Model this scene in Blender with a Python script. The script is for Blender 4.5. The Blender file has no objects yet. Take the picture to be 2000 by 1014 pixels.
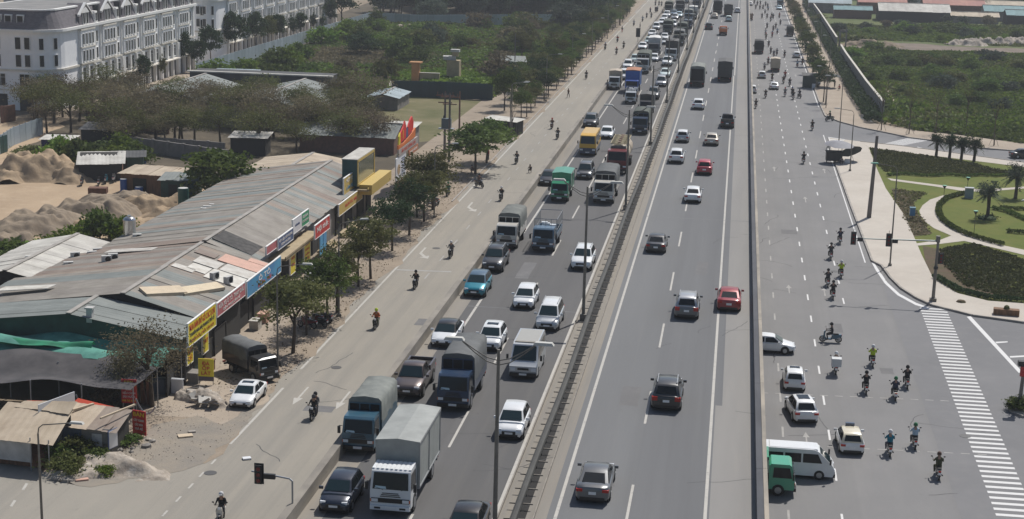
import bpy, bmesh, math, random
import numpy as np
from mathutils import Vector, Matrix
rnd = random.Random(7)
NR = np.random.RandomState(11)
SC = bpy.context.scene
COL = SC.collection

# ---------------------------------------------------------------- camera
# surveyed frame: X to the right of the road axis, Y along the road, Z up; service roads at z = 0, flyover deck at z = 6
CAM_H, FOC, ZD = 37.5, 3100.0, 6.0
CR = Matrix(((0.98960748, -0.05410124, 0.13322949), (0.14196184, 0.22010311, -0.96509143), (0.02288842, 0.97397519, 0.22549599)))
cam = bpy.data.objects.new('camera', bpy.data.cameras.new('camera'))
COL.objects.link(cam)
cam.data.sensor_fit = 'HORIZONTAL'
cam.data.sensor_width = 36.0
cam.data.lens = 36.0 * FOC / 2000.0
cam.data.clip_end = 6000
cam.matrix_world = Matrix.Translation((0, 0, CAM_H)) @ CR.to_4x4()
SC.camera = cam

# ---------------------------------------------------------------- daylight
SUN_DIR = Vector((0.30, 0.63, 1.0)).normalized()
w = bpy.data.worlds.new('World'); SC.world = w; w.use_nodes = True
nt = w.node_tree
sky = nt.nodes.new('ShaderNodeTexSky'); sky.sky_type = 'NISHITA'; sky.sun_disc = False
sky.sun_elevation = math.asin(SUN_DIR.z); sky.sun_rotation = math.atan2(SUN_DIR.x, SUN_DIR.y)
sky.air_density = 1.0; sky.dust_density = 1.5; sky.ozone_density = 1.0
bg = nt.nodes['Background']; bg.inputs[1].default_value = 0.09
nt.links.new(sky.outputs[0], bg.inputs[0])
sun = bpy.data.objects.new('sun', bpy.data.lights.new('sun', 'SUN'))
COL.objects.link(sun)
sun.data.energy = 4.6; sun.data.angle = math.radians(0.53); sun.data.color = (1.0, 0.965, 0.915)
sun.rotation_euler = SUN_DIR.to_track_quat('Z', 'Y').to_euler()
SC.view_settings.view_transform = 'Standard'; SC.view_settings.look = 'None'
SC.view_settings.exposure = -0.10; SC.view_settings.gamma = 1.0
SC.view_settings.use_curve_mapping = False
SC.cycles.volume_bounces = 0; SC.cycles.max_bounces = 6
SC.cycles.diffuse_bounces = 3; SC.cycles.glossy_bounces = 3; SC.cycles.transmission_bounces = 2
HAZE_DENSITY = 0.00022

# ---------------------------------------------------------------- survey helper: where the ground (height z) lies for a point measured in the photo
def G(px, py, z=0.0):
    v = CR @ Vector((px - 1000.0, 507.0 - py, -FOC))
    t = (z - CAM_H) / v.z
    return (v.x * t, v.y * t)

# ---------------------------------------------------------------- materials
MATS = {}
def mat(name, c=None, rough=.8, metal=0., c2=None, scale=1., detail=4., coat=0., bump=0., bscale=None, spec=None, rand=0., stretch=None, lo=.35, hi=.65, emit=0.):
    if name in MATS: return MATS[name]
    m = bpy.data.materials.new(name); m.use_nodes = True; MATS[name] = m
    n, l = m.node_tree.nodes, m.node_tree.links
    b = n['Principled BSDF']
    b.inputs['Roughness'].default_value = rough; b.inputs['Metallic'].default_value = metal
    if spec is not None: b.inputs['Specular IOR Level'].default_value = spec
    if coat: b.inputs['Coat Weight'].default_value = coat; b.inputs['Coat Roughness'].default_value = .06
    c = tuple(c) + (1,)
    b.inputs['Base Color'].default_value = c
    out = None
    if c2 is not None or bump:
        tc = n.new('ShaderNodeTexCoord'); mp = n.new('ShaderNodeMapping'); l.new(tc.outputs['Object'], mp.inputs[0])
        if stretch: mp.inputs['Scale'].default_value = stretch
    if c2 is not None:
        t = n.new('ShaderNodeTexNoise'); t.inputs['Scale'].default_value = scale; t.inputs['Detail'].default_value = detail; t.inputs['Roughness'].default_value = .62
        l.new(mp.outputs[0], t.inputs['Vector'])
        r = n.new('ShaderNodeMapRange'); r.inputs[1].default_value = lo; r.inputs[2].default_value = hi
        l.new(t.outputs[0], r.inputs[0])
        x = n.new('ShaderNodeMix'); x.data_type = 'RGBA'
        x.inputs[6].default_value = c; x.inputs[7].default_value = tuple(c2) + (1,)
        l.new(r.outputs[0], x.inputs[0]); out = x.outputs[2]
    if rand:
        oi = n.new('ShaderNodeObjectInfo'); r = n.new('ShaderNodeMapRange')
        r.inputs[3].default_value = 1 - rand; r.inputs[4].default_value = 1 + rand
        l.new(oi.outputs['Random'], r.inputs[0])
        h = n.new('ShaderNodeHueSaturation'); l.new(r.outputs[0], h.inputs['Value'])
        r2 = n.new('ShaderNodeMapRange'); r2.inputs[3].default_value = .5 - rand * .06; r2.inputs[4].default_value = .5 + rand * .06
        l.new(oi.outputs['Random'], r2.inputs[0]); l.new(r2.outputs[0], h.inputs['Hue'])
        if out: l.new(out, h.inputs['Color'])
        else: h.inputs['Color'].default_value = c
        out = h.outputs[0]
    if out: l.new(out, b.inputs['Base Color'])
    if bump:
        t = n.new('ShaderNodeTexNoise'); t.inputs['Scale'].default_value = bscale or scale * 3; t.inputs['Detail'].default_value = 5
        l.new(mp.outputs[0], t.inputs['Vector'])
        bp = n.new('ShaderNodeBump'); bp.inputs['Strength'].default_value = min(1., bump); bp.inputs['Distance'].default_value = .1 * bump
        l.new(t.outputs[0], bp.inputs['Height']); l.new(bp.outputs[0], b.inputs['Normal'])
    if emit:
        b.inputs['Emission Color'].default_value = c; b.inputs['Emission Strength'].default_value = emit
    return m

def translucent(m, k=.35):
    n, l = m.node_tree.nodes, m.node_tree.links; b = n['Principled BSDF']; t = n.new('ShaderNodeBsdfTranslucent'); x = n.new('ShaderNodeMixShader')
    x.inputs[0].default_value = k
    src = b.inputs['Base Color'].links[0].from_socket if b.inputs['Base Color'].links else None
    if src: l.new(src, t.inputs[0])
    l.new(b.outputs[0], x.inputs[1]); l.new(t.outputs[0], x.inputs[2]); l.new(x.outputs[0], n['Material Output'].inputs[0]); return m

def ground_mat(name, layers, rough=.95, bump=.3, bscale=6.):
    """layers: first is a colour, then (colour, noise scale, lo, hi, stretch, strength) mixed on top one after the other"""
    m = bpy.data.materials.new(name); m.use_nodes = True; MATS[name] = m
    n, l = m.node_tree.nodes, m.node_tree.links
    b = n['Principled BSDF']; b.inputs['Roughness'].default_value = rough; b.inputs['Specular IOR Level'].default_value = .25
    tc = n.new('ShaderNodeTexCoord')
    cur = None; base = tuple(layers[0]) + (1,)
    for i, (c, s, lo, hi, st, k) in enumerate(layers[1:]):
        mp = n.new('ShaderNodeMapping'); l.new(tc.outputs['Object'], mp.inputs[0])
        mp.inputs['Scale'].default_value = st or (1, 1, 1); mp.inputs['Location'].default_value = (13.7 * i, 5.1 * i, 0)
        t = n.new('ShaderNodeTexNoise'); t.inputs['Scale'].default_value = s; t.inputs['Detail'].default_value = 6; t.inputs['Roughness'].default_value = .65
        l.new(mp.outputs[0], t.inputs['Vector'])
        r = n.new('ShaderNodeMapRange'); r.inputs[1].default_value = lo; r.inputs[2].default_value = hi; r.inputs[4].default_value = k
        l.new(t.outputs[0], r.inputs[0])
        x = n.new('ShaderNodeMix'); x.data_type = 'RGBA'
        if cur is None: x.inputs[6].default_value = base
        else: l.new(cur, x.inputs[6])
        x.inputs[7].default_value = tuple(c) + (1,)
        l.new(r.outputs[0], x.inputs[0]); cur = x.outputs[2]
    if cur: l.new(cur, b.inputs['Base Color'])
    else: b.inputs['Base Color'].default_value = base
    if bump:
        t = n.new('ShaderNodeTexNoise'); t.inputs['Scale'].default_value = bscale; t.inputs['Detail'].default_value = 6
        l.new(tc.outputs['Object'], t.inputs['Vector'])
        bp = n.new('ShaderNodeBump'); bp.inputs['Strength'].default_value = bump; bp.inputs['Distance'].default_value = .06
        l.new(t.outputs[0], bp.inputs['Height']); l.new(bp.outputs[0], b.inputs['Normal'])
    return m

# ---------------------------------------------------------------- mesh building
class MB:
    def __init__(s): s.v, s.f, s.m = [], [], []
    def add(s, vs, fs, mi=0, T=None):
        o = len(s.v)
        s.v += [tuple(T @ Vector(p)) for p in vs] if T is not None else [tuple(p) for p in vs]
        s.f += [tuple(i + o for i in f) for f in fs]; s.m += [mi] * len(fs); return s
    def box(s, c, d, rz=0., mi=0, T=None, top=1.):
        x, y, z = d[0] / 2, d[1] / 2, d[2] / 2
        ca, sa = math.cos(rz), math.sin(rz)
        vs = []
        for dz, k in ((-z, 1.), (z, top)):
            for a, b in ((-x, -y), (x, -y), (x, y), (-x, y)):
                a, b = a * k, b * k
                vs.append((c[0] + a * ca - b * sa, c[1] + a * sa + b * ca, c[2] + dz))
        return s.add(vs, [(3, 2, 1, 0), (4, 5, 6, 7), (0, 1, 5, 4), (1, 2, 6, 5), (2, 3, 7, 6), (3, 0, 4, 7)], mi, T)
    def quad(s, a, b, c, d, mi=0): return s.add([a, b, c, d], [(0, 1, 2, 3)], mi)
    def poly(s, pts, mi=0): return s.add(pts, [tuple(range(len(pts)))], mi)
    def prism(s, pts, z0, z1, mi=0, cap=True):
        n = len(pts); a = sum(pts[i][0] * pts[(i + 1) % n][1] - pts[(i + 1) % n][0] * pts[i][1] for i in range(n))
        if a < 0: pts = pts[::-1]
        vs = [(p[0], p[1], z0) for p in pts] + [(p[0], p[1], z1) for p in pts]
        fs = [(i, (i + 1) % n, n + (i + 1) % n, n + i) for i in range(n)]
        if cap: fs += [tuple(range(n, 2 * n)), tuple(range(n - 1, -1, -1))]
        return s.add(vs, fs, mi)
    def side(s, prof, x0, x1, mi=0, taper=None):
        """side profile in (y, z) swept across x; taper(z) narrows it"""
        n = len(prof); a = sum(prof[i][0] * prof[(i + 1) % n][1] - prof[(i + 1) % n][0] * prof[i][1] for i in range(n))
        if a < 0: prof = prof[::-1]
        t = taper or (lambda z: 1.)
        vs = [(x0 * t(p[1]), p[0], p[1]) for p in prof] + [(x1 * t(p[1]), p[0], p[1]) for p in prof]
        fs = [(n + i, n + (i + 1) % n, (i + 1) % n, i)[::-1] for i in range(n)] + [tuple(range(n - 1, -1, -1)), tuple(range(n, 2 * n))]
        return s.add(vs, fs, mi)
    def tube(s, p0, p1, r0, r1=None, n=8, mi=0, cap=True):
        r1 = r0 if r1 is None else r1
        p0, p1 = Vector(p0), Vector(p1); d = (p1 - p0)
        q = d.to_track_quat('Z', 'Y')
        vs = []
        for p, r in ((p0, r0), (p1, r1)):
            for i in range(n):
                a = 2 * math.pi * i / n
                vs.append(tuple(p + q @ Vector((r * math.cos(a), r * math.sin(a), 0))))
        fs = [(i, (i + 1) % n, n + (i + 1) % n, n + i) for i in range(n)]
        if cap: fs += [tuple(range(n - 1, -1, -1)), tuple(range(n, 2 * n))]
        return s.add(vs, fs, mi)
    def path(s, pts, r, n=6, mi=0):
        for a, b in zip(pts[:-1], pts[1:]): s.tube(a, b, r, r, n, mi)
        return s
    def loft(s, rings, mi=0, closed=False, cap=True):
        n = len(rings[0]); vs = [p for r in rings for p in r]; fs = []
        for k in range(len(rings) - 1):
            for i in range(n if closed else n - 1):
                j = (i + 1) % n
                fs.append((k * n + i, k * n + j, (k + 1) * n + j, (k + 1) * n + i))
        if cap: fs += [tuple(range(n - 1, -1, -1)), tuple(range((len(rings) - 1) * n, len(rings) * n))]
        return s.add(vs, fs, mi)
    def dome(s, c, r, h=None, n=10, k=4, mi=0, full=False):
        h = h or r; rings = []
        lo = -math.pi / 2 if full else 0.
        for j in range(k + 1):
            a = lo + (math.pi / 2 - lo) * j / k
            rings.append([(c[0] + r * math.cos(a) * math.cos(2 * math.pi * i / n), c[1] + r * math.cos(a) * math.sin(2 * math.pi * i / n), c[2] + h * math.sin(a)) for i in range(n)])
        return s.loft(rings, mi, True, True)
    def mesh(s, name, mats, smooth=0):
        me = bpy.data.meshes.new(name); me.from_pydata(s.v, [], s.f)
        for m in mats: me.materials.append(m)
        if any(s.m): me.polygons.foreach_set('material_index', s.m)
        if smooth:
            me.polygons.foreach_set('use_smooth', [True] * len(s.f))
            me.set_sharp_from_angle(angle=math.radians(smooth))
        me.update(); return me
    def build(s, name, mats, parent=None, smooth=0, loc=None, rz=0.):
        if not isinstance(mats, (list, tuple)): mats = [mats]
        return obj(name, s.mesh(name, mats, smooth), parent, loc, rz)

def obj(name, me, parent=None, loc=None, rz=0.):
    o = bpy.data.objects.new(name, me); COL.objects.link(o)
    if parent is not None: o.parent = parent
    if loc is not None: o.location = loc
    if rz: o.rotation_euler = (0, 0, rz)
    return o
ALL = []
def tag(o, label, cat, group=None, kind=None):
    o['label'] = label; o['category'] = cat
    if group: o['group'] = group
    if kind: o['kind'] = kind
    ALL.append(o); return o
def empty(name, loc, rz=0.):
    o = bpy.data.objects.new(name, None); COL.objects.link(o); o.empty_display_size = .3
    o.location = loc; o.rotation_euler = (0, 0, rz); return o
def struct(o, kind='structure'): o['kind'] = kind; return o
KIDS = {}
def copy_tree(o, parent=None):
    c = o.copy(); COL.objects.link(c)
    if parent is not None: c.parent = parent
    ks = KIDS.get(o.name)
    if ks is None: ks = KIDS[o.name] = list(o.children)
    for k in ks: copy_tree(k, c)
    return c
def paint(o, i, m):
    o.material_slots[i].link = 'OBJECT'; o.material_slots[i].material = m
def text_mesh(s, size, m, extrude=.01, align='CENTER', bold=0.):
    cu = bpy.data.curves.new('t', 'FONT'); cu.body = s; cu.size = size; cu.align_x = align; cu.align_y = 'CENTER'; cu.extrude = extrude; cu.resolution_u = 2; cu.offset = bold * size
    t = bpy.data.objects.new('t', cu); COL.objects.link(t)
    me = bpy.data.meshes.new_from_object(t.evaluated_get(bpy.context.evaluated_depsgraph_get()))
    bpy.data.objects.remove(t); bpy.data.curves.remove(cu)
    me.name = 'lettering'; me.materials.clear(); me.materials.append(m); return me
def lettering(parent, s, size, m, loc, rot, width=None, bold=.012):
    me = text_mesh(s, size, m, .008, bold=bold)
    o = obj('lettering', me, parent); o.location = loc; o.rotation_euler = rot
    if width:
        xs = [v.co.x for v in me.vertices]
        if xs: o.scale.x = width / max(.01, max(xs) - min(xs))
    return o
ORD = 'first second third fourth fifth sixth seventh eighth ninth tenth eleventh twelfth thirteenth fourteenth fifteenth sixteenth seventeenth eighteenth nineteenth twentieth'.split()
def ordinal(i):
    if i < 20: return ORD[i]
    t = ['twenty', 'thirty', 'forty', 'fifty', 'sixty', 'seventy', 'eighty', 'ninety'][(i + 1) // 10 - 2]
    return (t[:-1] + 'ieth') if (i + 1) % 10 == 0 else t + '-' + ORD[i % 10]
GLASS = mat('glass_dark', (.008, .011, .013), .12, spec=.3)
GLASS2 = mat('windscreen_glass', (.012, .026, .030), .08, spec=.45)
WHITE = mat('white_wall', (.88, .875, .87), .8, c2=(.77, .77, .775), scale=.35, detail=6)
BLACK = mat('black_plastic', (.012, .012, .013), .5)
RUBBER = mat('rubber', (.012, .012, .012), .85)
STEEL = mat('galvanised_steel', (.32, .33, .34), .45, .6)
RIM = mat('wheel_alloy', (.35, .36, .37), .35, .7)
LAMPG = mat('lamp_glass', (.72, .74, .76), .12, spec=.8)
TAIL = mat('tail_lamp', (.38, .02, .012), .2)
PLATE = mat('number_plate_white', (.75, .75, .74), .4)

# ================================================================ GROUND AND ROADS
DIRT = ground_mat('dirt_ground', [(.27, .215, .155), ((.18, .14, .10), .05, .35, .7, None, .8), ((.33, .27, .20), .25, .5, .75, None, .7), ((.17, .13, .09), .9, .55, .8, None, .5)], bump=.6, bscale=2.5)
SAND = ground_mat('sandy_verge', [(.30, .245, .185), ((.215, .175, .135), .35, .4, .7, None, .7), ((.37, .31, .24), .8, .55, .8, None, .6)], bump=.5, bscale=5)
YARD = ground_mat('sand_yard_ground', [(.40, .30, .20), ((.30, .22, .145), .12, .4, .65, None, .7), ((.47, .365, .255), .5, .5, .75, None, .6)], bump=.6, bscale=1.5)
ASPH_S = ground_mat('service_asphalt', [(0.3, 0.275, 0.233), ((0.24, 0.225, 0.196), .09, .35, .65, (1, .3, 1), .8), ((0.348, 0.31, 0.253), .6, .5, .8, (1, .12, 1), .6), ((0.192, 0.181, 0.163), 2.2, .62, .75, (1, .35, 1), .5), ((.20, .19, .17), .62, .50, .72, (1, .004, 1), .6), ((.08, .08, .08), 5., .58, .78, None, .30)], rough=.9, bump=.15, bscale=20)
ASPH_R = ground_mat('junction_asphalt', [(0.214, 0.209, 0.206), ((0.177, 0.175, 0.173), .07, .35, .65, None, .8), ((0.244, 0.237, 0.226), .5, .5, .8, (1, .15, 1), .5), ((0.137, 0.135, 0.134), 1.7, .63, .75, None, .5), ((0.173, 0.17, 0.167), .62, .50, .72, (1, .004, 1), .6), ((.08, .08, .08), 5., .58, .78, None, .30)], rough=.9, bump=.15, bscale=20)
ASPH_D = ground_mat('side_road_asphalt', [(.19, .188, .19), ((.155, .155, .158), .1, .35, .65, None, .8), ((.22, .215, .21), .9, .5, .8, None, .5)], rough=.9, bump=.15, bscale=20)
ASPH_A = ground_mat('deck_asphalt_left', [(0.12, 0.117, 0.115), ((0.0935, 0.0926, 0.0918), .25, .35, .65, (1, .06, 1), .8), ((0.145, 0.137, 0.126), .8, .55, .8, (1.4, .03, 1), .6), ((0.0711, 0.0711, 0.0711), 1.9, .63, .76, (1, .4, 1), .55), ((0.085, 0.0833, 0.0816), .62, .50, .72, (1, .004, 1), .6), ((.08, .08, .08), 5., .58, .78, None, .30)], rough=.88, bump=.15, bscale=20)
ASPH_B = ground_mat('deck_asphalt_right', [(0.166, 0.168, 0.169), ((0.139, 0.141, 0.143), .3, .35, .65, (1, .05, 1), .8), ((0.194, 0.191, 0.184), .9, .55, .8, (1.4, .03, 1), .5), ((0.109, 0.109, 0.109), 2.3, .64, .76, (1, .6, 1), .55), ((0.126, 0.127, 0.128), .62, .50, .72, (1, .004, 1), .6), ((.08, .08, .08), 5., .58, .78, None, .30)], rough=.88, bump=.15, bscale=20)
ASPH_C = ground_mat('deck_asphalt_patch', [(0.154, 0.156, 0.158), ((0.128, 0.129, 0.132), .3, .35, .65, (1, .05, 1), .8), ((0.18, 0.179, 0.174), .9, .55, .8, (1.4, .03, 1), .5), ((0.114, 0.115, 0.117), .62, .50, .72, (1, .004, 1), .6), ((.08, .08, .08), 5., .58, .78, None, .30)], rough=.88, bump=.15, bscale=20)
CONC = ground_mat('deck_concrete', [(.27, .247, .213), ((.18, .17, .155), .3, .35, .7, (1, .05, 1), .8), ((.31, .265, .2), .9, .5, .8, (1.5, .05, 1), .7)], bump=.2, bscale=12)
SHLD = ground_mat('deck_shoulder', [(.255, .245, .23), ((.215, .208, .198), .5, .35, .7, (1, .06, 1), .8), ((.29, .272, .245), 1.1, .55, .8, (1, .1, 1), .4)], bump=.15, bscale=16)
PAVE = ground_mat('pavement_tiles', [(0.495, 0.453, 0.395), ((0.409, 0.365, 0.312), .12, .35, .7, None, .8), ((0.564, 0.511, 0.436), .7, .5, .8, None, .5), ((0.3, 0.249, 0.194), 1.5, .62, .8, None, .4)], bump=.25, bscale=9)
PAVD = ground_mat('dusty_pavement', [(0.369, 0.308, 0.242), ((0.286, 0.237, 0.187), .15, .35, .7, None, .8), ((0.44, 0.38, 0.308), .6, .5, .8, None, .6)], bump=.3, bscale=8)
LAWN = ground_mat('lawn_grass', [(0.0952, 0.121, 0.0192), ((0.151, 0.142, 0.0336), .22, .4, .7, None, .8), ((0.0672, 0.0966, 0.0144), .7, .5, .75, None, .7), ((0.134, 0.0945, 0.036), .1, .6, .75, None, .6)], bump=.6, bscale=12)
BED = ground_mat('plant_bed_soil', [(.10, .07, .045), ((.055, .06, .02), .8, .4, .7, None, .7), ((.15, .11, .07), 1.6, .5, .8, None, .5)], bump=.8, bscale=6)
FIELD = ground_mat('wild_field_ground', [(0.072, 0.0984, 0.0264), ((0.12, 0.126, 0.042), .06, .4, .7, None, .8), ((0.048, 0.042, 0.024), .3, .5, .75, None, .7), ((0.09, 0.138, 0.0336), .7, .5, .8, None, .6)], bump=.8, bscale=1.5)
LINE = ground_mat('road_paint', [(.44, .42, .38), ((.34, .325, .30), 1.3, .5, .8, None, .7), ((.24, .23, .22), 2.5, .56, .72, None, .9)], rough=.7, bump=0)
LINE_W = ground_mat('fresh_road_paint', [(.62, .615, .60), ((.42, .41, .40), 2.5, .55, .8, None, .8)], rough=.7, bump=0)
LINE_F = ground_mat('worn_road_paint', [(.36, .35, .33), ((.25, .24, .225), 1.2, .4, .7, None, .9)], rough=.75, bump=0)
KERB = mat('kerb_stone', (.36, .33, .29), .9, c2=(.24, .22, .2), scale=.8)

def sheet(name, pts, m, z, kind='structure'):
    mb = MB(); mb.poly([(p[0], p[1], z) for p in pts])
    a = sum(pts[i][0] * pts[(i + 1) % len(pts)][1] - pts[(i + 1) % len(pts)][0] * pts[i][1] for i in range(len(pts)))
    if a < 0: mb.f = [f[::-1] for f in mb.f]
    me = mb.mesh(name, [m])
    if len(pts) > 4:
        bm = bmesh.new(); bm.from_mesh(me); bmesh.ops.triangulate(bm, faces=bm.faces); bm.to_mesh(me); bm.free()
    return struct(obj(name, me), kind)
def rough(pts, amp=.5, step=1.2, seed=1):
    r = random.Random(seed); out = []
    for a, b in zip(pts, pts[1:] + pts[:1]):
        L = math.hypot(b[0] - a[0], b[1] - a[1]); n = max(1, int(L / step)); ph = r.uniform(0, 6)
        for i in range(n):
            t = i / n; k = amp * math.sin(math.pi * t) ** .5 if n > 1 else 0
            e = k * (.6 * math.sin(t * L * .55 + ph) + .5 * r.uniform(-1, 1))
            out.append((a[0] + (b[0] - a[0]) * t - (b[1] - a[1]) / max(L, .01) * e, a[1] + (b[1] - a[1]) * t + (b[0] - a[0]) / max(L, .01) * e))
    return out
def rect(x0, x1, y0, y1): return [(x0, y0), (x1, y0), (x1, y1), (x0, y1)]
def GP(pts, z=0.): return [G(x, y, z) for x, y in pts]
def slab(name, pts, m, z0, z1, side=None):
    mb = MB(); mb.prism(pts, z0, z1)
    n = len(pts); mb.m = [1] * n + [0, 0]
    me = mb.mesh(name, [m, side or m])
    bm = bmesh.new(); bm.from_mesh(me); bmesh.ops.triangulate(bm, faces=[f for f in bm.faces if len(f.verts) > 4]); bm.to_mesh(me); bm.free()
    return struct(obj(name, me))

sheet('ground', rect(-1400, 1400, -250, 1550), DIRT, -.05)
# left service road, its dirt verge and the side street at the bottom left
sheet('service_road', rect(-35.2, -21.4, -120, 1000), ASPH_S, 0.)
mb = MB(); xs = [(-33.55 + .35 * math.sin(y * .21) + .25 * math.sin(y * .57 + 1) + .2 * math.sin(y * 1.3), y) for y in range(96, 900, 2)]
sheet('dirt_verge', xs + [(-46, 898), (-46, 96)], SAND, .012)
edge = [(-10, 893), (60, 886), (95, 938), (150, 948), (215, 938), (290, 926), (350, 905), (400, 880), (438, 862), (470, 842)]
sheet('side_street', [(-200, 85)] + GP(edge[:1])[:1] + GP(edge[1:]) + [(-33.8, 96), (-33.8, -120), (-200, -120)], ASPH_S, .004)
DUSTY = ground_mat('dusty_asphalt', [(.27, .235, .19), ((.215, .197, .172), .3, .4, .65, None, .9), ((.32, .275, .215), .8, .5, .8, None, .6), ((.13, .115, .1), 1.1, .62, .78, None, .5)], bump=.4, bscale=6)
sheet('dust_patch', rough(GP([(96, 938), (150, 949), (230, 944), (330, 925), (395, 906), (432, 872), (470, 838), (520, 790), (490, 795), (430, 830), (385, 812), (300, 830), (270, 870), (200, 905)]), .45, .7, 3), DUSTY, .018)
sheet('shop_forecourt', rough(GP([(300, 760), (365, 742), (425, 690), (480, 640), (560, 585), (640, 505), (745, 400), (790, 380), (740, 440), (640, 545), (560, 630), (520, 690), (545, 725), (515, 790), (440, 830), (385, 815), (300, 812)]), .5, .8, 4), PAVD, .016)
# right-hand roads, junction and side road
sheet('junction_road', [(2.9, -120), (200, -120), (200, 152), (24, 152), (24, 320), (24, 1000), (2.9, 1000)], ASPH_R, 0.)
sheet('side_road', [(15.75, 158), (15.6, 120), (15.3, 70), (15, -120), (199, -120), (199, 150), (30, 150), (22, 158)], ASPH_D, .005)
up = [(1612, 229), (1640, 239), (1680, 250), (1744, 263), (1776, 270), (1816, 275), (1904, 290), (2000, 297), (2120, 312)]
lo_ = [(1617, 270), (1680, 278), (1757, 286), (1824, 295), (1904, 306), (2000, 319), (2120, 336)]
sheet('park_road', GP(up) + GP(lo_)[::-1] + [G(1590, 265), G(1585, 232)], ASPH_D, .006)
# raised pavements
walk_r = [(1697, 290), (1712, 330), (1730, 370), (1768, 425), (1800, 500), (1822, 545), (1870, 575), (1930, 590), (2010, 596), (2150, 612)]
kerb_c = [(2150, 652), (2000, 632), (1900, 618), (1860, 608), (1820, 598), (1790, 584), (1760, 565), (1738, 543), (1722, 521)]
corner = [(1617, 270), (1680, 278), (1697, 290)]
pv = GP(corner) + GP(walk_r[1:]) + GP(kerb_c) + [(15.55, 168.6), (15.3, 200), (15.2, 229), (15.15, 252)]
slab('pavement', pv, PAVE, -.04, .13, KERB)
slab('pavement', GP([(1696, 289), (1680, 278)]) + GP(lo_[2:]) + GP([(2120, 346), (2000, 328), (1904, 316), (1824, 306), (1752, 298)]), PAVE, -.04, .128, KERB)
up2 = [(1680, 233), (1712, 243), (1792, 257), (1872, 265), (2000, 282), (2120, 296)]
slab('pavement', [(16.1, 900), (16.1, 330), (16.05, 296), (16.2, 285)] + GP([(1640, 239), (1680, 250), (1744, 263), (1776, 270), (1816, 275), (1904, 290), (2000, 297), (2120, 312)]) + GP(up2[::-1]) + [(23.6, 300), (24.5, 420), (24.5, 900)], PAVD, -.04, .12, KERB)
# kerb stones along the near right pavement: raised lip
def kerb_line(pts, w=.22, z0=0., z1=.19, name='kerb'):
    mb = MB()
    for (a, b) in zip(pts[:-1], pts[1:]):
        dx, dy = b[0] - a[0], b[1] - a[1]; L = math.hypot(dx, dy)
        k = max(1, int(L / 1.2)) if L < 60 else int(L / 2.5)
        for i in range(k):
            t = (i + .5) / k
            mb.box((a[0] + dx * t, a[1] + dy * t, (z0 + z1) / 2 + (i % 3) * .004), (L / k - .03, w, z1 - z0), math.atan2(dy, dx))
    return struct(mb.build(name, KERB))
kerb_line([(15.05, 252), (15.1, 229), (15.2, 200), (15.45, 168.6)] + GP(kerb_c)[::-1])
kerb_line([(15.98, 620), (15.98, 330), (15.95, 296), (16.1, 285)] + GP(up[1:]))
kerb_line(GP(lo_[1:]))
kerb_line([(-33.9, 610), (-33.9, 190)], .2, 0., .1)
# ---- park
park = GP([(1696, 289), (1752, 298), (1824, 306), (1904, 316), (2000, 328), (2150, 350)]) + [(150, 200), (150, 153)] + GP(walk_r)[::-1][:-1]
sheet('lawn', park, LAWN, .10)
Z6 = lambda x, y: (1680 + x / 6.25, 320 + y / 6.25)
bedp = [Z6(*p) for p in [(380, 310), (800, 370), (640, 490), (650, 560), (760, 690), (860, 870), (650, 900), (560, 700), (440, 470)]]
sheet('plant_bed', GP(bedp), BED, .112)
sheet('plant_bed', GP([(1812, 545), (1802, 482), (1840, 490), (1905, 530), (2000, 575), (2000, 588), (1930, 583), (1875, 568), (1835, 552)]), BED, .113)
sheet('park_path', GP([Z6(*p) for p in [(330, 185), (700, 235), (1300, 310), (1510, 325), (2100, 282), (2100, 305), (1510, 352), (1260, 345), (900, 285), (380, 215)]]), PAVE, .124)
po = [(1290, 352), (1120, 372), (1000, 400), (850, 450), (760, 520), (720, 585), (735, 640), (790, 720), (900, 800), (1110, 890), (970, 945), (690, 985), (700, 1012), (970, 992), (1270, 955), (1640, 1040), (2100, 1150), (2100, 1085), (1700, 1000), (1500, 940), (1300, 880), (1130, 800), (1010, 720), (960, 650), (945, 590), (960, 520), (1050, 440), (1290, 375)]
sheet('park_path', GP([Z6(*p) for p in po]), PAVE, .130)
# ---- wild ground
sheet('wild_field', [(27.5, 700), (25.9, 440), (24.9, 300)] + GP(up2[2:]) + [(200, 240), (260, 700)], FIELD, .05)
sheet('field_track', rough(GP([(1640, 88), (1720, 83), (1800, 86), (1880, 92), (2040, 97), (2040, 104), (1900, 103), (1760, 97), (1660, 99)]), 1.2, 2.5, 8), ground_mat('field_earth', [(.19, .15, .12), ((.13, .105, .08), .2, .4, .65, None, .9), ((.27, .225, .18), .4, .55, .75, None, .7)], bump=.6, bscale=2), .075)
sheet('field_track', GP([(1677, 100), (1684, 101), (1690, 118), (1700, 140), (1715, 156), (1737, 180), (1752, 205), (1764, 228), (1775, 243), (1768, 243), (1756, 225), (1744, 202), (1728, 180), (1707, 157), (1694, 140), (1684, 118)]), PAVD, .08)
sheet('scrub_ground', [(-106, 300), (-104, 446), (-46, 468), (-43.5, 290), (-60, 287), (-72, 283), (-98, 280)], FIELD, -.01)
sheet('concrete_pad', GP([(757, 158), (815, 160), (827, 166), (902, 164), (928, 168), (826, 170), (760, 168)]), PAVE, .03)
sheet('sand_yard', rough([(-140, 232), (-104, 240), (-85, 205), (-64, 196), (-56, 170), (-58, 150), (-75, 143), (-140, 150)], 1.2, 2., 5), YARD, -.02)
LITTER = ground_mat('leaf_litter_ground', [(.085, .07, .048), ((.14, .115, .08), .12, .4, .7, None, .8), ((.05, .042, .03), .5, .5, .75, None, .8), ((.19, .15, .105), .3, .62, .75, None, .7)], bump=.7, bscale=2.)
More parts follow.
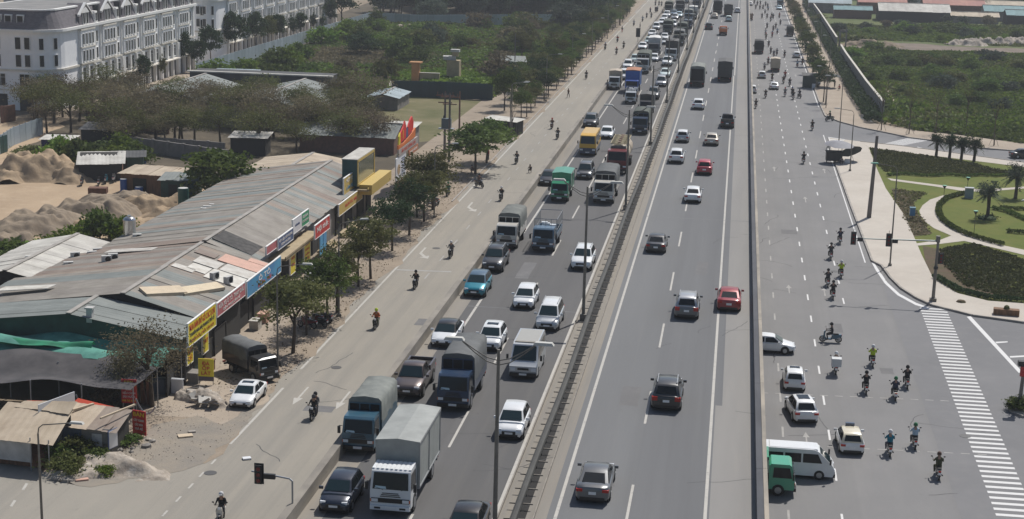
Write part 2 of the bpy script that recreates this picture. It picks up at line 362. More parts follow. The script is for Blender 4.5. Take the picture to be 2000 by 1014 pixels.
sheet('grove_floor', rough([(-100, 212), (-84, 204), (-62, 199), (-50, 200), (-44, 206), (-44, 236), (-60, 250), (-62, 284), (-104, 284), (-107, 246)], 1.5, 2.5, 6), LITTER, -.015)
DRYG = ground_mat('dry_grass_ground', [(.165, .145, .075), ((.09, .095, .035), .09, .4, .65, None, .9), ((.26, .21, .14), .2, .55, .75, None, .8)], bump=.6, bscale=3.)
sheet('dry_grass', rough([(-62, 252), (-60, 287), (-45.5, 289), (-43.5, 240), (-50, 232)], .8, 2., 7), DRYG, -.01)
sheet('wood_floor', [(-120, 452), (-92, 451), (-46, 470), (-44, 640), (-130, 640)], LITTER, -.012)
sheet('town_street', [(-112.2, 252), (-112.2, 470), (-105.2, 470), (-106.2, 305), (-107.5, 252)], PAVD, .0)
sheet('town_street', [(-170, 320.5), (-112.2, 320.5), (-112.2, 330.5), (-170, 330.5)], PAVE, .004)

# ---- road paint on the service roads
def dashes(x, y0, y1, L, P, w=.15, dx=0.):
    r = []; y = y0
    while y < y1:
        r.append(rect(x + dx * y - w / 2, x + dx * y + w / 2, y, y + L)); y += P
    return r
def paint_sheet(name, polys, m, z):
    mb = MB()
    for p in polys:
        a = sum(p[i][0] * p[(i + 1) % len(p)][1] - p[(i + 1) % len(p)][0] * p[i][1] for i in range(len(p)))
        mb.poly([(q[0], q[1], z) for q in (p if a > 0 else p[::-1])])
    return struct(mb.build(name, m))
paint_sheet('edge_line', [rect(-33.2, -33.0, 100, 113), rect(-33.2, -33.0, 118, 620)] + [rect(-33.17, -33.03, y, y + .9) for y in (98, 96, 93.6, 91.5, 89.2, 86.8, 84.6)], LINE, .008)
paint_sheet('lane_line', dashes(-29.4, 150, 560, 2.4, 8.1) + dashes(-25.7, 150, 560, 2.4, 8.1), LINE_F, .008)
paint_sheet('stop_line', [GP([(775, 526), (882, 530), (881, 532), (774, 528)])], LINE_F, .009)
def arrow(x, y, s=1., turn=False, flip=1):
    P = [(-.08, -2.2), (.08, -2.2), (.08, .6), (.35, .6), (0, 2.2), (-.35, .6), (-.08, .6)]
    if turn: P = [(-.09, -2.2), (.09, -2.2), (.09, 0), (.7, 1.2), (.95, .95), (1.05, 2.1), (.2, 1.75), (.5, 1.45), (-.09, .35)]
    return [(x + a * s, y + flip * b * s) for a, b in P]
paint_sheet('lane_arrow', [arrow(*G(822, 494), 1.2, True, -1), arrow(*G(915, 404), 1.3, True, -1), arrow(*G(886, 398), 0.1), arrow(*G(587, 773), 1, False, -1), arrow(*G(670, 782), 1, False, -1)], LINE, .010)
paint_sheet('edge_line', [rect(14.62, 14.76, 168, 262)] + [rect(15.45, 15.6, 298, 620)] + [GP([(1703, 507), (1716, 527), (1733, 552), (1757, 574), (1790, 592), (1815, 601), (1815, 604), (1788, 596), (1753, 577), (1728, 554), (1711, 529), (1699, 507)])], LINE_W, .009)
paint_sheet('lane_line', dashes(8.05, 85, 620, 2.3, 8.15) + dashes(11.4, 149.5, 620, 2.3, 8.15), LINE_W, .009)
paint_sheet('lane_line', dashes(4.75, 85, 620, 2.3, 8.15), LINE_F, .009)
paint_sheet('crossing_line', [[(x, 119.35 + .07 * x), (x + .62, 119.35 + .07 * x), (x + .62, 119.5 + .07 * x), (x, 119.5 + .07 * x)] for x in np.arange(3.2, 18, 1.15)] + [[(x, 107.45 + .06 * x), (x + .62, 107.45 + .06 * x), (x + .62, 107.6 + .06 * x), (x, 107.6 + .06 * x)] for x in np.arange(3.2, 18.2, 1.15)], LINE_F, .010)
paint_sheet('lane_arrow', [arrow(*G(1575, 858), .7), arrow(*G(1512, 330), .9), arrow(*G(1610, 334), .9), arrow(*G(1573, 390), .9), arrow(*G(1541, 565), .8), arrow(*G(1610, 570), .8), arrow(*G(1520, 145), 1), arrow(*G(1554, 148), 1)], LINE_F, .011)
zb = []
for i in range(54):
    y = 149.3 - i * .985; t = i / 53.
    x0 = 18.45 - .75 * t; zb.append([(x0, y), (x0 + 2.45, y + .02), (x0 + 2.45, y + .42), (x0, y + .40)])
paint_sheet('zebra_crossing', zb, LINE_W, .012)
paint_sheet('stop_line', [GP([(1888, 619), (1896, 618), (1996, 726), (1990, 729)]), GP([(1944, 668), (1968, 667), (1968, 669), (1946, 671)]), GP([(1972, 696), (2010, 694), (2010, 697), (1973, 699)])], LINE_W, .013)
zs = []
for i in range(9):
    t0, t1 = i / 9., (i + .55) / 9.
    A = lambda t: (1723 + 34 * t, 282 + 4 * t); B = lambda t: (1773 + 43 * t, 270 + 4.5 * t)
    zs.append(GP([A(t0), A(t1), B(t1), B(t0)]))
paint_sheet('zebra_crossing', zs, LINE_W, .014)
paint_sheet('stop_line', [GP([(1792, 287), (1808, 291), (1806, 292.5), (1790, 289)])], LINE_W, .015)
paint_sheet('hatch_marking', [GP([(1617, 270), (1621, 281), (1622.5, 281), (1619, 270)]), GP([(1620, 274), (1648, 276), (1648, 277), (1621, 275.5)]), GP([(1617, 269.5), (1650, 274), (1650, 275), (1617, 270.5)])], LINE_W, .15)

# repairs, cracks and tar seams in the road surfaces
r0 = random.Random(77)
TAR = mat('tar_seam', (.055, .054, .055), .8); PATCH = ground_mat('asphalt_repair', [(.15, .148, .148), ((.19, .185, .18), .8, .45, .7, None, .8)], bump=.2, bscale=18)
mb = MB()
def crack(x, y, L, ang, z, w=.03):
    p = (x, y)
    for i in range(int(L / .5)):
        ang += r0.uniform(-.35, .35); q = (p[0] + .5 * math.cos(ang), p[1] + .5 * math.sin(ang)); nx, ny_ = -math.sin(ang) * w, math.cos(ang) * w
        mb.add([(p[0] - nx, p[1] - ny_, z), (q[0] - nx, q[1] - ny_, z), (q[0] + nx, q[1] + ny_, z), (p[0] + nx, p[1] + ny_, z)], [(0, 1, 2, 3)]); p = q
for i in range(26): crack(r0.uniform(3.5, 15), r0.uniform(95, 260), r0.uniform(2, 7), r0.choice([0, 1.57]) + r0.uniform(-.3, .3), .007)
for i in range(22): crack(r0.uniform(-32, -23), r0.uniform(88, 260), r0.uniform(2, 7), r0.choice([0, 1.57]) + r0.uniform(-.3, .3), .007)
for i in range(30): crack(r0.choice([r0.uniform(-18.8, -12), r0.uniform(-7.6, 1.8)]), r0.uniform(76, 240), r0.uniform(2, 6), r0.choice([0, 1.57]) + r0.uniform(-.3, .3), ZD + .007, .025)
struct(mb.build('road_crack', TAR))
for x, y, w_, l_, z in ((-27, 133, 1.6, 2.2, .006), (-30.2, 108, 2.2, 1.4, .006), (9.5, 139, 1.2, 3., .0065), (6.2, 181, 1.8, 2.4, .0065), (13, 127, 1.1, 1.6, .0065), (-6.2, 96, 1.2, 4., ZD + .0065), (-13.6, 112, 1.4, 3., ZD + .0065), (-2.5, 133, 1.0, 5., ZD + .0065), (-17.4, 128, 1.1, 6., ZD + .0065)):
    sheet('road_repair', rough(rect(x, x + w_, y, y + l_), .06, .5, int(y)), PATCH, z)

# ================================================================ THE FLYOVER
XL, XR = -21.45, 2.9
DCON = mat('bridge_concrete', (.34, .32, .29), .9, c2=(.22, .2, .18), scale=.6, detail=8, stretch=(1, .4, 1.6), bump=.15, bscale=8)
PARA = mat('parapet_concrete', (.30, .27, .225), .9, c2=(.17, .155, .135), scale=.5, detail=8, stretch=(1, .5, 2), bump=.2, bscale=6)
slab('bridge_deck', rect(XL, XR, -120, 1000), CONC, ZD - 1.3, ZD, DCON)
for x0, x1, m, n in ((-19.75, -11.0, ASPH_A, 'carriageway'), (-8.45, -4.31, ASPH_B, 'carriageway'), (-4.31, -.14, ASPH_C, 'carriageway'), (.28, 2.28, SHLD, 'hard_shoulder')):
    sheet(n, rect(x0, x1, -120, 1000), m, ZD + .004)
sheet('hard_shoulder', rect(-.14, .28, -120, 97.2), SHLD, ZD + .004)
sheet('carriageway', rect(-.14, .28, 97.2, 1000), ASPH_C, ZD + .004)
for x0, x1, y0, y1 in ((XL + .6, XR - .6, -120, 86), (XL + .6, XR - .6, 143, 1000)):
    struct(MB().box(((x0 + x1) / 2, (y0 + y1) / 2, 2.3), (x1 - x0, y1 - y0, 4.7)).build('abutment_wall', DCON))
for y in (104.5, 124.5):
    for x in (-17, -9.3, -1.6):
        struct(MB().prism([(x + .6 * math.cos(a), y + .6 * math.sin(a)) for a in np.arange(0, 6.28, .524)], -.05, 4.0).build('bridge_pier', DCON, smooth=40))
    struct(MB().box((-9.3, y, 4.35), (22.5, 1.5, .7)).build('pier_cap', DCON))
Zr = ZD
def barrier(x0, x1, h, name, m, lip=.0):
    n = 44
    mb = MB()
    for i in range(n):
        y0, y1 = -60 + i * 16., -60 + (i + 1) * 16 - .03
        c = (x0 + x1) / 2; w_ = x1 - x0
        mb.side([(0, 0)] * 0 or [(y0, ZD), (y1, ZD), (y1, ZD + h), (y0, ZD + h)], x0, x1)
    return struct(mb.build(name, m))
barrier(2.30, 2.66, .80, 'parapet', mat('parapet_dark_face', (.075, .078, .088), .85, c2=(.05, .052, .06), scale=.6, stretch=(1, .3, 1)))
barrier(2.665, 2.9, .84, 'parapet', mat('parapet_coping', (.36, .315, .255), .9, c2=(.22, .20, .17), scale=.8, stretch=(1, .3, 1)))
barrier(-21.45, -21.0, .80, 'parapet', PARA)
paint_sheet('edge_line', [rect(-11.2, -11.02, 60, 700), rect(-8.1, -7.92, 60, 700), rect(-.43, -.25, 60, 290), rect(-.30, -.12, 291, 700), rect(-19.2, -19.02, 141, 168), rect(-19.2, -19.02, 178, 700), rect(-19.1, -18.9, 107, 122)], LINE, ZD + .009)
paint_sheet('lane_line', dashes(-15.32, 69, 620, 6.7, 17.05) + dashes(-4.35, 75.6, 620, 6.6, 17.05), LINE, ZD + .009)
paint_sheet('bridge_joint', [rect(-11.6 + 3, 2.3, 158.0, 158.25)] * 0 + [rect(-8.4, 2.25, 157, 157.15), rect(-19.7, -11.2, 118, 118.15)], ASPH_D, ZD + .010)
sheet('median_gap_shade', rect(-10.02, -9.52, 40, 700), mat('deck_gap_shade', (.018, .017, .016), .95), ZD + .006)  # dark sheet on the slab paints the shade down the gap between decks
# median guard rail: rail beams, posts and cross bars
RAIL = mat('rail_steel', (.05, .049, .043), .75, c2=(.03, .029, .026), scale=.7)
BAR = mat('rail_bar', (.26, .235, .20), .8, c2=(.18, .16, .14), scale=2)
XM = -9.95
gr = empty('guard_rail', (XM, 60, ZD)); tag(gr, 'long dark steel guard rail with cross bars on the median strip between the two carriageways', 'guard rail')
mb = MB(); ny = 141
prof = [(-.15, .45), (-.19, .60), (-.16, .78), (-.06, .82), (.06, .82), (.16, .78), (.19, .60), (.15, .45)]
wob = lambda y: .07 * math.sin(y * .05) + .04 * math.sin(y * .173 + 1)
mb.loft([[(wob(y) + p[0], y, p[1] + .02 * math.sin(y * .31)) for p in prof] for y in np.linspace(-10, 560, ny)], cap=False)
mb.build('rail', RAIL, gr)
post = MB().box((0, 0, .36), (.13, .10, .72)).mesh('post', [RAIL])
bar = MB().box((0, 0, .33), (1.25, .06, .07)).mesh('cross_bar', [BAR])
for i in range(250):
    y = i * 2.15
    obj('post', post, gr, (wob(y), y, 0)); obj('cross_bar', bar, gr, (wob(y) + .02, y + .25, 0))
mb = MB()
for x in (-.98, .86): mb.box((x, 275, .08), (.07, 570, .16))
mb.build('side_kerb', BAR, gr)

# ================================================================ BUILDINGS, WALLS, SIGNS
def GXp(px, py, X0):
    v = CR @ Vector((px - 1000.0, 507.0 - py, -FOC)); t = X0 / v.x
    return (v.y * t, CAM_H + v.z * t)          # (Y, Z) on the plane X = X0
def GYp(px, py, Y0):
    v = CR @ Vector((px - 1000.0, 507.0 - py, -FOC)); t = Y0 / v.y
    return (v.x * t, CAM_H + v.z * t)          # (X, Z) on the plane Y = Y0
TRIM = mat('white_trim', (.78, .77, .74), .75)
LEDGE = mat('cream_ledge', (.70, .66, .58), .8, c2=(.55, .51, .44), scale=.5)
SLATE = mat('slate_roof', (.165, .15, .16), .75, c2=(.11, .10, .108), scale=1.5, stretch=(1, 1, 3))
SLATE_D = mat('dark_roof_cheek', (.05, .048, .052), .8)
FLAT = mat('flat_roof', (.24, .23, .22), .9, c2=(.16, .16, .155), scale=.3)
WPANE = mat('house_window_pane', (.022, .024, .024), .2, rand=.6, spec=.3)
WDOOR = mat('dark_doorway', (.06, .055, .05), .6, rand=.4)
WIN = {}
def win_mesh(w_, h_, bars=1):
    k = (w_, h_)
    if k not in WIN:
        f = MB(); t = .06
        f.box((.04, -w_ / 2, 0), (.12, t, h_)).box((.04, w_ / 2, 0), (.12, t, h_)).box((.04, 0, h_ / 2), (.14, w_ + .2, t)).box((.06, 0, -h_ / 2), (.2, w_ + .24, t))
        if w_ > 1.2: f.box((.03, 0, 0), (.06, .06, h_)); f.box((.03, 0, h_ * .2), (.06, w_, .05))
        WIN[k] = (f.mesh('window', [TRIM]), MB().box((.012, 0, 0), (.024, w_, h_)).mesh('pane', [WPANE]))
    return WIN[k]
def window(parent, x, y, z, w_, h_, rz=0.):
    a, b = win_mesh(w_, h_)
    o = obj('window', a, parent, (x, y, z), rz); obj('pane', b, o); return o
def terrace(name, label, X, Y0, Y1, units, uY0, uP, frontY, xback, corner, front_windows):
    """one white terrace: long face on x = X looking over the road, short face on y = frontY, curved corner between"""
    b = empty(name, (X, Y0, 0)); tag(b, label, 'town house')
    XB = xback - X
    cx, cy = X - corner, frontY + corner
    arc = [(-corner + corner * math.sin(a), frontY + corner - corner * math.cos(a) - Y0) for a in np.linspace(0, math.pi / 2, 7)]
    plan = [(XB, frontY - Y0)] + arc + [(0, Y1 - Y0), (XB, Y1 - Y0)]
    MB().prism(plan, 0, 13.05).build('wall', WHITE, b)
    def off(d): return [(XB - d, frontY - Y0 - d)] + [(-corner + (corner + d) * math.sin(a), frontY + corner - (corner + d) * math.cos(a) - Y0) for a in np.linspace(0, math.pi / 2, 7)] + [(d, Y1 - Y0 + d * .5), (XB - d, Y1 - Y0 + d * .5)]
    MB().prism(off(.55), 13.05, 13.5).build('cornice', TRIM, b)
    MB().prism(off(.22), 6.55, 6.9).build('string_course', LEDGE, b); MB().prism(off(.12), 3.35, 3.55).build('string_course', LEDGE, b)
    o0, o1 = off(.15), off(-1.0); m = MB()
    m.loft([[(p[0], p[1], 13.5) for p in o0], [(p[0], p[1], 16.5) for p in o1]], closed=True)
    m.build('mansard_roof', SLATE, b)
    MB().prism(off(-.85), 16.5, 16.75).build('roof_edge', TRIM, b); MB().prism(off(-1.6), 16.75, 16.79).build('flat_roof', FLAT, b)
    for k in range(units):
        y = uY0 + k * uP - Y0
        MB().box((.22, y + 2.75, 9.85), (.44, 5.9, 5.85)).build('bay', WHITE, b)
        q = MB()
        for z in (6.95, 9.72, 12.72): q.box((.30, y + 2.75, z), (.62, 6.1, .22))
        q.build('bay_ledge', LEDGE, b)
        q = MB()
        for yy in (-.25, 5.75, 6.55, 9.1): q.box((.12, y + yy, 9.9), (.26, .38, 5.9))
        for yy in (-.2, 2.8, 5.8, 8.9): q.box((.25, y + yy, 3.3), (.5, .45, 6.3))
        q.build('pilaster', TRIM, b)
        for z in (11.1, 8.2):
            for j in range(4): window(b, .46, y + .75 + j * 1.33, z, .72, 1.95)
            window(b, .02, y + 7.55, z, .8, 1.95)
        for j in range(3): window(b, .03, y + 1.3 + j * 3.0, 5.05, 1.9, 2.2)
        for j in range(3):
            d_ = MB().box((.03, y + 1.3 + j * 3.0, 1.5), (.06, 2.1, 2.9)).build('shop_door', WDOOR, b)
        MB().box((.5, y + 4.4, 3.45), (1.3, 7.6, .18)).build('canopy', LEDGE, b)
        # gabled dormer with two sashes, narrow side dormer, dark party wall
        dm = MB()
        dm.add([(.1, y + .1, 13.5), (.1, y + 5.2, 13.5), (.1, y + 5.2, 15.4), (.1, y + 2.65, 17.1), (.1, y + .1, 15.4), (-3, y + .1, 13.5), (-3, y + 5.2, 13.5), (-3, y + 5.2, 15.4), (-3, y + 2.65, 17.1), (-3, y + .1, 15.4)], [(0, 1, 2, 3, 4), (0, 4, 9, 5), (1, 6, 7, 2), (4, 3, 8, 9), (3, 2, 7, 8), (5, 9, 8, 7, 6)])
        dm.build('dormer', SLATE, b)
        g = MB(); 
        for s in (-1, 1):
            g.add([(.35, y + 2.65, 17.3), (.35, y + 2.65 + s * 2.85, 15.35), (.35, y + 2.65 + s * 2.85, 15.05), (.35, y + 2.65, 17.0), (-.1, y + 2.65, 17.3), (-.1, y + 2.65 + s * 2.85, 15.35), (-.1, y + 2.65 + s * 2.85, 15.05), (-.1, y + 2.65, 17.0)], [(0, 1, 2, 3), (0, 4, 5, 1), (1, 5, 6, 2), (4, 0, 3, 7)] if s > 0 else [(3, 2, 1, 0), (1, 5, 4, 0), (2, 6, 5, 1), (7, 3, 0, 4)])
        g.add([(.3, y + 1.2, 15.55), (.3, y + 4.1, 15.55), (.3, y + 2.65, 16.55), (.02, y + 1.2, 15.55), (.02, y + 4.1, 15.55), (.02, y + 2.65, 16.55)], [(0, 1, 2), (0, 2, 5, 3), (1, 4, 5, 2), (0, 3, 4, 1)])
        g.build('pediment', TRIM, b)
        for j in (0, 1): window(b, .13, y + 1.95 + j * 1.4, 14.55, .85, 1.9)
        MB().box((-.3, y + 7.2, 14.5), (.9, 1.3, 2.0)).build('dormer', TRIM, b)
        window(b, .17, y + 7.2, 14.5, .7, 1.5)
        MB().box((-.35, y + 8.75, 14.9), (1.0, .75, 3.1)).build('party_wall', SLATE_D, b)
    for (x, z, w_, h_) in front_windows:
        o = window(b, x - X, frontY - Y0 - .02, z, w_, h_, -math.pi / 2)
        if z < 5.5: MB().box((x - X, frontY - Y0 - .03, 1.35), (w_ * 1.2, .06, 2.7)).build('shop_door', WDOOR, b)
    # corner window columns on the curve
    for a in (.52, 1.05):
        for z in (11.1, 8.3):
            window(b, -corner + (corner + .02) * math.sin(a), frontY + corner - (corner + .02) * math.cos(a) - Y0, z, .75, 1.9, a - math.pi / 2)
    # roof windows on the front mansard
    for x in (-corner - 1.1, -corner - 3.2, -corner - 5.0, -corner - 9., -corner - 11.):
        if x > XB + 1:
            window(b, x, frontY - Y0 + .35, 14.75, 1.1, 1.9, -math.pi / 2); MB().box((x, frontY - Y0 + .8, 14.8), (1.3, .8, 2.15)).build('dormer', TRIM, b)
    return b
fw = []
for x, w_ in ((-118.2, .8), (-116.6, .8) , (-112.8 - 3.4, .01)):
    pass
fw = [(x, z, 1.0, 2.0) for x in (-121.7, -118.1, -116.5) for z in (11.2, 8.3)] + [(x, 5.1, 1.7, 2.0) for x in (-121.4, -117.2)] + [(x, z, 1.0, 2.0) for x in (-124.4, -127, -130.2, -133) for z in (11.2, 8.3)]
terrace('terrace_house', 'white terrace of town houses with grey mansard roof and curved corner, behind the brown trees', -112., 257.5, 320., 6, 261.0, 9.75, 250.3, -128., 4.6, fw)
fw = [(x, z, .85, 1.7) for x in (-115.0, -113.6) for z in (11.3, 8.6)] + [(-117.5, z, 1., 1.8) for z in (11.3, 8.6)]
terrace('terrace_house', 'farther white terrace of town houses, half hidden by the round dark street trees', -112., 335., 437., 10, 341.5, 9.6, 331., -128., 4.6, fw)

# ---- small sheds, shop row
CORR = {}
def corr(name, c, c2):
    return mat('sheet_' + name, c, .75, 0., c2=c2, scale=.5, detail=8, rand=.10, bump=.0)
RG = corr('fibre_cement', (.255, .232, .20), (.175, .155, .13)); RB = corr('rust_stained', (.25, .205, .165), (.19, .14, .11)); RW = corr('pale', (.52, .50, .45), (.36, .34, .30)); RGN = corr('grey_green', (.20, .215, .20), (.15, .165, .155))
RBE = corr('beige', (.46, .38, .28), (.34, .27, .19)); RBL = corr('blue_grey', (.30, .36, .38), (.22, .27, .29)); RRED = corr('red', (.36, .14, .10), (.27, .10, .08)); RTEAL = corr('teal', (.13, .26, .27), (.09, .19, .20)); RDK = corr('dark', (.07, .07, .07), (.04, .04, .04))
WGRN = mat('green_sheet_wall', (.015, .06, .05), .6, c2=(.01, .035, .03), scale=1.2, rand=.1); WBRN = mat('brown_board_wall', (.20, .10, .055), .85, c2=(.11, .06, .035), scale=2, stretch=(3, 3, .4), rand=.2)
WGRY = mat('grey_block_wall', (.24, .22, .20), .9, c2=(.16, .15, .135), scale=.8, rand=.1); WDRK = mat('shadowy_interior', (.03, .028, .025), .9); WBRK = mat('brick_wall', (.20, .10, .07), .9, c2=(.13, .075, .055), scale=3, rand=.1)  # shadowy_interior puts the shade of interiors into a flat dark colour
WWHT = mat('whitewashed_wall', (.52, .51, .49), .85, c2=(.36, .35, .33), scale=.8)
TAN = mat('tan_render', (.40, .32, .20), .85, c2=(.31, .245, .15), scale=.9)
RCAP = mat('ridge_cap_grey', (.36, .335, .30), .8, c2=(.26, .24, .215), scale=.7)
def slope(parent, a, b, c, d, m, wd=1.1, jit=.022, name='roof_sheet', thick=.05, over=.06):
    """roof plane a-b along the ridge, d-c along the eave, split into corrugated sheets laid side by side"""
    a, b, c, d = map(Vector, (a, b, c, d)); n = max(1, round((b - a).length / wd))
    nr = (b - a).cross(d - a).normalized()
    if nr.z < 0: nr = -nr
    for i in range(n):
        t0, t1 = i / n, (i + 1) / n + over / max(.5, (b - a).length)
        o_ = nr * (jit * rnd.uniform(-1, 1) + .012 * (i % 2))
        e0 = rnd.uniform(-.08, .08)
        P = [a.lerp(b, t0) + o_, a.lerp(b, t1) + o_, d.lerp(c, t1) + o_, d.lerp(c, t0) + o_]
        P[2] = P[2] + (P[2] - P[1]).normalized() * e0; P[3] = P[3] + (P[3] - P[0]).normalized() * e0
        vs = []; q = 5
        for k in range(q):          # gentle corrugation across the sheet
            s = k / (q - 1); up = nr * (.012 if k % 2 else -.006)
            vs += [P[0].lerp(P[1], s) + up, P[3].lerp(P[2], s) + up]
        fs = [(2 * k, 2 * k + 2, 2 * k + 3, 2 * k + 1) for k in range(q - 1)]
        mm = m if not isinstance(m, (list, tuple)) else m[rnd.randrange(len(m))]
        MB().add(vs, fs).build(name, mm, parent)
def gable_shed(name, label, cat, x0, x1, y0, y1, he, hr, wall, roof, along='y', front=None, group=None, over=.4, sheet_w=1.1, xr=None, open_=False, end=None):
    """gabled shed; ridge along y (or x)"""
    cx, cy = (x0 + x1) / 2, (y0 + y1) / 2
    b = empty(name, (cx, cy, 0)); tag(b, label, cat, group)
    hx, hy = (x1 - x0) / 2, (y1 - y0) / 2
    r = (xr - cx) if xr is not None else 0.
    if along == 'y': gp = [(-hx, 0), (hx, 0), (hx, he), (r, hr - .06), (-hx, he)]
    else: gp = [(-hy, 0), (hy, 0), (hy, he), (r, hr - .06), (-hy, he)]
    m = MB()
    if along == 'y': m.add([(p[0], -hy, p[1]) for p in gp] + [(p[0], hy, p[1]) for p in gp], [(0, 1, 2, 3, 4), (9, 8, 7, 6, 5), (1, 6, 7, 2), (0, 4, 9, 5)])
    else: m.add([(-hx, p[0], p[1]) for p in gp] + [(hx, p[0], p[1]) for p in gp], [(4, 3, 2, 1, 0), (5, 6, 7, 8, 9), (2, 7, 6, 1), (5, 9, 4, 0)])
    m.build('wall', wall, b)
    k = (hr - he) / max(.1, (hx if along == 'y' else hy))
    if along == 'y':
        for s in (-1, 1):
            w_ = abs(s * hx - r); kk = (hr - he) / w_
            slope(b, (r, -hy - .25, hr), (r, hy + .25, hr), (s * (hx + over), hy + .25, he - kk * over), (s * (hx + over), -hy - .25, he - kk * over), roof, sheet_w)
        MB().box((r, 0, hr + .05), (.4, 2 * hy + .6, .07)).build('ridge_cap', RCAP, b)
    else:
        for s in (-1, 1):
            slope(b, (-hx - .25, r, hr), (hx + .25, r, hr), (hx + .25, s * (hy + over), he - k * over), (-hx - .25, s * (hy + over), he - k * over), roof, sheet_w)
        MB().box((0, r, hr + .05), (2 * hx + .6, .45, .07)).build('ridge_cap', RW, b)
    return b
def lean_shed(name, label, cat, x, y, w_, d_, h0, h1, rz, wall, roof, wall2=None, over=.35, group=None, sheet_w=1.0, open_front=False):
    """single pitch shed, local front at -y (height h0), back h1"""
    b = empty(name, (x, y, 0), rz); tag(b, label, cat, group)
    hx, hy = w_ / 2, d_ / 2
    if open_front:
        q = MB()
        for sx in (-1, 1):
            for yy, h in ((-hy, h0), (hy, h1)): q.box((sx * hx, yy, h / 2), (.1, .1, h))
        q.build('post', WBRN, b); MB().box((0, hy, h1 / 2 - .1), (w_, .06, h1 - .2)).build('wall', wall, b)
    else:
        MB().add([(-hx, -hy, 0), (hx, -hy, 0), (hx, hy, 0), (-hx, hy, 0), (-hx, -hy, h0 - .04), (hx, -hy, h0 - .04), (hx, hy, h1 - .04), (-hx, hy, h1 - .04)], [(0, 1, 5, 4), (2, 3, 7, 6), (3, 0, 4, 7), (4, 5, 6, 7)]).build('wall', wall, b)
        MB().add([(hx, -hy, 0), (hx, hy, 0), (hx, hy, h1 - .04), (hx, -hy, h0 - .04)], [(0, 1, 2, 3)]).build('side_wall', wall2 or wall, b)
        MB().box((-hx * .3, -hy - .02, h0 * .4), (w_ * .25, .05, h0 * .8)).build('door', WDRK, b)
    slope(b, (-hx - over, hy + over, h1), (hx + over, hy + over, h1), (hx + over, -hy - over, h0), (-hx - over, -hy - over, h0), roof, sheet_w, jit=.03)
    return b
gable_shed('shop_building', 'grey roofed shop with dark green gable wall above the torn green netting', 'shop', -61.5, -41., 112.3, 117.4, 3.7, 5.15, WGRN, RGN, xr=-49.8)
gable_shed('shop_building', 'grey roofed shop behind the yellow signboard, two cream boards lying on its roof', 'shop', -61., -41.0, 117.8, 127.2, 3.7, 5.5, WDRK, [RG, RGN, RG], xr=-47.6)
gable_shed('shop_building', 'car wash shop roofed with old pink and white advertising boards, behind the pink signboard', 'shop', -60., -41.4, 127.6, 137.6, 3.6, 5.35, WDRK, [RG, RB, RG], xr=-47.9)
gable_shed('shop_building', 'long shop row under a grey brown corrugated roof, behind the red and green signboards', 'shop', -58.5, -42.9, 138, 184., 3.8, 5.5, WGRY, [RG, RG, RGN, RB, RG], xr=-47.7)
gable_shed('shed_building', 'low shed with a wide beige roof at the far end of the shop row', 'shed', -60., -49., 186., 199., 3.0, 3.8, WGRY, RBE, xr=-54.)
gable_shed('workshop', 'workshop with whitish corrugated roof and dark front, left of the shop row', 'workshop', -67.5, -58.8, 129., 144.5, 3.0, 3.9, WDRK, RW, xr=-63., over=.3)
# recycled advertising boards laid over the car wash roof
PK = mat('faded_pink_board', (.56, .33, .25), .7, c2=(.46, .28, .21), scale=1.2); WB = mat('old_white_board', (.56, .54, .49), .7, c2=(.40, .37, .32), scale=1., rand=.12); CRM = mat('cream_insulation_board', (.58, .48, .34), .8, c2=(.5, .41, .29), scale=1.5, rand=.08)
def on_roof(x0, x1, y0, y1, xr, hr, he, xe, dz=.10):
    f = lambda x: hr - (hr - he) * abs(x - xr) / abs(xe - xr) + dz
    return [(x0, y0, f(x0)), (x1, y0, f(x1)), (x1, y1, f(x1)), (x0, y1, f(x0))]
def board(pts, m, label, name='roof_board', group='old boards laid on the shop roofs', t=.06):
    c = [sum(p[i] for p in pts) / 4 for i in range(3)]
    q = MB(); P = [tuple(p[i] - c[i] for i in range(3)) for p in pts]
    q.add(P + [(p[0], p[1], p[2] - t) for p in P], [(0, 1, 2, 3), (7, 6, 5, 4), (0, 4, 5, 1), (1, 5, 6, 2), (2, 6, 7, 3), (3, 7, 4, 0)])
    o = q.build(name, m, loc=c); tag(o, label, 'board', group); return o
k = (-47.9, 5.35, 3.6, -41.4)
for x0, x1, y0, y1, m, l in ((-44.6, -41.6, 128.2, 131.2, WB, 'white board on the car wash roof, just above the pink signboard'), (-46.4, -44.7, 129.0, 131.0, WB, 'small white board near the car wash ridge, cracked'), (-46.6, -44.4, 131.3, 133.4, WB, 'second white board up the car wash roof'), (-44.2, -41.5, 131.4, 133.7, WB, 'long white board along the car wash eave'),
        (-45.2, -41.5, 133.9, 136.3, PK, 'large faded pink advertising board on the car wash roof'), (-47.5, -45.6, 128.3, 129.4, WB, 'narrow white board at the ridge of the car wash roof'), (-47.4, -45.5, 134, 135.4, RB, 'rusty brown sheet next to the pink board on the car wash roof'), (-43.2, -41.4, 136.4, 137.5, PK, 'small pink board at the far corner of the car wash roof')):
    board(on_roof(x0, x1, y0, y1, *k), m, l)
board([(-47.0, 119.5, 5.6), (-46.0, 118.6, 5.3), (-43.8, 122.0, 4.75), (-44.8, 122.9, 5.05)], CRM, 'cream board lying askew across the hole in the shop roof', t=.25)
board([(-44.9, 122.5, 4.95), (-43.9, 121.6, 4.7), (-41.9, 126.0, 4.3), (-42.9, 126.7, 4.55)], CRM, 'cream board lying nearer the yellow signboard on the shop roof', t=.25)
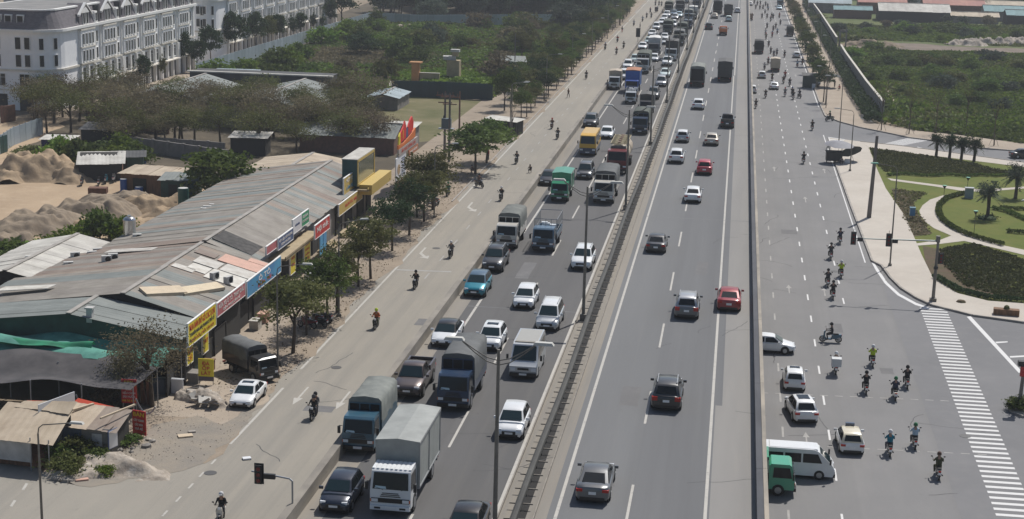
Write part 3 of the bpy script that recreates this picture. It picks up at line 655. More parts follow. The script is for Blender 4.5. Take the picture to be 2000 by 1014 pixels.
for i, (px, py, l) in enumerate(((315, 487, 'bright white sheet on the back slope of the long grey roof'), (255, 492, 'long pale sheet at the edge of the long grey roof by the steel tank'), (185, 545, 'white sheet at the back of the shop roof beside the workshop'), (50, 566, 'broken pale sheet at the left end of the grey shop roofs'))):
    x, y = G(px, py, 4.35); z = 4.62
    board([(x - 2.2, y - 1.0, z - .25), (x + 2.2, y - .6, z + .14), (x + 2.4, y + .7, z + .16), (x - 2.0, y + .5, z - .23)], WB, l)
HOLE = mat('torn_dark_felt', (.04, .038, .036), .95, c2=(.09, .085, .08), scale=2)
board(on_roof(-47.4, -43.6, 139., 142.6, -47.7, 5.5, 3.7, -42.9, .13), HOLE, 'dark torn felt covering a hole in the long roof', name='roof_felt')
# flat canopies and shop fronts
def sign(name, label, Y0, Y1, z0, z1, X, face, text=None, tcol=None, frame=None, back=.12, cat='signboard', lines=None, group=None):
    """board on the plane x = X facing the road; text is a list of (string, relative height, relative size, colour)"""
    L, H = Y1 - Y0, z1 - z0
    b = empty(name, (X, (Y0 + Y1) / 2, z0)); tag(b, label, cat, group)
    MB().box((0, 0, H / 2), (back, L, H)).build('panel', face, b)
    fr = MB()
    for s in (-1, 1): fr.box((0, s * L / 2, H / 2), (back + .03, .07, H + .07))
    for z in (0, H): fr.box((0, 0, z), (back + .03, L, .07))
    fr.build('frame', frame or TRIM, b)
    for s, rz_, sz, col, wd in (text or []):
        o = lettering(b, s, H * sz, col, (back / 2 + .012, 0, H * rz_), (math.pi / 2, 0, math.pi / 2), L * wd)
    return b
YEL = mat('sign_yellow', (.70, .58, .03), .5); SRED = mat('sign_red', (.48, .03, .025), .5); SPNK = mat('sign_faded_red', (.48, .14, .15), .6, c2=(.42, .12, .13), scale=.8); SBLU = mat('sign_blue', (.06, .32, .52), .5, c2=(.05, .22, .45), scale=.6); SGRN = mat('sign_green', (.03, .28, .13), .5)
SWHT = mat('sign_white', (.66, .67, .68), .5); SSLT = mat('sign_slate_blue', (.07, .11, .22), .5); SORG = mat('sign_orange', (.50, .16, .02), .5); SDK = mat('sign_dark_text', (.04, .05, .06), .6); STXT_R = mat('sign_text_red', (.55, .05, .02), .5); STXT_W = mat('sign_text_white', (.72, .68, .64), .6); STXT_Y = mat('sign_text_yellow', (.75, .55, .03), .5); SOCH = mat('sign_ochre', (.50, .36, .10), .6)
sign('shop_sign', 'big yellow signboard with red and dark lettering hung along the shop front', 112.0, 118.6, 3.05, 4.9, -40.3, YEL, [('MUA BÁN ĐỒ GỖ CÁC LOẠI', .74, .36, STXT_R, .9), ('CHUYÊN MUA BÁN THANH LÝ ĐỒ CŨ', .44, .2, SDK, .86), ('NHẬN SỬA CHỮA TẬN NƠI', .18, .18, SORG, .8)])
sign('shop_sign', 'faded pink signboard of the car wash with pale lettering', 119.8, 127.3, 3.35, 4.5, -40.6, SPNK, [('RỬA XE Ô TÔ  THAY DẦU', .64, .42, STXT_W, .9), ('ĐIỆN THOẠI LIÊN HỆ', .25, .24, STXT_W, .6)])
sign('shop_sign', 'sky blue signboard next to the pink one', 128.7, 139.1, 2.65, 4.15, -40.9, SBLU, [('Ô TÔ', .62, .42, STXT_W, .35), ('SỬA XE', .25, .3, SRED, .4)])
sign('shop_sign', 'orange red upright board reading OTO under the pink signboard', 123.7, 127.0, 0.8, 2.7, -41.2, SORG, [('RỬA', .84, .2, STXT_Y, .5), ('OTO', .5, .42, STXT_Y, .86), ('MỞ CỬA', .16, .16, STXT_Y, .6)])
sign('shop_sign', 'slate blue slanted signboard on the shop roof edge with pale lines of writing', 142.6, 147.9, 3.8, 4.95, -42.2, SSLT, [('VẬT LIỆU XÂY DỰNG', .66, .26, STXT_W, .85), ('SƠN NƯỚC', .3, .22, STXT_W, .6)])
sign('shop_sign', 'white signboard standing between the slate blue and the green one', 148.5, 151.7, 4.1, 5.55, -42.4, SWHT, [('NHÔM KÍNH', .5, .2, SSLT, .5)])
sign('shop_sign', 'green signboard with white lettering on the shop roof edge', 152.0, 154.8, 4.1, 5.5, -42.5, SGRN, [('GARA', .68, .28, STXT_W, .7), ('Ô TÔ XE MÁY', .34, .2, STXT_W, .8)])
sign('shop_sign', 'red banner sign with slanted white script over the blue door', 150.1, 155.9, 3.35, 4.75, -40.6, SRED, [('Nội thất', .55, .5, STXT_W, .75)])
sign('shop_sign', 'short salmon coloured roof sign left of the slate blue signboard', 139.2, 142.8, 4.1, 4.9, -42.3, SPNK, [])
sign('shop_sign', 'ochre fascia board over the shop doors beside the tan canopy', 166.8, 177.8, 2.3, 3.6, -42.4, SOCH, [('SALON TÓC  NAIL', .5, .4, STXT_R, .5)])
sign('shop_sign', 'ochre and pale blue signboard standing on the roof edge before the tall green box', 171.4, 177.3, 3.6, 5.7, -43., SOCH, [('HỚT TÓC', .75, .25, STXT_W, .6), ('LÀM ĐẸP', .35, .25, SBLU, .6)])
sign('shop_sign', 'yellow upright board covered in small writing under the green signboard', 150.0, 152.3, 0.7, 3.1, -41.7, YEL, [('SƠN', .8, .16, STXT_R, .5), ('TƯỜNG', .58, .12, STXT_R, .7), ('CHỐNG', .38, .12, STXT_R, .7), ('THẤM', .2, .12, STXT_R, .6)])
sign('shop_sign', 'second yellow upright board, left of the taller one', 144.7, 146.5, 0.9, 3.1, -41.6, YEL, [('NHÔM', .7, .16, STXT_R, .6), ('KÍNH', .4, .16, STXT_R, .6)])
sign('shop_sign', 'yellow board with red letters hanging below the big yellow signboard', 112.2, 113.6, 1.5, 2.95, -40.5, YEL, [('GỖ', .7, .3, STXT_R, .6), ('CŨ', .3, .3, STXT_R, .6)])
sign('shop_sign', 'orange yellow board beside the pale posts under the yellow signboard', 117.0, 118.4, 1.0, 2.9, -40.9, YEL, [('24/7', .5, .25, STXT_R, .8)])
o = MB().box((-41.6, 157.1, 1.6), (.1, 2.6, 2.6)).box((-41.54, 157.1, 1.6), (.04, .08, 2.6)).build('shop_door', SBLU); tag(o, 'blue shop door leaf under the red banner sign', 'door')
for i, (y, h, w_) in enumerate(((112, 2.2, 6.), (121.5, 2.2, 3.), (128.5, 2.2, 4.), (134.5, 2.3, 5.), (147.5, 2.4, 3.2), (152.8, 2.4, 2.2), (158.5, 2.4, 2.4), (168.5, 2.5, 2.6), (173.0, 2.5, 2.8), (178.8, 2.5, 3.0), (183, 2.4, 2))):
    X = -40.95 if y < 127.4 else (-41.35 if y < 138 else -42.85)
    tag(MB().box((X, y, h / 2), (.08, w_, h)).box((X + .05, y - w_ / 2, h / 2), (.1, .1, h + .1)).box((X + .05, y + w_ / 2, h / 2), (.1, .1, h + .1)).box((X + .05, y, h), (.1, w_, .1)).build('shop_opening_shade', [WDRK]), 'shop entrance with painted interior shade, %s from the near end of the shop row' % ordinal(i), 'shop entrance')  # closed panels whose dark colour stands for the shade inside the shops
cn = empty('shop_canopy', (-42.0, 148.5, 2.95)); tag(cn, 'tan concrete canopy under the slate blue and green signboards', 'canopy')
MB().box((0, 0, .1), (1.6, 13., .2)).build('canopy_slab', TAN, cn); MB().box((.75, 0, .25), (.1, 13., .3)).build('fascia', TAN, cn)
cn = empty('shop_canopy', (-42.0, 180.5, 3.55)); tag(cn, 'tan canopy in front of the tall green and ochre sign box', 'canopy')
MB().box((0, 0, .1), (1.8, 10., .2)).build('canopy_slab', TAN, cn); MB().box((.85, 0, .25), (.1, 10., .3)).build('fascia', SOCH, cn)
# tall green box standing on the shop row, with ochre frame, and its lower ochre box
tb = empty('sign_box_building', (-42.66, 179.7, 4.1)); tb.scale = (.5, .55, .77); tag(tb, 'tall dark green and ochre box with flat pale top rising from the shop row', 'building')
MB().box((-1.2, 0, 2.0), (3.6, 15.5, 4.0)).build('wall', mat('dark_green_panel', (.01, .075, .075), .6, c2=(.008, .05, .05), scale=.6), tb)
MB().box((-1.2, 0, 4.06), (3.8, 15.8, .12)).build('flat_roof', RW, tb)
q = MB()
for y in (-7.6, 7.6): q.box((.66, y, 2.0), (.2, .45, 4.0))
q.box((.66, 0, 3.8), (.2, 15.2, .35)).box((.66, 0, .2), (.2, 15.2, .35)); q.build('frame', SOCH, tb)
MB().box((.62, 0, 2.0), (.06, 14.6, 3.4)).build('glass_front', mat('green_glass_front', (.10, .11, .07), .15, spec=.6), tb)
MB().box((2.2, 3.0, -.6), (3.0, 19., 1.5)).build('lower_box', SOCH, tb)
# sign tower: stacked boards on two posts
st = empty('sign_tower', (-41.4, 198., 0)); st.scale = (1, .92, .69); tag(st, 'tall roadside sign tower with red crown boards, orange ribbon and white notice board', 'sign tower')
MB().tube((-.15, -5, 0), (-.15, -5, 7.2), .12).tube((-.15, 5, 0), (-.15, 5, 7.2), .12).tube((-.15, 0, 0), (-.15, 0, 7.2), .1).build('post', STEEL, st)
MB().box((0, -3.6, 4.7), (.14, 6.4, 4.3)).build('white_board', SWHT, st)
MB().tube((.075, -5.2, 4.6), (.10, -5.2, 4.6), .95, .95, 20).build('emblem', mat('emblem_brown', (.36, .25, .14), .6), st)
for i in range(8): lettering(st, ('THÔNG BÁO', 'KHU ĐẤT ĐẤU GIÁ', 'QUY HOẠCH')[i % 3], .3, SSLT, (.085, -2.3, 6.2 - i * .42), (math.pi / 2, 0, math.pi / 2), 2.4)
MB().box((.03, 1.0, 7.6), (.2, 13., 1.3)).build('grey_board', mat('sign_grey', (.36, .31, .28), .6), st); lettering(st, 'ẨM THỰC ĐỒNG QUÊ', .8, STXT_R, (.145, 1., 7.6), (math.pi / 2, 0, math.pi / 2), 9.5)
MB().box((.05, 4.6, 6.2), (.16, 6.5, 1.1)).build('orange_board', mat('sign_rust', (.46, .17, .08), .6), st); lettering(st, 'NHÀ HÀNG', .6, STXT_W, (.14, 4.6, 6.2), (math.pi / 2, 0, math.pi / 2), 5)
MB().box((.02, -2.4, 1.8), (.14, 6.6, 1.0)).build('pink_board', SPNK, st)
m = MB(); m.side([(-5.5, 8.3), (5.8, 8.5), (6.0, 10.2), (3, 9.5), (-2, 8.9), (-5.6, 9.1)], -.1, .1); m.build('ribbon', mat('sign_orange_red', (.62, .16, .03), .5), st)
m = MB(); m.side([(-4.2, 9.2), (-.6, 9.5), (-.4, 11.6), (-1.2, 12.8), (-2.2, 11.9), (-4.2, 11.0)], -.09, .09); m.side([(.9, 9.6), (4.4, 10.2), (4.6, 11.6), (3.6, 12.8), (2.2, 12.3), (.9, 11.3)], -.09, .09); m.build('crown_board', mat('sign_bright_red', (.60, .025, .02), .5), st)
MB().side([(-5.2, 9.0), (-4.25, 9.2), (-4.25, 11.2), (-5.0, 10.6)], -.09, .09).build('yellow_wing', YEL, st)
MB().side([(-.3, 9.5), (.8, 9.6), (.8, 11.1), (-.3, 11.4)], -.08, .08).build('blue_wing', SSLT, st)
lettering(st, '1', 2.2, STXT_Y, (.11, -2.6, 10.5), (math.pi / 2, 0, math.pi / 2))
# green and dark netting over the yard by the side street
NET_G = mat('green_net', (.11, .33, .255), .85, c2=(.035, .14, .115), scale=.45, detail=6); NET_D = mat('dark_net', (.085, .078, .078), .9, c2=(.04, .038, .04), scale=.5, detail=6)
def net(label, x0, x1, y0, y1, z0, z1, m, seed, name='shade_net', wav=.25):
    r = np.random.RandomState(seed); nx, ny_ = 34, 10; ph = r.rand(8) * 6
    vs = []
    for j in range(ny_ + 1):
        for i in range(nx + 1):
            u, v = i / nx, j / ny_
            x = x0 + (x1 - x0) * u; y = y0 + (y1 - y0) * v + .3 * math.sin(u * 9 + ph[0]) * (1 if j in (0,) else .4)
            z = z0 + (z1 - z0) * v + wav * (math.sin(u * 21 + ph[1] + v * 4) * .35 + math.sin(u * 8.2 + ph[2] - v * 5) * .5 + math.sin(v * 7 + ph[3] + u * 3) * .5)
            vs.append((x, y, z))
    fs = [(j * (nx + 1) + i, j * (nx + 1) + i + 1, (j + 1) * (nx + 1) + i + 1, (j + 1) * (nx + 1) + i) for j in range(ny_) for i in range(nx)]
    o = MB().add(vs, fs).build(name, m, smooth=60); tag(o, label, 'net'); return o
net('torn green shade net hanging below the dark green gable wall', -64., -40.6, 107.6, 112.2, 2.95, 3.35, NET_G, 3, wav=.45)
net('sagging dark grey shade net over the yard beside the side street', -64., -40.8, 101.8, 108.0, 2.65, 3.0, NET_D, 5, wav=.35)
net('bright green scrap of net lying across the torn shade net', -63., -47., 109.2, 110.4, 3.25, 3.4, mat('bright_green_net', (.02, .24, .12), .8, c2=(.015, .15, .08), scale=.8), 9, wav=.25)
ys = empty('shade_structure', (-52., 104., 0)); tag(ys, 'row of thin steel posts and rafters holding up the shade nets', 'frame')
for x in np.arange(-11.5, 12, 3.8):
    for y in (-2.2, 2.5, 7.6): MB().tube((x, y, 0), (x, y, 3.05), .05).build('post', STEEL, ys)
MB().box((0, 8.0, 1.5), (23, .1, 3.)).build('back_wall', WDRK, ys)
for i in range(5):
    m = MB(); pts = [(-58 + i * 4.4 + 1.3 * t, 101.5 + .3 * t, 2.3 - 3.2 * t * (1 - t) - .6 * t) for t in np.linspace(0, 1, 8)]
    if i in (1, 3, 4): tag(m.path(pts, .06, 6).build('bent_pipe', STEEL), 'bent grey pipe leaning in the shade yard, %s from the left' % ordinal([1, 3, 4].index(i)), 'pipe', 'bent pipes in the shade yard')
# little huts on the corner of the side street
b = empty('corner_hut', (-45.0, 94.2, 0)); tag(b, 'street hut with tan corrugated awning and white front panel at the corner', 'hut')
slope(b, (-2.6, 2.6, 3.1), (2.3, 2.0, 3.1), (2.6, -2.2, 2.0), (-2.8, -1.6, 2.0), RBE, 1.0); slope(b, (-1.5, 2.8, 3.2), (2.4, 2.4, 3.5), (2.3, 1.2, 3.0), (-1.9, 1.9, 3.0), RBE, 1.2)
MB().box((-.7, -1.5, 1.25), (3.3, .08, 1.4), -.1).build('front_panel', WWHT, b); MB().box((0, 1.8, 1.4), (4.6, .1, 2.8), -.1).build('wall', WDRK, b)
for x, y in ((-2.5, -1.6), (2.3, -2.0), (2.2, 1.8), (-2.4, 2.2), (.95, -1.8)): MB().tube((x, y, 0), (x, y, 2.3), .045).build('post', STEEL, b)
MB().box((-.1, 0, .5), (3.2, 2.2, .9), -.1).build('counter', WBRN, b)
b = empty('patched_shack', (-42.1, 97.0, 0)); tag(b, 'patched shack of blue boards and tan roofing sheets on the rubble bank', 'shack')
MB().box((0, -1.2, 1.0), (4.2, .08, 2.0)).build('wall', WGRY, b); MB().box((-.55, -1.26, 1.0), (1.3, .06, 1.9)).build('blue_panel', mat('blue_grey_board', (.075, .105, .15), .7), b); MB().box((2.1, .4, 1.0), (.08, 3.2, 2.)).build('side_wall', WDRK, b)
MB().box((-1.7, -1.27, 1.1), (.8, .06, 1.2)).build('pale_panel', WB, b); MB().box((1.2, -1.28, 1.2), (.7, .06, .9)).build('pale_panel', WWHT, b)
slope(b, (-2.3, 2.2, 2.55), (2.3, 2.2, 2.3), (2.6, -1.6, 1.9), (-2.6, -1.5, 2.1), [RBE, RB], .95, jit=.05)
MB().box((-1.5, .3, 2.5), (.16, 4.4, .14), -.5).box((2.0, .5, 2.7), (.12, 3.4, .12), -.35).build('beam', CRM, b)
MB().box((-2.2, .2, 2.9), (.06, 3.4, 1.1), -.35).build('white_board', SWHT, b)
MB().box((2.25, -1.15, 1.35), (.05, .95, 1.3), -.3).build('notice', SSLT, b); MB().box((2.275, -1.14, 1.35), (.045, .85, 1.2), -.3).build('notice_face', SWHT, b)
o = MB().add([(-47.9, 97.9, 1.9), (-45.6, 97.9, 2.1), (-45.2, 99.3, 2.5), (-47.4, 99.3, 2.4), (-46.6, 98.5, 2.5)], [(0, 1, 4), (1, 2, 4), (2, 3, 4), (3, 0, 4)]).build('tarpaulin', mat('red_tarpaulin', (.55, .06, .02), .6), smooth=60); tag(o, 'crumpled red orange tarpaulin behind the corner hut', 'tarpaulin')
o = MB().add([(-44.1, 99.4, 2.45), (-40.9, 98.9, 2.2), (-41.0, 99.3, 2.35), (-43.9, 99.8, 2.65)], [(0, 1, 2, 3)]).box((-42.5, 99.3, 2.2), (3., .1, .25)).build('tarpaulin', MATS['red_tarpaulin']); tag(o, 'narrow red tarpaulin strip behind the patched shack', 'tarpaulin')
# boards on the verge
def stand_sign(label, px, py, w_, h_, z0, rz, face, text, foot=None):
    x, y = G(px, py); b = empty('standing_sign', (x, y, 0), rz); tag(b, label, 'signboard')
    MB().box((0, 0, z0 + h_ / 2), (w_, .07, h_)).build('panel', face, b)
    if foot: MB().box((0, -.01, z0 + h_ * .09), (w_, .08, h_ * .2)).build('lower_panel', foot, b)
    for s in (-1, 1): MB().tube((s * w_ * .44, .05, 0), (s * w_ * .44, .05, z0 + h_), .03, n=6).build('post', STEEL, b)
    for s, r_, sz, col, wd in text: lettering(b, s, h_ * sz, col, (0, -.065, z0 + h_ * r_), (math.pi / 2, 0, 0), w_ * wd)
stand_sign('tall red board reading BÁN on a post beside the shade yard', 254, 822, 1.1, 1.75, 1.35, .08, SRED, [('BÁN', .89, .15, STXT_Y, .55), ('CÂY CẢNH', .74, .13, STXT_Y, .9), ('CHẬU', .58, .11, STXT_W, .4), ('TIỂU CẢNH', .42, .12, STXT_W, .85), ('SÂN VƯỜN', .27, .12, STXT_W, .8), ('098 765 4321', .1, .11, STXT_Y, .85)])
stand_sign('small red board reading BÁN among weeds at the roadside', 273, 853, 1.1, 1.75, .15, -.25, SRED, [('BÁN', .84, .24, STXT_Y, .8), ('CÂY XANH', .6, .13, STXT_W, .75), ('CÂY HOA', .42, .13, STXT_W, .6), ('GIÁ RẺ', .25, .13, STXT_W, .6)])
stand_sign('yellow board reading ĐÁ ỐP LÁT with grey foot on the forecourt', 403, 752, 1.2, 1.75, .35, .05, YEL, [('ĐÁ', .78, .22, STXT_R, .5), ('ỐP', .56, .22, STXT_R, .5), ('LÁT', .34, .22, STXT_R, .62)], mat('sign_foot_grey', (.12, .10, .12), .7))
stand_sign('narrow yellow board on a post at the edge of the shade yard', 293, 772, .5, 1.3, 2.0, .5, YEL, [('GỖ', .7, .3, STXT_R, .7), ('ĐÁ', .3, .3, STXT_R, .7)])
# ---- sand yard shacks
x, y = G(188, 352); lean_shed('yard_shack', 'tin roofed shack with red brown boards beside the sand heap', 'shack', x, y + 1.8, 5.4, 4.2, 2.2, 3.1, .35, WDRK, RW, WBRN)
x, y = G(240, 340); lean_shed('yard_shack', 'green walled lean-to just right of the red brown shack', 'shack', x, y + 2, 4., 3.2, 2.2, 2.5, .35, WGRN, RDK)
x, y = G(292, 382); lean_shed('yard_shack', 'brown plank shack with beige sheet roof and blue drums in front', 'shack', x, y + 2.2, 7.2, 4.4, 2.6, 2.9, -.08, WBRN, RBE)
x, y = G(345, 395); lean_shed('yard_shack', 'dark green tin shed in front of the dense round tree', 'shack', x, y + 1.8, 4.2, 3.6, 2.7, 3.0, .12, WGRN, RGN)
x, y = G(205, 285); lean_shed('yard_shack', 'dark open shelter among shrubs behind the sand heap', 'shack', x, y + 1, 6.5, 4, 2.5, 3.0, .1, WDRK, RDK)
x, y = G(108, 300); lean_shed('yard_shack', 'low shack with navy blue wall between the shrubs', 'shack', x, y + 1.5, 4.2, 3., 2., 2.2, .1, mat('navy_sheet', (.01, .015, .09), .6), RW)
x, y = G(490, 300); lean_shed('yard_shack', 'small dark shed with pale roof behind the long shop row', 'shack', x, y, 5, 4., 2.6, 2.9, .1, WDRK, RW)
# ---- sheds under the brown trees
gable_shed('warehouse', 'grey gabled warehouse, left of two among the brown trees', 'warehouse', -100., -84., 246., 268., 3.2, 5.3, WGRY, RGN, sheet_w=2., group=None)
gable_shed('warehouse', 'grey gabled warehouse, right of two among the brown trees', 'warehouse', -84., -64., 242., 268., 2.9, 5.1, WGRY, RGN, sheet_w=2.)
b = empty('long_shed', (-83., 271., 0)); tag(b, 'long black walled shed with a white roof edge behind the gabled warehouses', 'shed')
MB().box((0, 2, 2.6), (25.5, 5, 5.2)).build('wall', RDK, b); MB().box((0, -.2, 5.3), (26.5, .9, .22)).build('roof', RW, b); MB().box((0, 2.6, 5.22), (25.6, 4.8, .12)).build('roof_deck', RDK, b)
x, y = G(750, 215); gable_shed('tin_hut', 'pale tin hut at the left end of the dark green fence', 'hut', x - 3, x + 2.4, y, y + 10, 2.2, 2.8, WGRY, RBL)
lean_shed('tin_hut', 'grey open tin hut in the scrub under the first fence', 'hut', -95.5, 296., 8, 4, 2.5, 2.8, .05, mat('dusk_blue_sheet', (.10, .13, .17), .7), RBL)
x, y = G(690, 300); gable_shed('tin_hut', 'wide grey green tin roof sunk between brown trees behind the shop row', 'hut', x - 8, x + 6, y, y + 9, 2.6, 4.0, WBRK, RGN, along='x')
x, y = G(770, 298); lean_shed('tin_hut', 'small hut with pale roof just left of the sign tower', 'hut', x, y + 6, 4, 5, 3.2, 3.4, 0, WGRY, RW)
x, y = G(610, 250); lean_shed('tin_hut', 'white sheet roofed hut hidden in the brown trees', 'hut', x, y, 5, 4, 2.4, 2.9, .3, WBRK, RW)
# brick and block walls in the yards
def wall_run(name, label, pts, h, m, t=.25, group=None, cap=None, panel=3., cat='wall'):
    b = empty(name, (pts[0][0], pts[0][1], 0)); tag(b, label, cat, group); o_ = Vector((pts[0][0], pts[0][1]))
    i = 0
    for a, c in zip(pts[:-1], pts[1:]):
        a, c = Vector(a), Vector(c); L = (c - a).length; n = max(1, round(L / panel)); ang = math.atan2(c.y - a.y, c.x - a.x)
        me = MB().box((0, 0, h / 2), (L / n - .03, t, h)).mesh('panel', [m]); ps = MB().box((0, 0, h / 2 + .05), (t * 1.5, t * 1.5, h + .1)).mesh('pier', [m])
        cp = MB().box((0, 0, h + .06), (L / n, t + .16, .12)).mesh('coping', [cap]) if cap else None
        for k in range(n):
            p = a.lerp(c, (k + .5) / n) - o_; q = a.lerp(c, k / n) - o_
            dz = rnd.uniform(-.03, .03)
            obj('panel', me, b, (p.x, p.y, dz), ang); obj('pier', ps, b, (q.x, q.y, 0), ang)
            if cp: obj('coping', cp, b, (p.x, p.y, 0), ang)
    return b
wall_run('brick_wall', 'reddish brick wall running between the brown trees', [G(175, 238), G(250, 252), G(330, 262)], 2.4, WBRK)
wall_run('brick_wall', 'stepped stub of brick wall at the left edge', [G(5, 240), G(30, 236)], 2.6, WBRK)
wall_run('block_wall', 'grey block wall behind the shrubs of the sand yard', [G(235, 292), G(300, 300), G(420, 318), G(455, 322)], 2.0, WGRY)
wall_run('block_wall', 'grey block wall beyond the brown plank shack', [G(310, 290), G(440, 300)], 1.6, WGRY)
FEN = mat('fence_sheet_blue_grey', (.30, .35, .38), .6, c2=(.22, .27, .30), scale=.4, rand=.14); FEN2 = mat('fence_sheet_dark_green', (.012, .045, .05), .6, c2=(.01, .03, .038), scale=.5, rand=.2)
wall_run('sheet_fence', 'blue grey sheet fence along the street of town houses', [(-105.9, 303), (-105.4, 380), (-104.6, 449)], 3.0, FEN, .08, panel=2.4, cat='fence')
wall_run('sheet_fence', 'blue grey sheet fence across the back of the wild plot', [(-104.6, 449), (-90, 446), (-50, 467)], 3.0, FEN, .08, panel=2.4, cat='fence')
wall_run('sheet_fence', 'dark green sheet fence in front of the pale concrete pad', [G(765, 189), G(860, 191), G(962, 196)], 3.0, FEN2, .08, panel=1.2, cat='fence')
wall_run('sheet_fence', 'grey blue sheet fence at the left edge by the sand yard', [G(-25, 318), G(28, 283), G(84, 262)], 2.6, FEN, .08, panel=2., cat='fence')
wall_run('sheet_fence', 'short green sheet gate at the left edge of the sand yard', [G(-10, 305), G(15, 296)], 2.4, WGRN, .08, panel=1.5, cat='fence')
WCON = mat('pale_concrete_wall', (.36, .33, .28), .9, c2=(.26, .24, .205), scale=.4, rand=.06); WPAL = mat('pale_coping', (.48, .45, .39), .8)
wall_run('boundary_wall', 'pale concrete wall behind the left verge trees', [G(1052, 138), G(1095, 96), G(1150, 55), G(1180, 36)], 2.3, WCON, .2, panel=4.)
wall_run('boundary_wall', 'long concrete wall with pale coping along the right verge', [G(1719 + 4, 232, 0), G(1690, 188), G(1650, 128), G(1641, 112)], 3.0, WCON, .3, cap=WPAL, panel=4.)
wall_run('boundary_wall', 'far stretch of the concrete wall beyond the gap with the gate post', [G(1633, 96), G(1600, 42), G(1578, 10), G(1566, -8)], 3.0, WCON, .3, cap=WPAL, panel=5.)
x, y = G(1645, 92); b = empty('broken_gate', (x, y, 0)); tag(b, 'broken grey gate frame standing in the gap of the right wall', 'gate')
MB().box((-.8, 0, 2.0), (.5, .5, 4.0)).build('post', WGRY, b); MB().box((.9, 1, 2.3), (.35, .35, 4.6)).build('post', WGRY, b); MB().box((.1, .5, 4.2), (2.2, .3, .5), .5).build('lintel', WGRY, b)
# ochre gate ruins
x, y = G(812, 160); b = empty('gate_ruin', (x, y, 0)); tag(b, 'old ochre gate pillar with low wall in the overgrown plot', 'gate')
MB().box((0, 0, 1.9), (1.5, 1.5, 3.8)).box((0, 0, 3.9), (2.4, 2.4, .25)).build('pillar', mat('orange_plaster', (.42, .20, .07), .85, c2=(.33, .16, .06), scale=.9), b); MB().box((2.8, .2, .9), (4.0, .5, 1.8)).build('wall', TAN, b); MB().box((2.8, .2, 1.86), (4.1, .65, .12)).build('coping', WPAL, b)
x, y = G(886, 156); b = empty('gate_ruin', (x, y, 0)); tag(b, 'taller ochre gate house with white roof slab among bushes', 'gate')
MB().box((0, 0, 2.0), (2.6, 2.2, 4.)).build('wall', TAN, b); MB().box((-1., .5, 4.4), (2.6, 2., .7), .2).build('roof', WWHT, b); MB().box((.2, .4, 5.9), (1.8, 1.4, .5)).build('water_tank', WWHT, b); MB().box((.2, .4, 5.2), (1.2, 1., 1.)).build('tank_stand', TAN, b)
b = lean_shed('roadside_shed', 'grey board shed with tall leaning panels at the left verge', 'shed', -46.2, 330., 4.5, 6., 3.2, 3.8, .2, WGRY, RGN)
lean_shed('roadside_shed', 'dark stall under the verge trees with pale sheet roof', 'shed', *G(985, 262), 4., 5., 2.3, 2.6, 1.4, WDRK, RW)
# ---- far buildings
far = [(1620, 26, 14, 8, 3.5, RBL, WGRY, 'grey house with blue grey roof beside the far end of the right wall'), (1665, 37, 12, 6, 3., RTEAL, WBRK, 'low house with teal awning roof at the edge of the right field'), (1722, 28, 16, 8, 4., RRED, WBRK, 'house with pinkish red roof behind the teal awning'), (1785, 44, 22, 12, 3.5, RW, WDRK, 'wide shed with mottled pale roof on the right field edge'),
       (1862, 33, 20, 9, 4., RRED, WBRK, 'long house with orange red roof in the far right'), (1890, 46, 19, 6, 2.4, RBE, WGRY, 'long low shed with beige roof in front of the orange roof'), (1968, 43, 15, 9, 3.4, RTEAL, WGRY, 'shed with pale green roof at the far right edge'), (1952, 30, 18, 8, 3.4, RBE, WGRY, 'yellowish roofed house behind the pale green shed'), (1950, 16, 26, 8, 4, RBL, WWHT, 'grey roofed building at the top right edge'), (1800, 16, 20, 8, 4, RBL, WWHT, 'blue roofed house at the top edge right of the road'), (2010, 50, 14, 8, 3.2, RTEAL, WDRK, 'teal roofed hut cut by the right edge'),
       (62, 14, 18, 10, 5, RW, WWHT, 'white roofed hall behind the mansard roof, top left'), (30, -12, 20, 10, 6, RW, WWHT, 'large white building at the top left corner'), (150, -14, 16, 10, 8, RGN, TAN, 'tan building with green windows behind the mansard roof'), (250, -8, 20, 9, 5, RW, WWHT, 'pale hall behind the terrace roofs'),
       (870, 13, 30, 6, 2.6, RW, WDRK, 'row of huts with pale roof in the dark wood, left'), (960, 14, 26, 6, 2.6, RBE, WDRK, 'row of huts with beige roof in the dark wood, middle'), (1055, 15, 18, 6, 2.6, RW, WDRK, 'row of huts with white roof in the dark wood, right'), (1148, 22, 9, 6, 3.4, RW, WBRK, 'white roofed stall beside the left verge wood'), (1168, 43, 7, 4, 3., RTEAL, WDRK, 'teal roofed kiosk at the left verge'), (1180, 33, 6, 4, 2.4, RGN, WGRY, 'small grey hut beyond the teal kiosk')]
for px, py, w_, d_, h, rm, wm, lb in far:
    x, y = G(px, py)
    gable_shed('far_house' if w_ > 10 else 'far_hut', lb, 'house' if w_ > 10 else 'hut', x - w_ / 2, x + w_ / 2, y, y + d_, h, h + d_ * .18, wm, rm, along='x', sheet_w=3.)

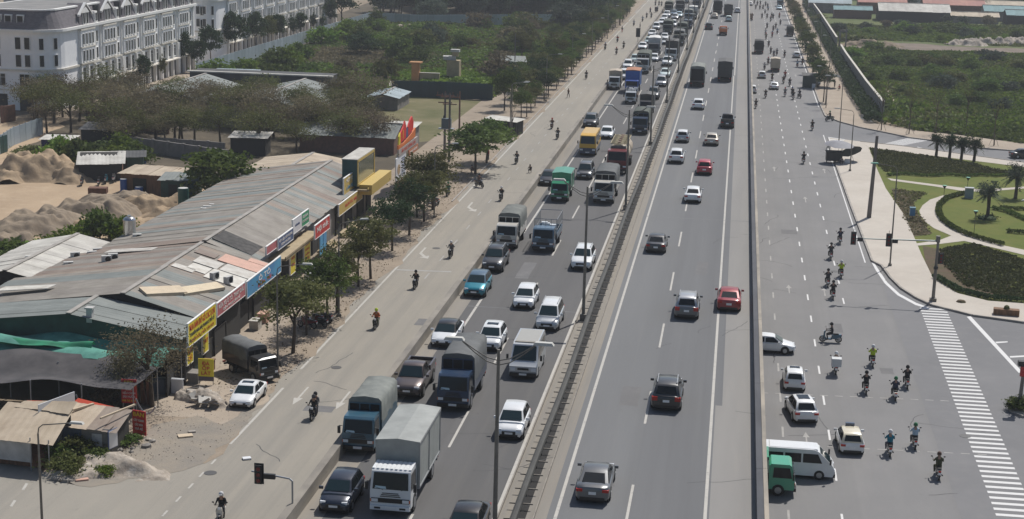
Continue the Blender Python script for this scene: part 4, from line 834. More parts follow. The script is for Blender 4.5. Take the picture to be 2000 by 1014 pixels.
# ================================================================ VEHICLES (local frame: +Y forward, origin on the road under the centre)
def paintmat(name, c, metal=0., rough=.32):
    return mat('paint_' + name, c, rough, metal, c2=tuple(.84 * v + .16 * d for v, d in zip(c, (.26, .23, .19))), scale=1.3, detail=5, lo=.42, hi=.78, coat=.5, rand=.06)
PC = {}
for n_, c_, mt_ in (('white', (.74, .75, .75), 0), ('offwhite', (.62, .59, .53), 0), ('silver', (.42, .43, .44), .5), ('lightsilver', (.55, .57, .58), .4), ('grey', (.13, .135, .14), .4), ('darkgrey', (.055, .057, .06), .4), ('black', (.014, .014, .016), .1), ('navy', (.025, .034, .055), .3),
        ('teal', (.008, .22, .30), .3), ('red', (.30, .018, .02), .1), ('pinkred', (.42, .03, .06), .1), ('bronze', (.115, .092, .086), .5), ('beige', (.46, .42, .35), .3), ('yellow', (.72, .42, .03), 0), ('blue', (.02, .09, .38), 0), ('steelblue', (.07, .13, .19), .2),
        ('cabblue', (.018, .045, .10), .1), ('tealcab', (.03, .10, .15), .1), ('green', (.02, .26, .13), 0), ('brightgreen', (.04, .33, .19), 0), ('darkgreen', (.02, .045, .035), 0), ('maroon', (.16, .014, .018), 0), ('orange', (.55, .12, .02), 0), ('lightblue', (.42, .55, .62), .2), ('cream', (.66, .60, .46), 0), ('rust', (.36, .15, .07), 0), ('olive', (.09, .095, .07), 0), ('paleaqua', (.58, .68, .66), .1), ('brown', (.26, .16, .11), 0)):
    PC[n_] = paintmat(n_, c_, mt_)
UNDER = mat('underbody', (.008, .008, .009), .9)
GRIL = mat('grille_black', (.01, .01, .011), .35)
CANVAS = {'grey': mat('canvas_grey', (.20, .21, .19), .85, c2=(.13, .14, .13), scale=1.2, rand=.15, bump=.2, bscale=4), 'dark': mat('canvas_dark', (.035, .037, .04), .85, c2=(.06, .06, .06), scale=1.2, rand=.2, bump=.2, bscale=4),
          'green': mat('canvas_green', (.085, .10, .08), .85, c2=(.05, .06, .05), scale=1.2, rand=.15, bump=.2, bscale=4), 'slate': mat('canvas_slate', (.12, .125, .125), .8, c2=(.085, .09, .09), scale=1.2, rand=.15, bump=.2, bscale=4)}
BOXM = {'grey': mat('cargo_panel_grey', (.33, .34, .32), .6, c2=(.25, .26, .245), scale=.9, rand=.05), 'white': mat('cargo_panel_white', (.62, .62, .60), .55, c2=(.5, .49, .46), scale=.9, rand=.08), 'beige': mat('cargo_panel_beige', (.45, .38, .29), .6, c2=(.36, .30, .22), scale=.9, rand=.08),
        'blue': mat('cargo_panel_blue', (.012, .085, .34), .5, c2=(.02, .12, .4), scale=.9), 'green': PC['green'], 'dark': mat('cargo_panel_dark', (.06, .058, .055), .7, c2=(.04, .04, .04), scale=.9, rand=.2), 'rust': mat('cargo_rust_top', (.40, .17, .08), .8, c2=(.28, .12, .07), scale=.8), 'orange': PC['orange'], 'brown': mat('cargo_panel_brown', (.30, .20, .14), .7, c2=(.22, .15, .11), scale=.9)}
WHEEL = {}
def wheel_mesh(r, wd):
    k = (r, wd)
    if k not in WHEEL:
        t = MB().tube((-wd / 2, 0, 0), (wd / 2, 0, 0), r, r, 16).mesh('wheel', [RUBBER], 40)
        q = MB().tube((-wd / 2 - .012, 0, 0), (wd / 2 + .012, 0, 0), r * .62, r * .56, 12).mesh('rim', [RIM], 40)
        WHEEL[k] = (t, q)
    return WHEEL[k]
def add_wheels(root, pts, r, wd, rim=True):
    t, q = wheel_mesh(r, wd)
    for x, y in pts:
        w_ = obj('wheel', t, root, (x, y, r))
        if rim: obj('rim', q, w_)
def inset_quad(A, B, C, D, k=.06, kz=.06, off=.012):
    """inset a quad (A,B bottom; C,D top, A-D and B-C the sides) and push it outwards"""
    A, B, C, D = map(Vector, (A, B, C, D))
    P = lambda u, v: (A * (1 - u) + B * u) * (1 - v) + (D * (1 - u) + C * u) * v
    n = (B - A).cross(D - A).normalized() * off
    return [tuple(P(u, v) + n) for u, v in ((k, kz), (1 - k, kz), (1 - k, 1 - kz), (k, 1 - kz))]

# kind: L, W, belt z, roof z, hood z, rear deck z, y of: rear glass base, rear roof, front roof, screen base, clearance, wheel r
CARS = {
 'sedan': (4.6, 1.80, .93, 1.46, .86, .98, -1.75, -.95, .45, 1.25, .20, .32),
 'coupe_sedan': (4.75, 1.83, .93, 1.44, .86, 1.02, -1.95, -.75, .40, 1.30, .20, .33),
 'hatch': (3.85, 1.70, .95, 1.50, .90, .96, -1.85, -1.42, .35, 1.10, .18, .30),
 'suv': (4.65, 1.86, 1.10, 1.74, 1.06, 1.12, -2.20, -1.72, .35, 1.15, .25, .37),
 'crossover': (4.35, 1.80, 1.02, 1.60, .99, 1.05, -2.0, -1.40, .35, 1.15, .22, .34),
 'mpv': (4.60, 1.78, 1.02, 1.74, .98, 1.04, -2.2, -1.85, .62, 1.45, .20, .32),
 'pickup': (5.25, 1.87, 1.10, 1.78, 1.07, 1.08, -.70, -.45, .62, 1.38, .30, .39),
}
PROTO = {}
def car_proto(kind, far):
    key = (kind, far)
    if key in PROTO: return PROTO[key]
    L, W, zb, zr, zh, zt, yr0, yr1, yf1, yf0, cl, wr = CARS[kind]
    h, hw = L / 2, W / 2
    root = empty(kind, (0, -500, 0))
    P = PC['white']
    b = MB()
    def ring(y, k, z0, zs, crown=.03):
        ww = hw * k
        return [(-ww * .86, y, z0), (-ww * .98, y, z0 + .14), (-ww, y, z0 + (zs - z0) * .5), (-ww * .97, y, zs - .07), (-ww * .86, y, zs), (-ww * .45, y, zs + crown), (ww * .45, y, zs + crown), (ww * .86, y, zs), (ww * .97, y, zs - .07), (ww, y, z0 + (zs - z0) * .5), (ww * .98, y, z0 + .14), (ww * .86, y, z0)]
    st = [(-h, .86, cl + .12, zt - .22), (-h + .06, .93, cl + .06, zt - .08), (-h + .25, .985, cl, zt - .02), (yr0 if yr0 > -h + .3 else -h + .34, 1., cl, zt), (-.3, 1., cl, zb), (yf0 - .1, 1., cl, zb), (yf0 + .15, 1., cl, zh + .02), (h - .65, .985, cl, zh - .06), (h - .28, .95, cl + .02, zh - .14), (h - .08, .87, cl + .05, zh - .24), (h, .76, cl + .12, zh - .36)]
    b.loft([ring(*s) for s in st])
    b.build('body', P, root, smooth=48)
    # cabin shell with rounded roof
    wb, wt = hw * .90, hw * .70
    c = MB(); rr = []
    for y, ww, z in ((yr0, wb, zb - .03), (yr1 - (yr1 - yr0) * .12, wt * 1.05, zr - .10), (yr1 + .1, wt, zr - .015), ((yr1 + yf1) / 2, wt * 1.02, zr), (yf1 - .05, wt, zr - .03), (yf1 + (yf0 - yf1) * .10, wt * 1.04, zr - .10), (yf0, wb, zb - .03)):
        zbv = zb - .04
        rr.append([(-wb * .99, y if z > zb else y, zbv), (-(wb * .5 + ww * .5), y, (zbv + z) / 2 if z > zb else zbv + .002), (-ww, y, max(z - .03, zbv + .004)), (-ww * .72, y, max(z, zbv + .006)), (0, y, max(z + .02, zbv + .008)), (ww * .72, y, max(z, zbv + .006)), (ww, y, max(z - .03, zbv + .004)), ((wb * .5 + ww * .5), y, (zbv + z) / 2 if z > zb else zbv + .002), (wb * .99, y, zbv)])
    c.loft(rr)
    c.build('roof', P, root, smooth=50)
    # glass
    zq = zb + .015
    def pane(nm, pts, m): return MB().poly(pts).build(nm, m, root)
    yrr = yr1 - (yr1 - yr0) * .12; yff = yf1 + (yf0 - yf1) * .10
    pane('windscreen', inset_quad((wb * .97, yf0, zq), (-wb * .97, yf0, zq), (-wt * 1.02, yff, zr - .09), (wt * 1.02, yff, zr - .09), .05, .05, .03), GLASS2)
    pane('rear_window', inset_quad((-wb * .95, yr0, zq), (wb * .95, yr0, zq), (wt * .99, yrr, zr - .10), (-wt * .99, yrr, zr - .10), .09, .10, .03), GLASS)
    ym = (yr1 + yf1) / 2 - .05
    for s in (-1, 1):
        def side(y0b, y0t, y1b, y1t):
            pts = [(s * (wb + .012), y0b, zq + .02), (s * (wb + .012), y1b, zq + .02), (s * (wt * 1.03 + .02), y1t, zr - .12), (s * (wt * 1.03 + .02), y0t, zr - .12)]
            return pts if s > 0 else pts[::-1]
        pane('side_window', side(ym + .05, ym + .05, yf0 - .30, yf1 - .02), GLASS)
        pane('side_window', side(yr0 + (.28 if kind in ('sedan', 'coupe_sedan') else .16), yr1 + .06, ym - .05, ym - .05), GLASS)
    u = MB().box((0, 0, cl + .06), (W * .92, L * .93, .26))
    for y in (-h * .60, h * .62):
        for s in (-1, 1): u.tube((s * (hw - .05), y, wr + .02), (s * (hw + .006), y, wr + .02), wr * 1.16, wr * 1.16, 14)
    u.build('underbody', UNDER, root)
    add_wheels(root, [(s * (hw - .10), y) for s in (-1, 1) for y in (-h * .60, h * .62)], wr, .23, not far)
    # lamps, grille, bumper, plates, mirrors
    zl = zh - .20
    for s in (-1, 1):
        MB().add([(s * hw * .50, h - .02, zl - .16), (s * hw * .90, h - .16, zl - .12), (s * hw * .93, h - .36, zl + .03), (s * hw * .56, h - .20, zl + .03)], [(0, 1, 2, 3) if s > 0 else (3, 2, 1, 0)]).box((s * hw * .68, h - .17, zl - .06), (hw * .34, .24, .13)).build('headlight', LAMPG, root)
        MB().box((s * hw * .76, -h + .08, zt - .22), (hw * .38, .20, .15 if kind not in ('mpv', 'suv') else .26)).build('tail_light', TAIL, root)
        m_ = MB().box((s * (hw + .10), yf0 - .38, zb + .07), (.22, .10, .15)); m_.build('mirror', P if not far else BLACK, root)
    MB().box((0, h - .03, zh - .40), (hw * .95, .12, .18)).box((0, h - .04, cl + .16), (hw * 1.25, .12, .12)).build('grille', GRIL, root)
    MB().box((0, -h + .06, cl + .14), (hw * 1.45, .16, .16)).build('bumper', GRIL, root)
    if not far:
        MB().box((0, h + .04, cl + .30), (.47, .02, .12)).build('number_plate', PLATE, root)
        MB().box((0, -h - .015, zt - .36), (.40, .02, .16)).build('number_plate', PLATE, root)
    if kind == 'pickup':
        t = MB()
        t.box((-hw + .10, -1.66, zt + .10), (.12, 1.9, .34)).box((hw - .10, -1.66, zt + .10), (.12, 1.9, .34)).box((0, -h + .08, zt + .08), (W - .25, .10, .34))
        t.build('load_bed', P, root); MB().box((0, -1.66, zt + .05), (W - .32, 1.8, .02)).build('bed_liner', UNDER, root)
    if kind in ('suv', 'mpv') and not far:
        for s in (-1, 1): MB().box((s * wt * .92, (yr1 + yf1) / 2, zr + .045), (.05, (yf1 - yr1) * .85, .04)).build('roof_rail', STEEL, root)
    PROTO[key] = root
    return root

def cab(root, W, L, z0, H, y1, P, tilt=.22, roofm=None, paper=False):
    """a forward-control lorry cab whose front face stands at y1"""
    hw = W / 2
    prof = [(y1 - L, z0), (y1 - .06, z0), (y1, z0 + .12), (y1, z0 + (H - z0) * .46), (y1 - tilt, H - .10), (y1 - tilt - .15, H), (y1 - L + .12, H), (y1 - L, H - .12)]
    MB().side(prof, -hw, hw, taper=lambda z: 1. if z < z0 + (H - z0) * .5 else 1. - .05 * (z - z0 - (H - z0) * .5) / ((H - z0) * .5)).build('cab', P, root, smooth=25)
    zm = z0 + (H - z0) * .47
    MB().poly(inset_quad((hw, y1, zm), (-hw, y1, zm), (-hw * .95, y1 - tilt, H - .10), (hw * .95, y1 - tilt, H - .10), .06, .06, .015)).build('windscreen', GLASS, root)
    for s in (-1, 1):
        pts = [(s * (hw + .012), y1 - L + .25, zm), (s * (hw + .012), y1 - .18, zm), (s * (hw * .965 + .012), y1 - tilt - .12, H - .22), (s * (hw * .965 + .012), y1 - L + .3, H - .22)]
        MB().poly(pts if s > 0 else pts[::-1]).build('side_window', GLASS, root)
        MB().box((s * (hw + .20), y1 - .1, zm + .18), (.16, .10, .42)).tube((s * hw, y1 - .12, zm + .42), (s * (hw + .2), y1 - .1, zm + .42), .02, .02, 5).build('mirror', BLACK, root)
        MB().box((s * hw * .76, y1 + .02, z0 + .40), (hw * .32, .08, .17)).build('headlight', LAMPG, root)
        MB().box((s * hw * .93, y1 + .0, z0 + .40), (hw * .10, .10, .16)).build('indicator', PC['orange'], root)
    g = MB().box((0, y1 + .012, z0 + .40), (hw * 1.86, .04, .24))
    for k in range(3): g.box((0, y1 + .02, z0 + .62 + k * .09), (hw * (1.0 - .1 * k), .03, .035))
    for s in (-1, 1): g.box((s * hw * .62, y1 + .115, z0 + .02), (hw * .3, .03, .10))
    g.build('grille', GRIL, root)
    wz = MB()
    for s in (-.5, .45):
        zz = zm + .10; yy = y1 - tilt * (zz - zm) / (H - .1 - zm) + .03
        wz.tube((s * hw - .1, y1 + .02, zm + .05), (s * hw + .38, yy, zz + .08), .012, n=4)
    wz.build('wiper', BLACK, root)
    if paper: MB().add([(x * hw, y1 - tilt * t + .022, zm + (H - .1 - zm) * t) for x, t in ((.78, .09), (.20, .09), (.24, .22), (.74, .24))], [(0, 1, 2, 3)]).build('dash_paper', PC['lightblue'], root)
    MB().box((0, y1 + .03, z0 + .02), (W * .98, .18, .22)).build('bumper', P if roofm else GRIL, root)
    MB().box((0, y1 + .13, z0 + .06), (.5, .02, .14)).build('number_plate', PLATE, root)
    if roofm:
        r_ = MB()
        for i in range(9): r_.box((-hw * .9 + i * hw * .225, y1 - L / 2 - .1, H + .005), (.13, L * .72, .03))
        r_.build('roof', roofm, root)

def truck_proto(kind, L, W, H, cabH, cabL, cargo, cabp, z0=.45, paper=False):
    """kind: box, tarp, stake, open, canopy, tanker"""
    root = empty('truck', (0, -500, 0)); hw = W / 2; h = L / 2
    cw = W * (.93 if L > 4.8 else .95)
    cab(root, cw, cabL, z0, cabH, h, cabp, roofm=cabp if kind == 'box' and L > 7 else None, paper=paper)
    yb0, yb1 = -h, h - cabL - .12; zf = z0 + .45
    MB().box((0, -.1, z0 + .12), (W * .62, L * .95, .26)).box((0, -h + .1, z0 + .05), (W * .9, .1, .14)).build('chassis', UNDER, root)
    r = .40 if L < 6.5 else .48
    wl = [(s * (cw / 2 - .14), h - cabL * .62) for s in (-1, 1)] + [(s * (hw - .2), -h * .52) for s in (-1, 1)]
    if L > 8: wl += [(s * (hw - .2), -h * .52 - 1.15) for s in (-1, 1)]
    add_wheels(root, wl, r, .3)
    for s in (-1, 1): MB().box((s * hw * .8, -h - .01, z0 + .2), (.3, .05, .14)).build('tail_light', TAIL, root)
    if kind in ('box',):
        b = MB(); c = BOXM[cargo]
        b.box((0, (yb0 + yb1) / 2, (zf + H) / 2), (W, yb1 - yb0, H - zf))
        b.build('cargo_box', c, root)
        rf = MB().side([(-hw - .04, H), (-hw - .04, H + .05), (0, H + .17), (hw + .04, H + .05), (hw + .04, H)], yb0 - .03, yb1 + .04)
        rf.v = [(p[1], p[0], p[2]) for p in rf.v]; rf.f = [f[::-1] for f in rf.f]
        rf.build('cargo_roof', BOXM['rust'] if cargo == 'blue' else c, root)
        t = MB()
        for s in (-1, 1):
            for y in (yb0 + .06, (yb0 * .45 + yb1 * .55), yb1 - .06): t.box((s * (hw + .015), y, (zf + H) / 2), (.05, .07, H - zf))
            t.box((s * (hw + .015), (yb0 + yb1) / 2, zf + .06), (.05, yb1 - yb0, .10)); t.box((s * (hw + .02), (yb0 + yb1) / 2, H - .06), (.06, yb1 - yb0, .10))
        t.build('cargo_trim', BOXM['grey'] if cargo != 'grey' else STEEL, root)
    elif kind == 'tarp':
        cm = CANVAS[cargo]
        sideb = MB()
        for s in (-1, 1): sideb.box((s * (hw - .03), (yb0 + yb1) / 2, zf + .35), (.06, yb1 - yb0, .7))
        sideb.box((0, yb0 + .03, zf + .35), (W - .12, .06, .7)); sideb.build('cargo_side', cabp, root)
        n = 9; rings = []; rg = random.Random(int(L * 100 + H * 10))
        for i in range(n):
            y = yb0 + (yb1 - yb0) * i / (n - 1); sag = -.05 * (i % 2) + rg.uniform(-.03, .03)
            rings.append([(-hw + rg.uniform(-.03, .03), y, zf + .55), (-hw + rg.uniform(-.04, .02), y, (zf + H) / 2 + .2), (-hw * .97, y, H - .22 + sag), (-hw * .80, y, H - .03 + sag), (0, y, H + .06 + sag), (hw * .80, y, H - .03 + sag), (hw * .97, y, H - .22 + sag), (hw + rg.uniform(-.02, .04), y, (zf + H) / 2 + .2), (hw + rg.uniform(-.03, .03), y, zf + .55)])
        MB().loft(rings).build('tarp_cover', cm, root, smooth=70)
        MB().box((0, yb1 + .03, (zf + H) / 2 - .05), (W * .88, .05, H - zf - .55)).build('cargo_front', UNDER if cargo != 'dark' else CANVAS['slate'], root)
        t = MB()
        for x in (-hw * .9, -hw * .3, hw * .3, hw * .9): t.box((x, yb1 + .07, (zf + H) / 2 - .15), (.05, .05, H - zf - .4))
        t.box((0, yb1 + .07, H - .32), (W * .9, .05, .06)); t.build('cargo_frame', cabp, root)
        MB().box((0, yb0 - .02, (zf + H) / 2 - .1), (W * .84, .05, H - zf - .7)).build('tail_flap', UNDER, root)
    elif kind in ('stake', 'open'):
        sb = MB(); hh = .55 if kind == 'stake' else H - zf
        for s in (-1, 1): sb.box((s * (hw - .03), (yb0 + yb1) / 2, zf + hh / 2), (.06, yb1 - yb0, hh))
        sb.box((0, yb0 + .03, zf + hh / 2), (W - .12, .06, hh)).box((0, yb1 - .03, zf + hh / 2), (W - .12, .06, hh)); sb.box((0, (yb0 + yb1) / 2, zf + .03), (W - .1, yb1 - yb0 - .1, .06))
        sb.build('cargo_side', BOXM[cargo] if cargo in BOXM else cabp, root)
        if kind == 'stake':
            t = MB()
            for s in (-1, 1):
                for k in range(6): t.tube((s * (hw - .03), yb0 + .05 + (yb1 - yb0 - .1) * k / 5, zf + .5), (s * (hw - .03), yb0 + .05 + (yb1 - yb0 - .1) * k / 5, H), .025, .025, 5)
                for z in (zf + .9, H): t.tube((s * (hw - .03), yb0, z), (s * (hw - .03), yb1, z), .025, .025, 5)
            for k in range(5): t.tube((-hw * .95 + hw * .475 * k, yb1, zf + .5), (-hw * .95 + hw * .475 * k, yb1, H), .025, .025, 5)
            for y in (yb0, yb1): t.tube((-hw, y, H), (hw, y, H), .03, .03, 5)
            t.build('cargo_rack', STEEL, root)
            g = MB()
            for q in range(7): g.box((rnd.uniform(-.6, .6), yb1 - .5 - rnd.uniform(0, .8), zf + .75 + rnd.uniform(0, .5)), (.55, .4, .3), rnd.uniform(-.4, .4))
            g.build('sacks', PC['white'], root)
        else:
            rings = [[(x, y, H - .25 + (.35 if abs(x) < hw * .5 else 0) * (1 if yb0 + .6 < y < yb1 - .6 else .3)) for x in (-hw + .08, -hw * .4, hw * .4, hw - .08)] for y in np.linspace(yb0 + .08, yb1 - .08, 6)]
            MB().loft(rings, cap=False).build('load_cover', CANVAS['dark'], root, smooth=60)
    elif kind == 'tanker':
        zc = zf + 1.05
        for q, (ya, yb) in enumerate(((yb0 + .05, (yb0 + yb1) / 2 + .2), ((yb0 + yb1) / 2 + .1, yb1 - .1))):
            t = MB(); ring = lambda y, k, dz: [(W * .5 * k * math.cos(a), y, zc + dz + 1.15 * k * math.sin(a)) for a in np.arange(0, 6.28, 6.2832 / 16)][::-1]
            t.loft([ring(ya, .55, 0), ring(ya + .3, .96, 0), ring(ya + .8, 1., 0), ring((ya + yb) / 2, 1., -.02), ring(yb - .8, 1., 0), ring(yb - .3, .96, 0), ring(yb, .55, 0)], closed=True)
            t.build('tank', BOXM['beige'], root, smooth=60)
        MB().box((0, yb1 + .12, zc + .35), (W * .85, .25, 1.3), top=.8).build('tank_bulkhead', CANVAS['slate'], root)
        t = MB()
        for k in range(9):
            y = yb0 + .4 + (yb1 - yb0 - .8) * k / 8; t.box((0, y, zc + 1.2), (1.9, .16, .10)); t.box((-.35, y + .3, zc + 1.22), (.35, .28, .12)); t.box((.35, y + .3, zc + 1.22), (.35, .28, .12))
        for x in (-.95, .95): t.box((x, (yb0 + yb1) / 2, zc + 1.22), (.07, yb1 - yb0 - .5, .09))
        t.build('walkway', mat('walkway_tan', (.42, .36, .22), .7, c2=(.25, .21, .13), scale=3), root)
        m = MB()
        for k in range(5): m.tube((0, yb0 + .9 + k * (yb1 - yb0 - 1.8) / 4, zc + 1.1), (0, yb0 + .9 + k * (yb1 - yb0 - 1.8) / 4, zc + 1.36), .24, .2, 10)
        m.build('hatch_lid', BOXM['brown'], root)
    return root

def bus_proto(kind, body, roof, band=None):
    """minibus and van bodies"""
    root = empty(kind, (0, -500, 0))
    L, W, H, z0, yn, hoodz, tilt = {'minibus': (6.9, 2.05, 2.65, .38, 0., 1.45, .22), 'van': (4.8, 1.72, 2.05, .26, .18, 1.12, .85), 'panel_van': (4.9, 1.86, 2.25, .28, .40, 1.15, .75)}[kind]
    h, hw = L / 2, W / 2
    prof = [(-h + .05, z0), (h - .08, z0), (h, z0 + .25), (h - .02, hoodz - .25), (h - yn - .02, hoodz), (h - yn - tilt, H - .14), (h - yn - tilt - .35, H), (-h + .3, H), (-h + .08, H - .16), (-h, hoodz)]
    tp = lambda z: 1. if z < hoodz else 1. - .10 * (z - hoodz) / (H - hoodz)
    MB().side(prof, -hw, hw, taper=tp).build('body', body, root, smooth=28)
    MB().box((0, -.25 - yn / 2, H + .005), (W * .82, L * .72 - yn, .05), top=.94).build('roof', roof, root)
    MB().poly(inset_quad((hw, h - yn, hoodz), (-hw, h - yn, hoodz), (-hw * .9, h - yn - tilt, H - .16), (hw * .9, h - yn - tilt, H - .16), .06, .07, .02)).build('windscreen', GLASS2, root)
    MB().poly(inset_quad((-hw, -h, hoodz + .05), (hw, -h, hoodz + .05), (hw * .9, -h + .08, H - .2), (-hw * .9, -h + .08, H - .2), .1, .06, .02)).build('rear_window', GLASS, root)
    n = 5 if kind == 'minibus' else 3
    y0, y1 = -h + .3, h - yn - tilt * .55 - .3
    for s in (-1, 1):
        for k in range(n):
            a, b = y0 + (y1 - y0) * k / n + .06, y0 + (y1 - y0) * (k + 1) / n - .06
            z1 = H - .28
            pts = [(s * (hw + .01), a, hoodz + .05), (s * (hw + .01), b + (.2 if k == n - 1 else 0), hoodz + .05), (s * (hw * tp(z1) + .012), b - (.1 if k == n - 1 else 0), z1), (s * (hw * tp(z1) + .012), a, z1)]
            MB().poly(pts if s > 0 else pts[::-1]).build('side_window', GLASS, root)
        MB().box((s * hw * .74, h - .02, z0 + .42), (hw * .36, .12, .2)).build('headlight', LAMPG, root)
        MB().box((s * (hw + .2), h - yn - .1, hoodz + .25), (.14, .12, .36)).build('mirror', BLACK, root)
        MB().box((s * hw * .86, -h + .01, z0 + .62), (.18, .08, .4)).build('tail_light', TAIL, root)
    MB().box((0, h + .01, z0 + .08), (W * .96, .16, .24)).build('bumper', band or GRIL, root)
    MB().box((0, h + .10, z0 + .12), (.5, .02, .13)).build('number_plate', PLATE, root)
    MB().box((0, h - .015, z0 + .45), (hw * .8, .06, .14)).build('grille', GRIL, root)
    if band:
        q = MB()
        for s in (-1, 1): q.box((s * (hw + .012), 0, z0 + .3), (.02, L * .97, .55))
        q.box((0, h + .005, z0 + .42), (W * .98, .03, .42)); q.build('blue_band', band, root)
    MB().box((0, 0, z0), (W * .9, L * .9, .2)).build('underbody', UNDER, root)
    add_wheels(root, [(s * (hw - .11), y) for s in (-1, 1) for y in (-h * .56, h * .60)], .34 if kind != 'minibus' else .42, .24)
    return root

PAINTED = ('body', 'roof', 'load_bed', 'mirror')
vr = random.Random(12)
VEH = []      # (object, description, category, zone, x, y)
USED = {}
def put(o, x, y, z, rz): o.location = (x, y, z); o.rotation_euler = (0, 0, rz)
def car(kind, px, py, col, desc, z=ZD, rz=None, face=True, zone='left', near=True, cat=None, roof=None, xy=None, extra=None, sun=None):
    x, y = xy or G(px, py, z + .12)
    L = CARS[kind][0]
    if rz is None:
        rz = math.pi if face else 0.; y += L / 2
    far = y > 330
    pr = car_proto(kind, far)
    new = (kind, far) not in USED
    o = pr if new else copy_tree(pr)
    USED[(kind, far)] = 1
    o.name = {'sedan': 'sedan_car', 'coupe_sedan': 'sedan_car', 'hatch': 'hatchback_car', 'suv': 'suv_car', 'crossover': 'crossover_car', 'mpv': 'people_carrier', 'pickup': 'pickup_truck'}[kind]
    if new: KIDS[pr.name] = list(pr.children)
    put(o, x, y, z + .012, rz)
    for k in o.children:
        st = k.name.split('.')[0]
        if st in PAINTED: paint(k, 0, PC[roof if roof and st == 'roof' else col])
    o.scale = (1 + vr.uniform(-.02, .02), 1 + vr.uniform(-.035, .035), 1 + vr.uniform(-.04, .03))
    if sun:
        c_ = CARS[kind]; hw_ = c_[1] / 2 * .62
        MB().box((0, c_[8] - sun[0], c_[3] + .022), (hw_ * 1.5, sun[1], .02)).build('sunroof', GLASS, o)
    VEH.append([o, desc, cat or {'pickup': 'pickup'}.get(kind, 'car'), zone, x, y])
    return o
def lorry(kind, px, py, L, W, H, cabH, cargo, cabp, desc, z=ZD, face=True, zone='left', cabL=1.65, xy=None, rz=None, z0=.45):
    x, y = xy or G(px, py, z + .25)
    if rz is None:
        rz = math.pi if face else 0.; y += L / 2
    o = truck_proto(kind, L, W, H, cabH, cabL, cargo, PC[cabp], z0, paper=bool(y < 175 and face))
    o.name = {'box': 'box_truck', 'tarp': 'covered_truck', 'stake': 'stake_truck', 'open': 'dump_truck', 'tanker': 'tanker_truck'}[kind]
    put(o, x, y, z + .012, rz)
    VEH.append([o, desc, 'tanker' if kind == 'tanker' else 'truck', zone, x, y]); return o
def bus(kind, px, py, body, roof, desc, z=ZD, face=True, zone='left', band=None, xy=None, rz=None, cat='van'):
    x, y = xy or G(px, py, z + .15)
    L = {'minibus': 6.9, 'van': 4.8, 'panel_van': 4.9}[kind]
    if rz is None:
        rz = math.pi if face else 0.; y += L / 2
    o = bus_proto(kind, PC[body], PC[roof], PC[band] if band else None)
    o.name = {'minibus': 'minibus', 'van': 'passenger_van', 'panel_van': 'minivan'}[kind]
    put(o, x, y, z + .012, rz)
    VEH.append([o, desc, cat, zone, x, y]); return o

# ---- left carriageway, queue facing the camera, near to far
car('sedan', 897, 1075, 'black', 'black sedan half cut off by the bottom edge, beside the lamp post foot')
car('hatch', 650, 1003, 'navy', 'dark navy hatchback beside the white box truck cab, next to the left parapet')
lorry('box', 762, 1000, 7.6, 2.3, 3.45, 2.45, 'grey', 'white', 'box truck with white cab and tall grey cargo body, nearest truck in the queue')
lorry('tarp', 699, 882, 6.0, 2.0, 2.9, 2.2, 'grey', 'tealcab', 'blue cab truck with ribbed grey canvas cover beside the left parapet')
car('pickup', 794, 778, 'bronze', 'brownish grey pickup with black load bed, behind the blue cab canvas truck')
lorry('tarp', 884, 798, 6.6, 2.15, 3.25, 2.35, 'slate', 'cabblue', 'dark blue cab truck with tall slate tarpaulin cover, under the nearest street lamp')
car('hatch', 993, 858, 'white', 'white hatchback alone in the inner lane, nearest white car of the queue')
bus('panel_van', 1021, 738, 'lightsilver', 'beige', 'silver minivan with dusty beige roof in the inner lane')
car('sedan', 863, 678, 'white', 'white sedan with black glass roof, in the outer lane behind the brown pickup', roof='black')
car('hatch', 953, 686, 'white', 'white hatchback with sunroof, in the middle lane just behind the slate tarpaulin truck', sun=(.62, .5))
car('mpv', 1067, 646, 'lightsilver', 'white silver people carrier in the inner lane, close behind the beige roofed minivan', roof='white')
car('hatch', 1021, 603, 'white', 'small white hatchback with black grille, in the middle lane left of the silver people carrier')
car('crossover', 925, 580, 'teal', 'turquoise blue crossover car in the outer lane', roof='steelblue')
car('suv', 960, 531, 'darkgrey', 'dark grey people carrier right behind the turquoise crossover')
lorry('tarp', 988, 483, 6.3, 2.05, 3.0, 2.25, 'grey', 'offwhite', 'white cab truck with grey canvas top in the outer lane, behind the dark grey people carrier')
lorry('stake', 1060, 489, 6.2, 2.1, 2.75, 2.2, 'steel', 'steelblue', 'blue grey truck with open steel rack and white sacks')
car('suv', 1134, 528, 'white', 'white off-road car in the inner lane next to a median lamp post')
car('sedan', 1068, 362, 'black', 'black sedan half hidden behind the green and white truck')
lorry('box', 1092, 391, 5.4, 1.95, 2.75, 2.05, 'green', 'green', 'small green truck with green box and white roof')
car('mpv', 1140, 350, 'grey', 'grey people carrier between the green truck and the grey tarpaulin truck')
lorry('tarp', 1178, 395, 7.2, 2.3, 3.2, 2.35, 'slate', 'offwhite', 'white cab truck with wide grey tarpaulin in the inner lane, in front of the red tanker')
lorry('tanker', 1204, 337, 9.6, 2.5, 3.4, 2.75, 'beige', 'maroon', 'red cab cement tanker with cream tank and walkway on top', cabL=1.9, z0=.55)
bus('minibus', 1147, 303, 'yellow', 'yellow', 'yellow minibus with blue lower band', band='cabblue', cat='minibus')
car('suv', 1151, 249, 'darkgrey', 'dark grey off-road car directly behind the yellow minibus', roof='grey')
car('sedan', 1183, 271, 'white', 'white sedan beside the rear of the yellow minibus')
lorry('tarp', 1249, 260, 6.6, 2.2, 3.0, 2.3, 'green', 'cabblue', 'dark blue truck with olive canvas beside the median, behind the red tanker')
lorry('box', 1261, 224, 5.6, 2.0, 2.9, 2.2, 'dark', 'darkgrey', 'dark truck with pale flat roof, directly behind the olive canvas truck')
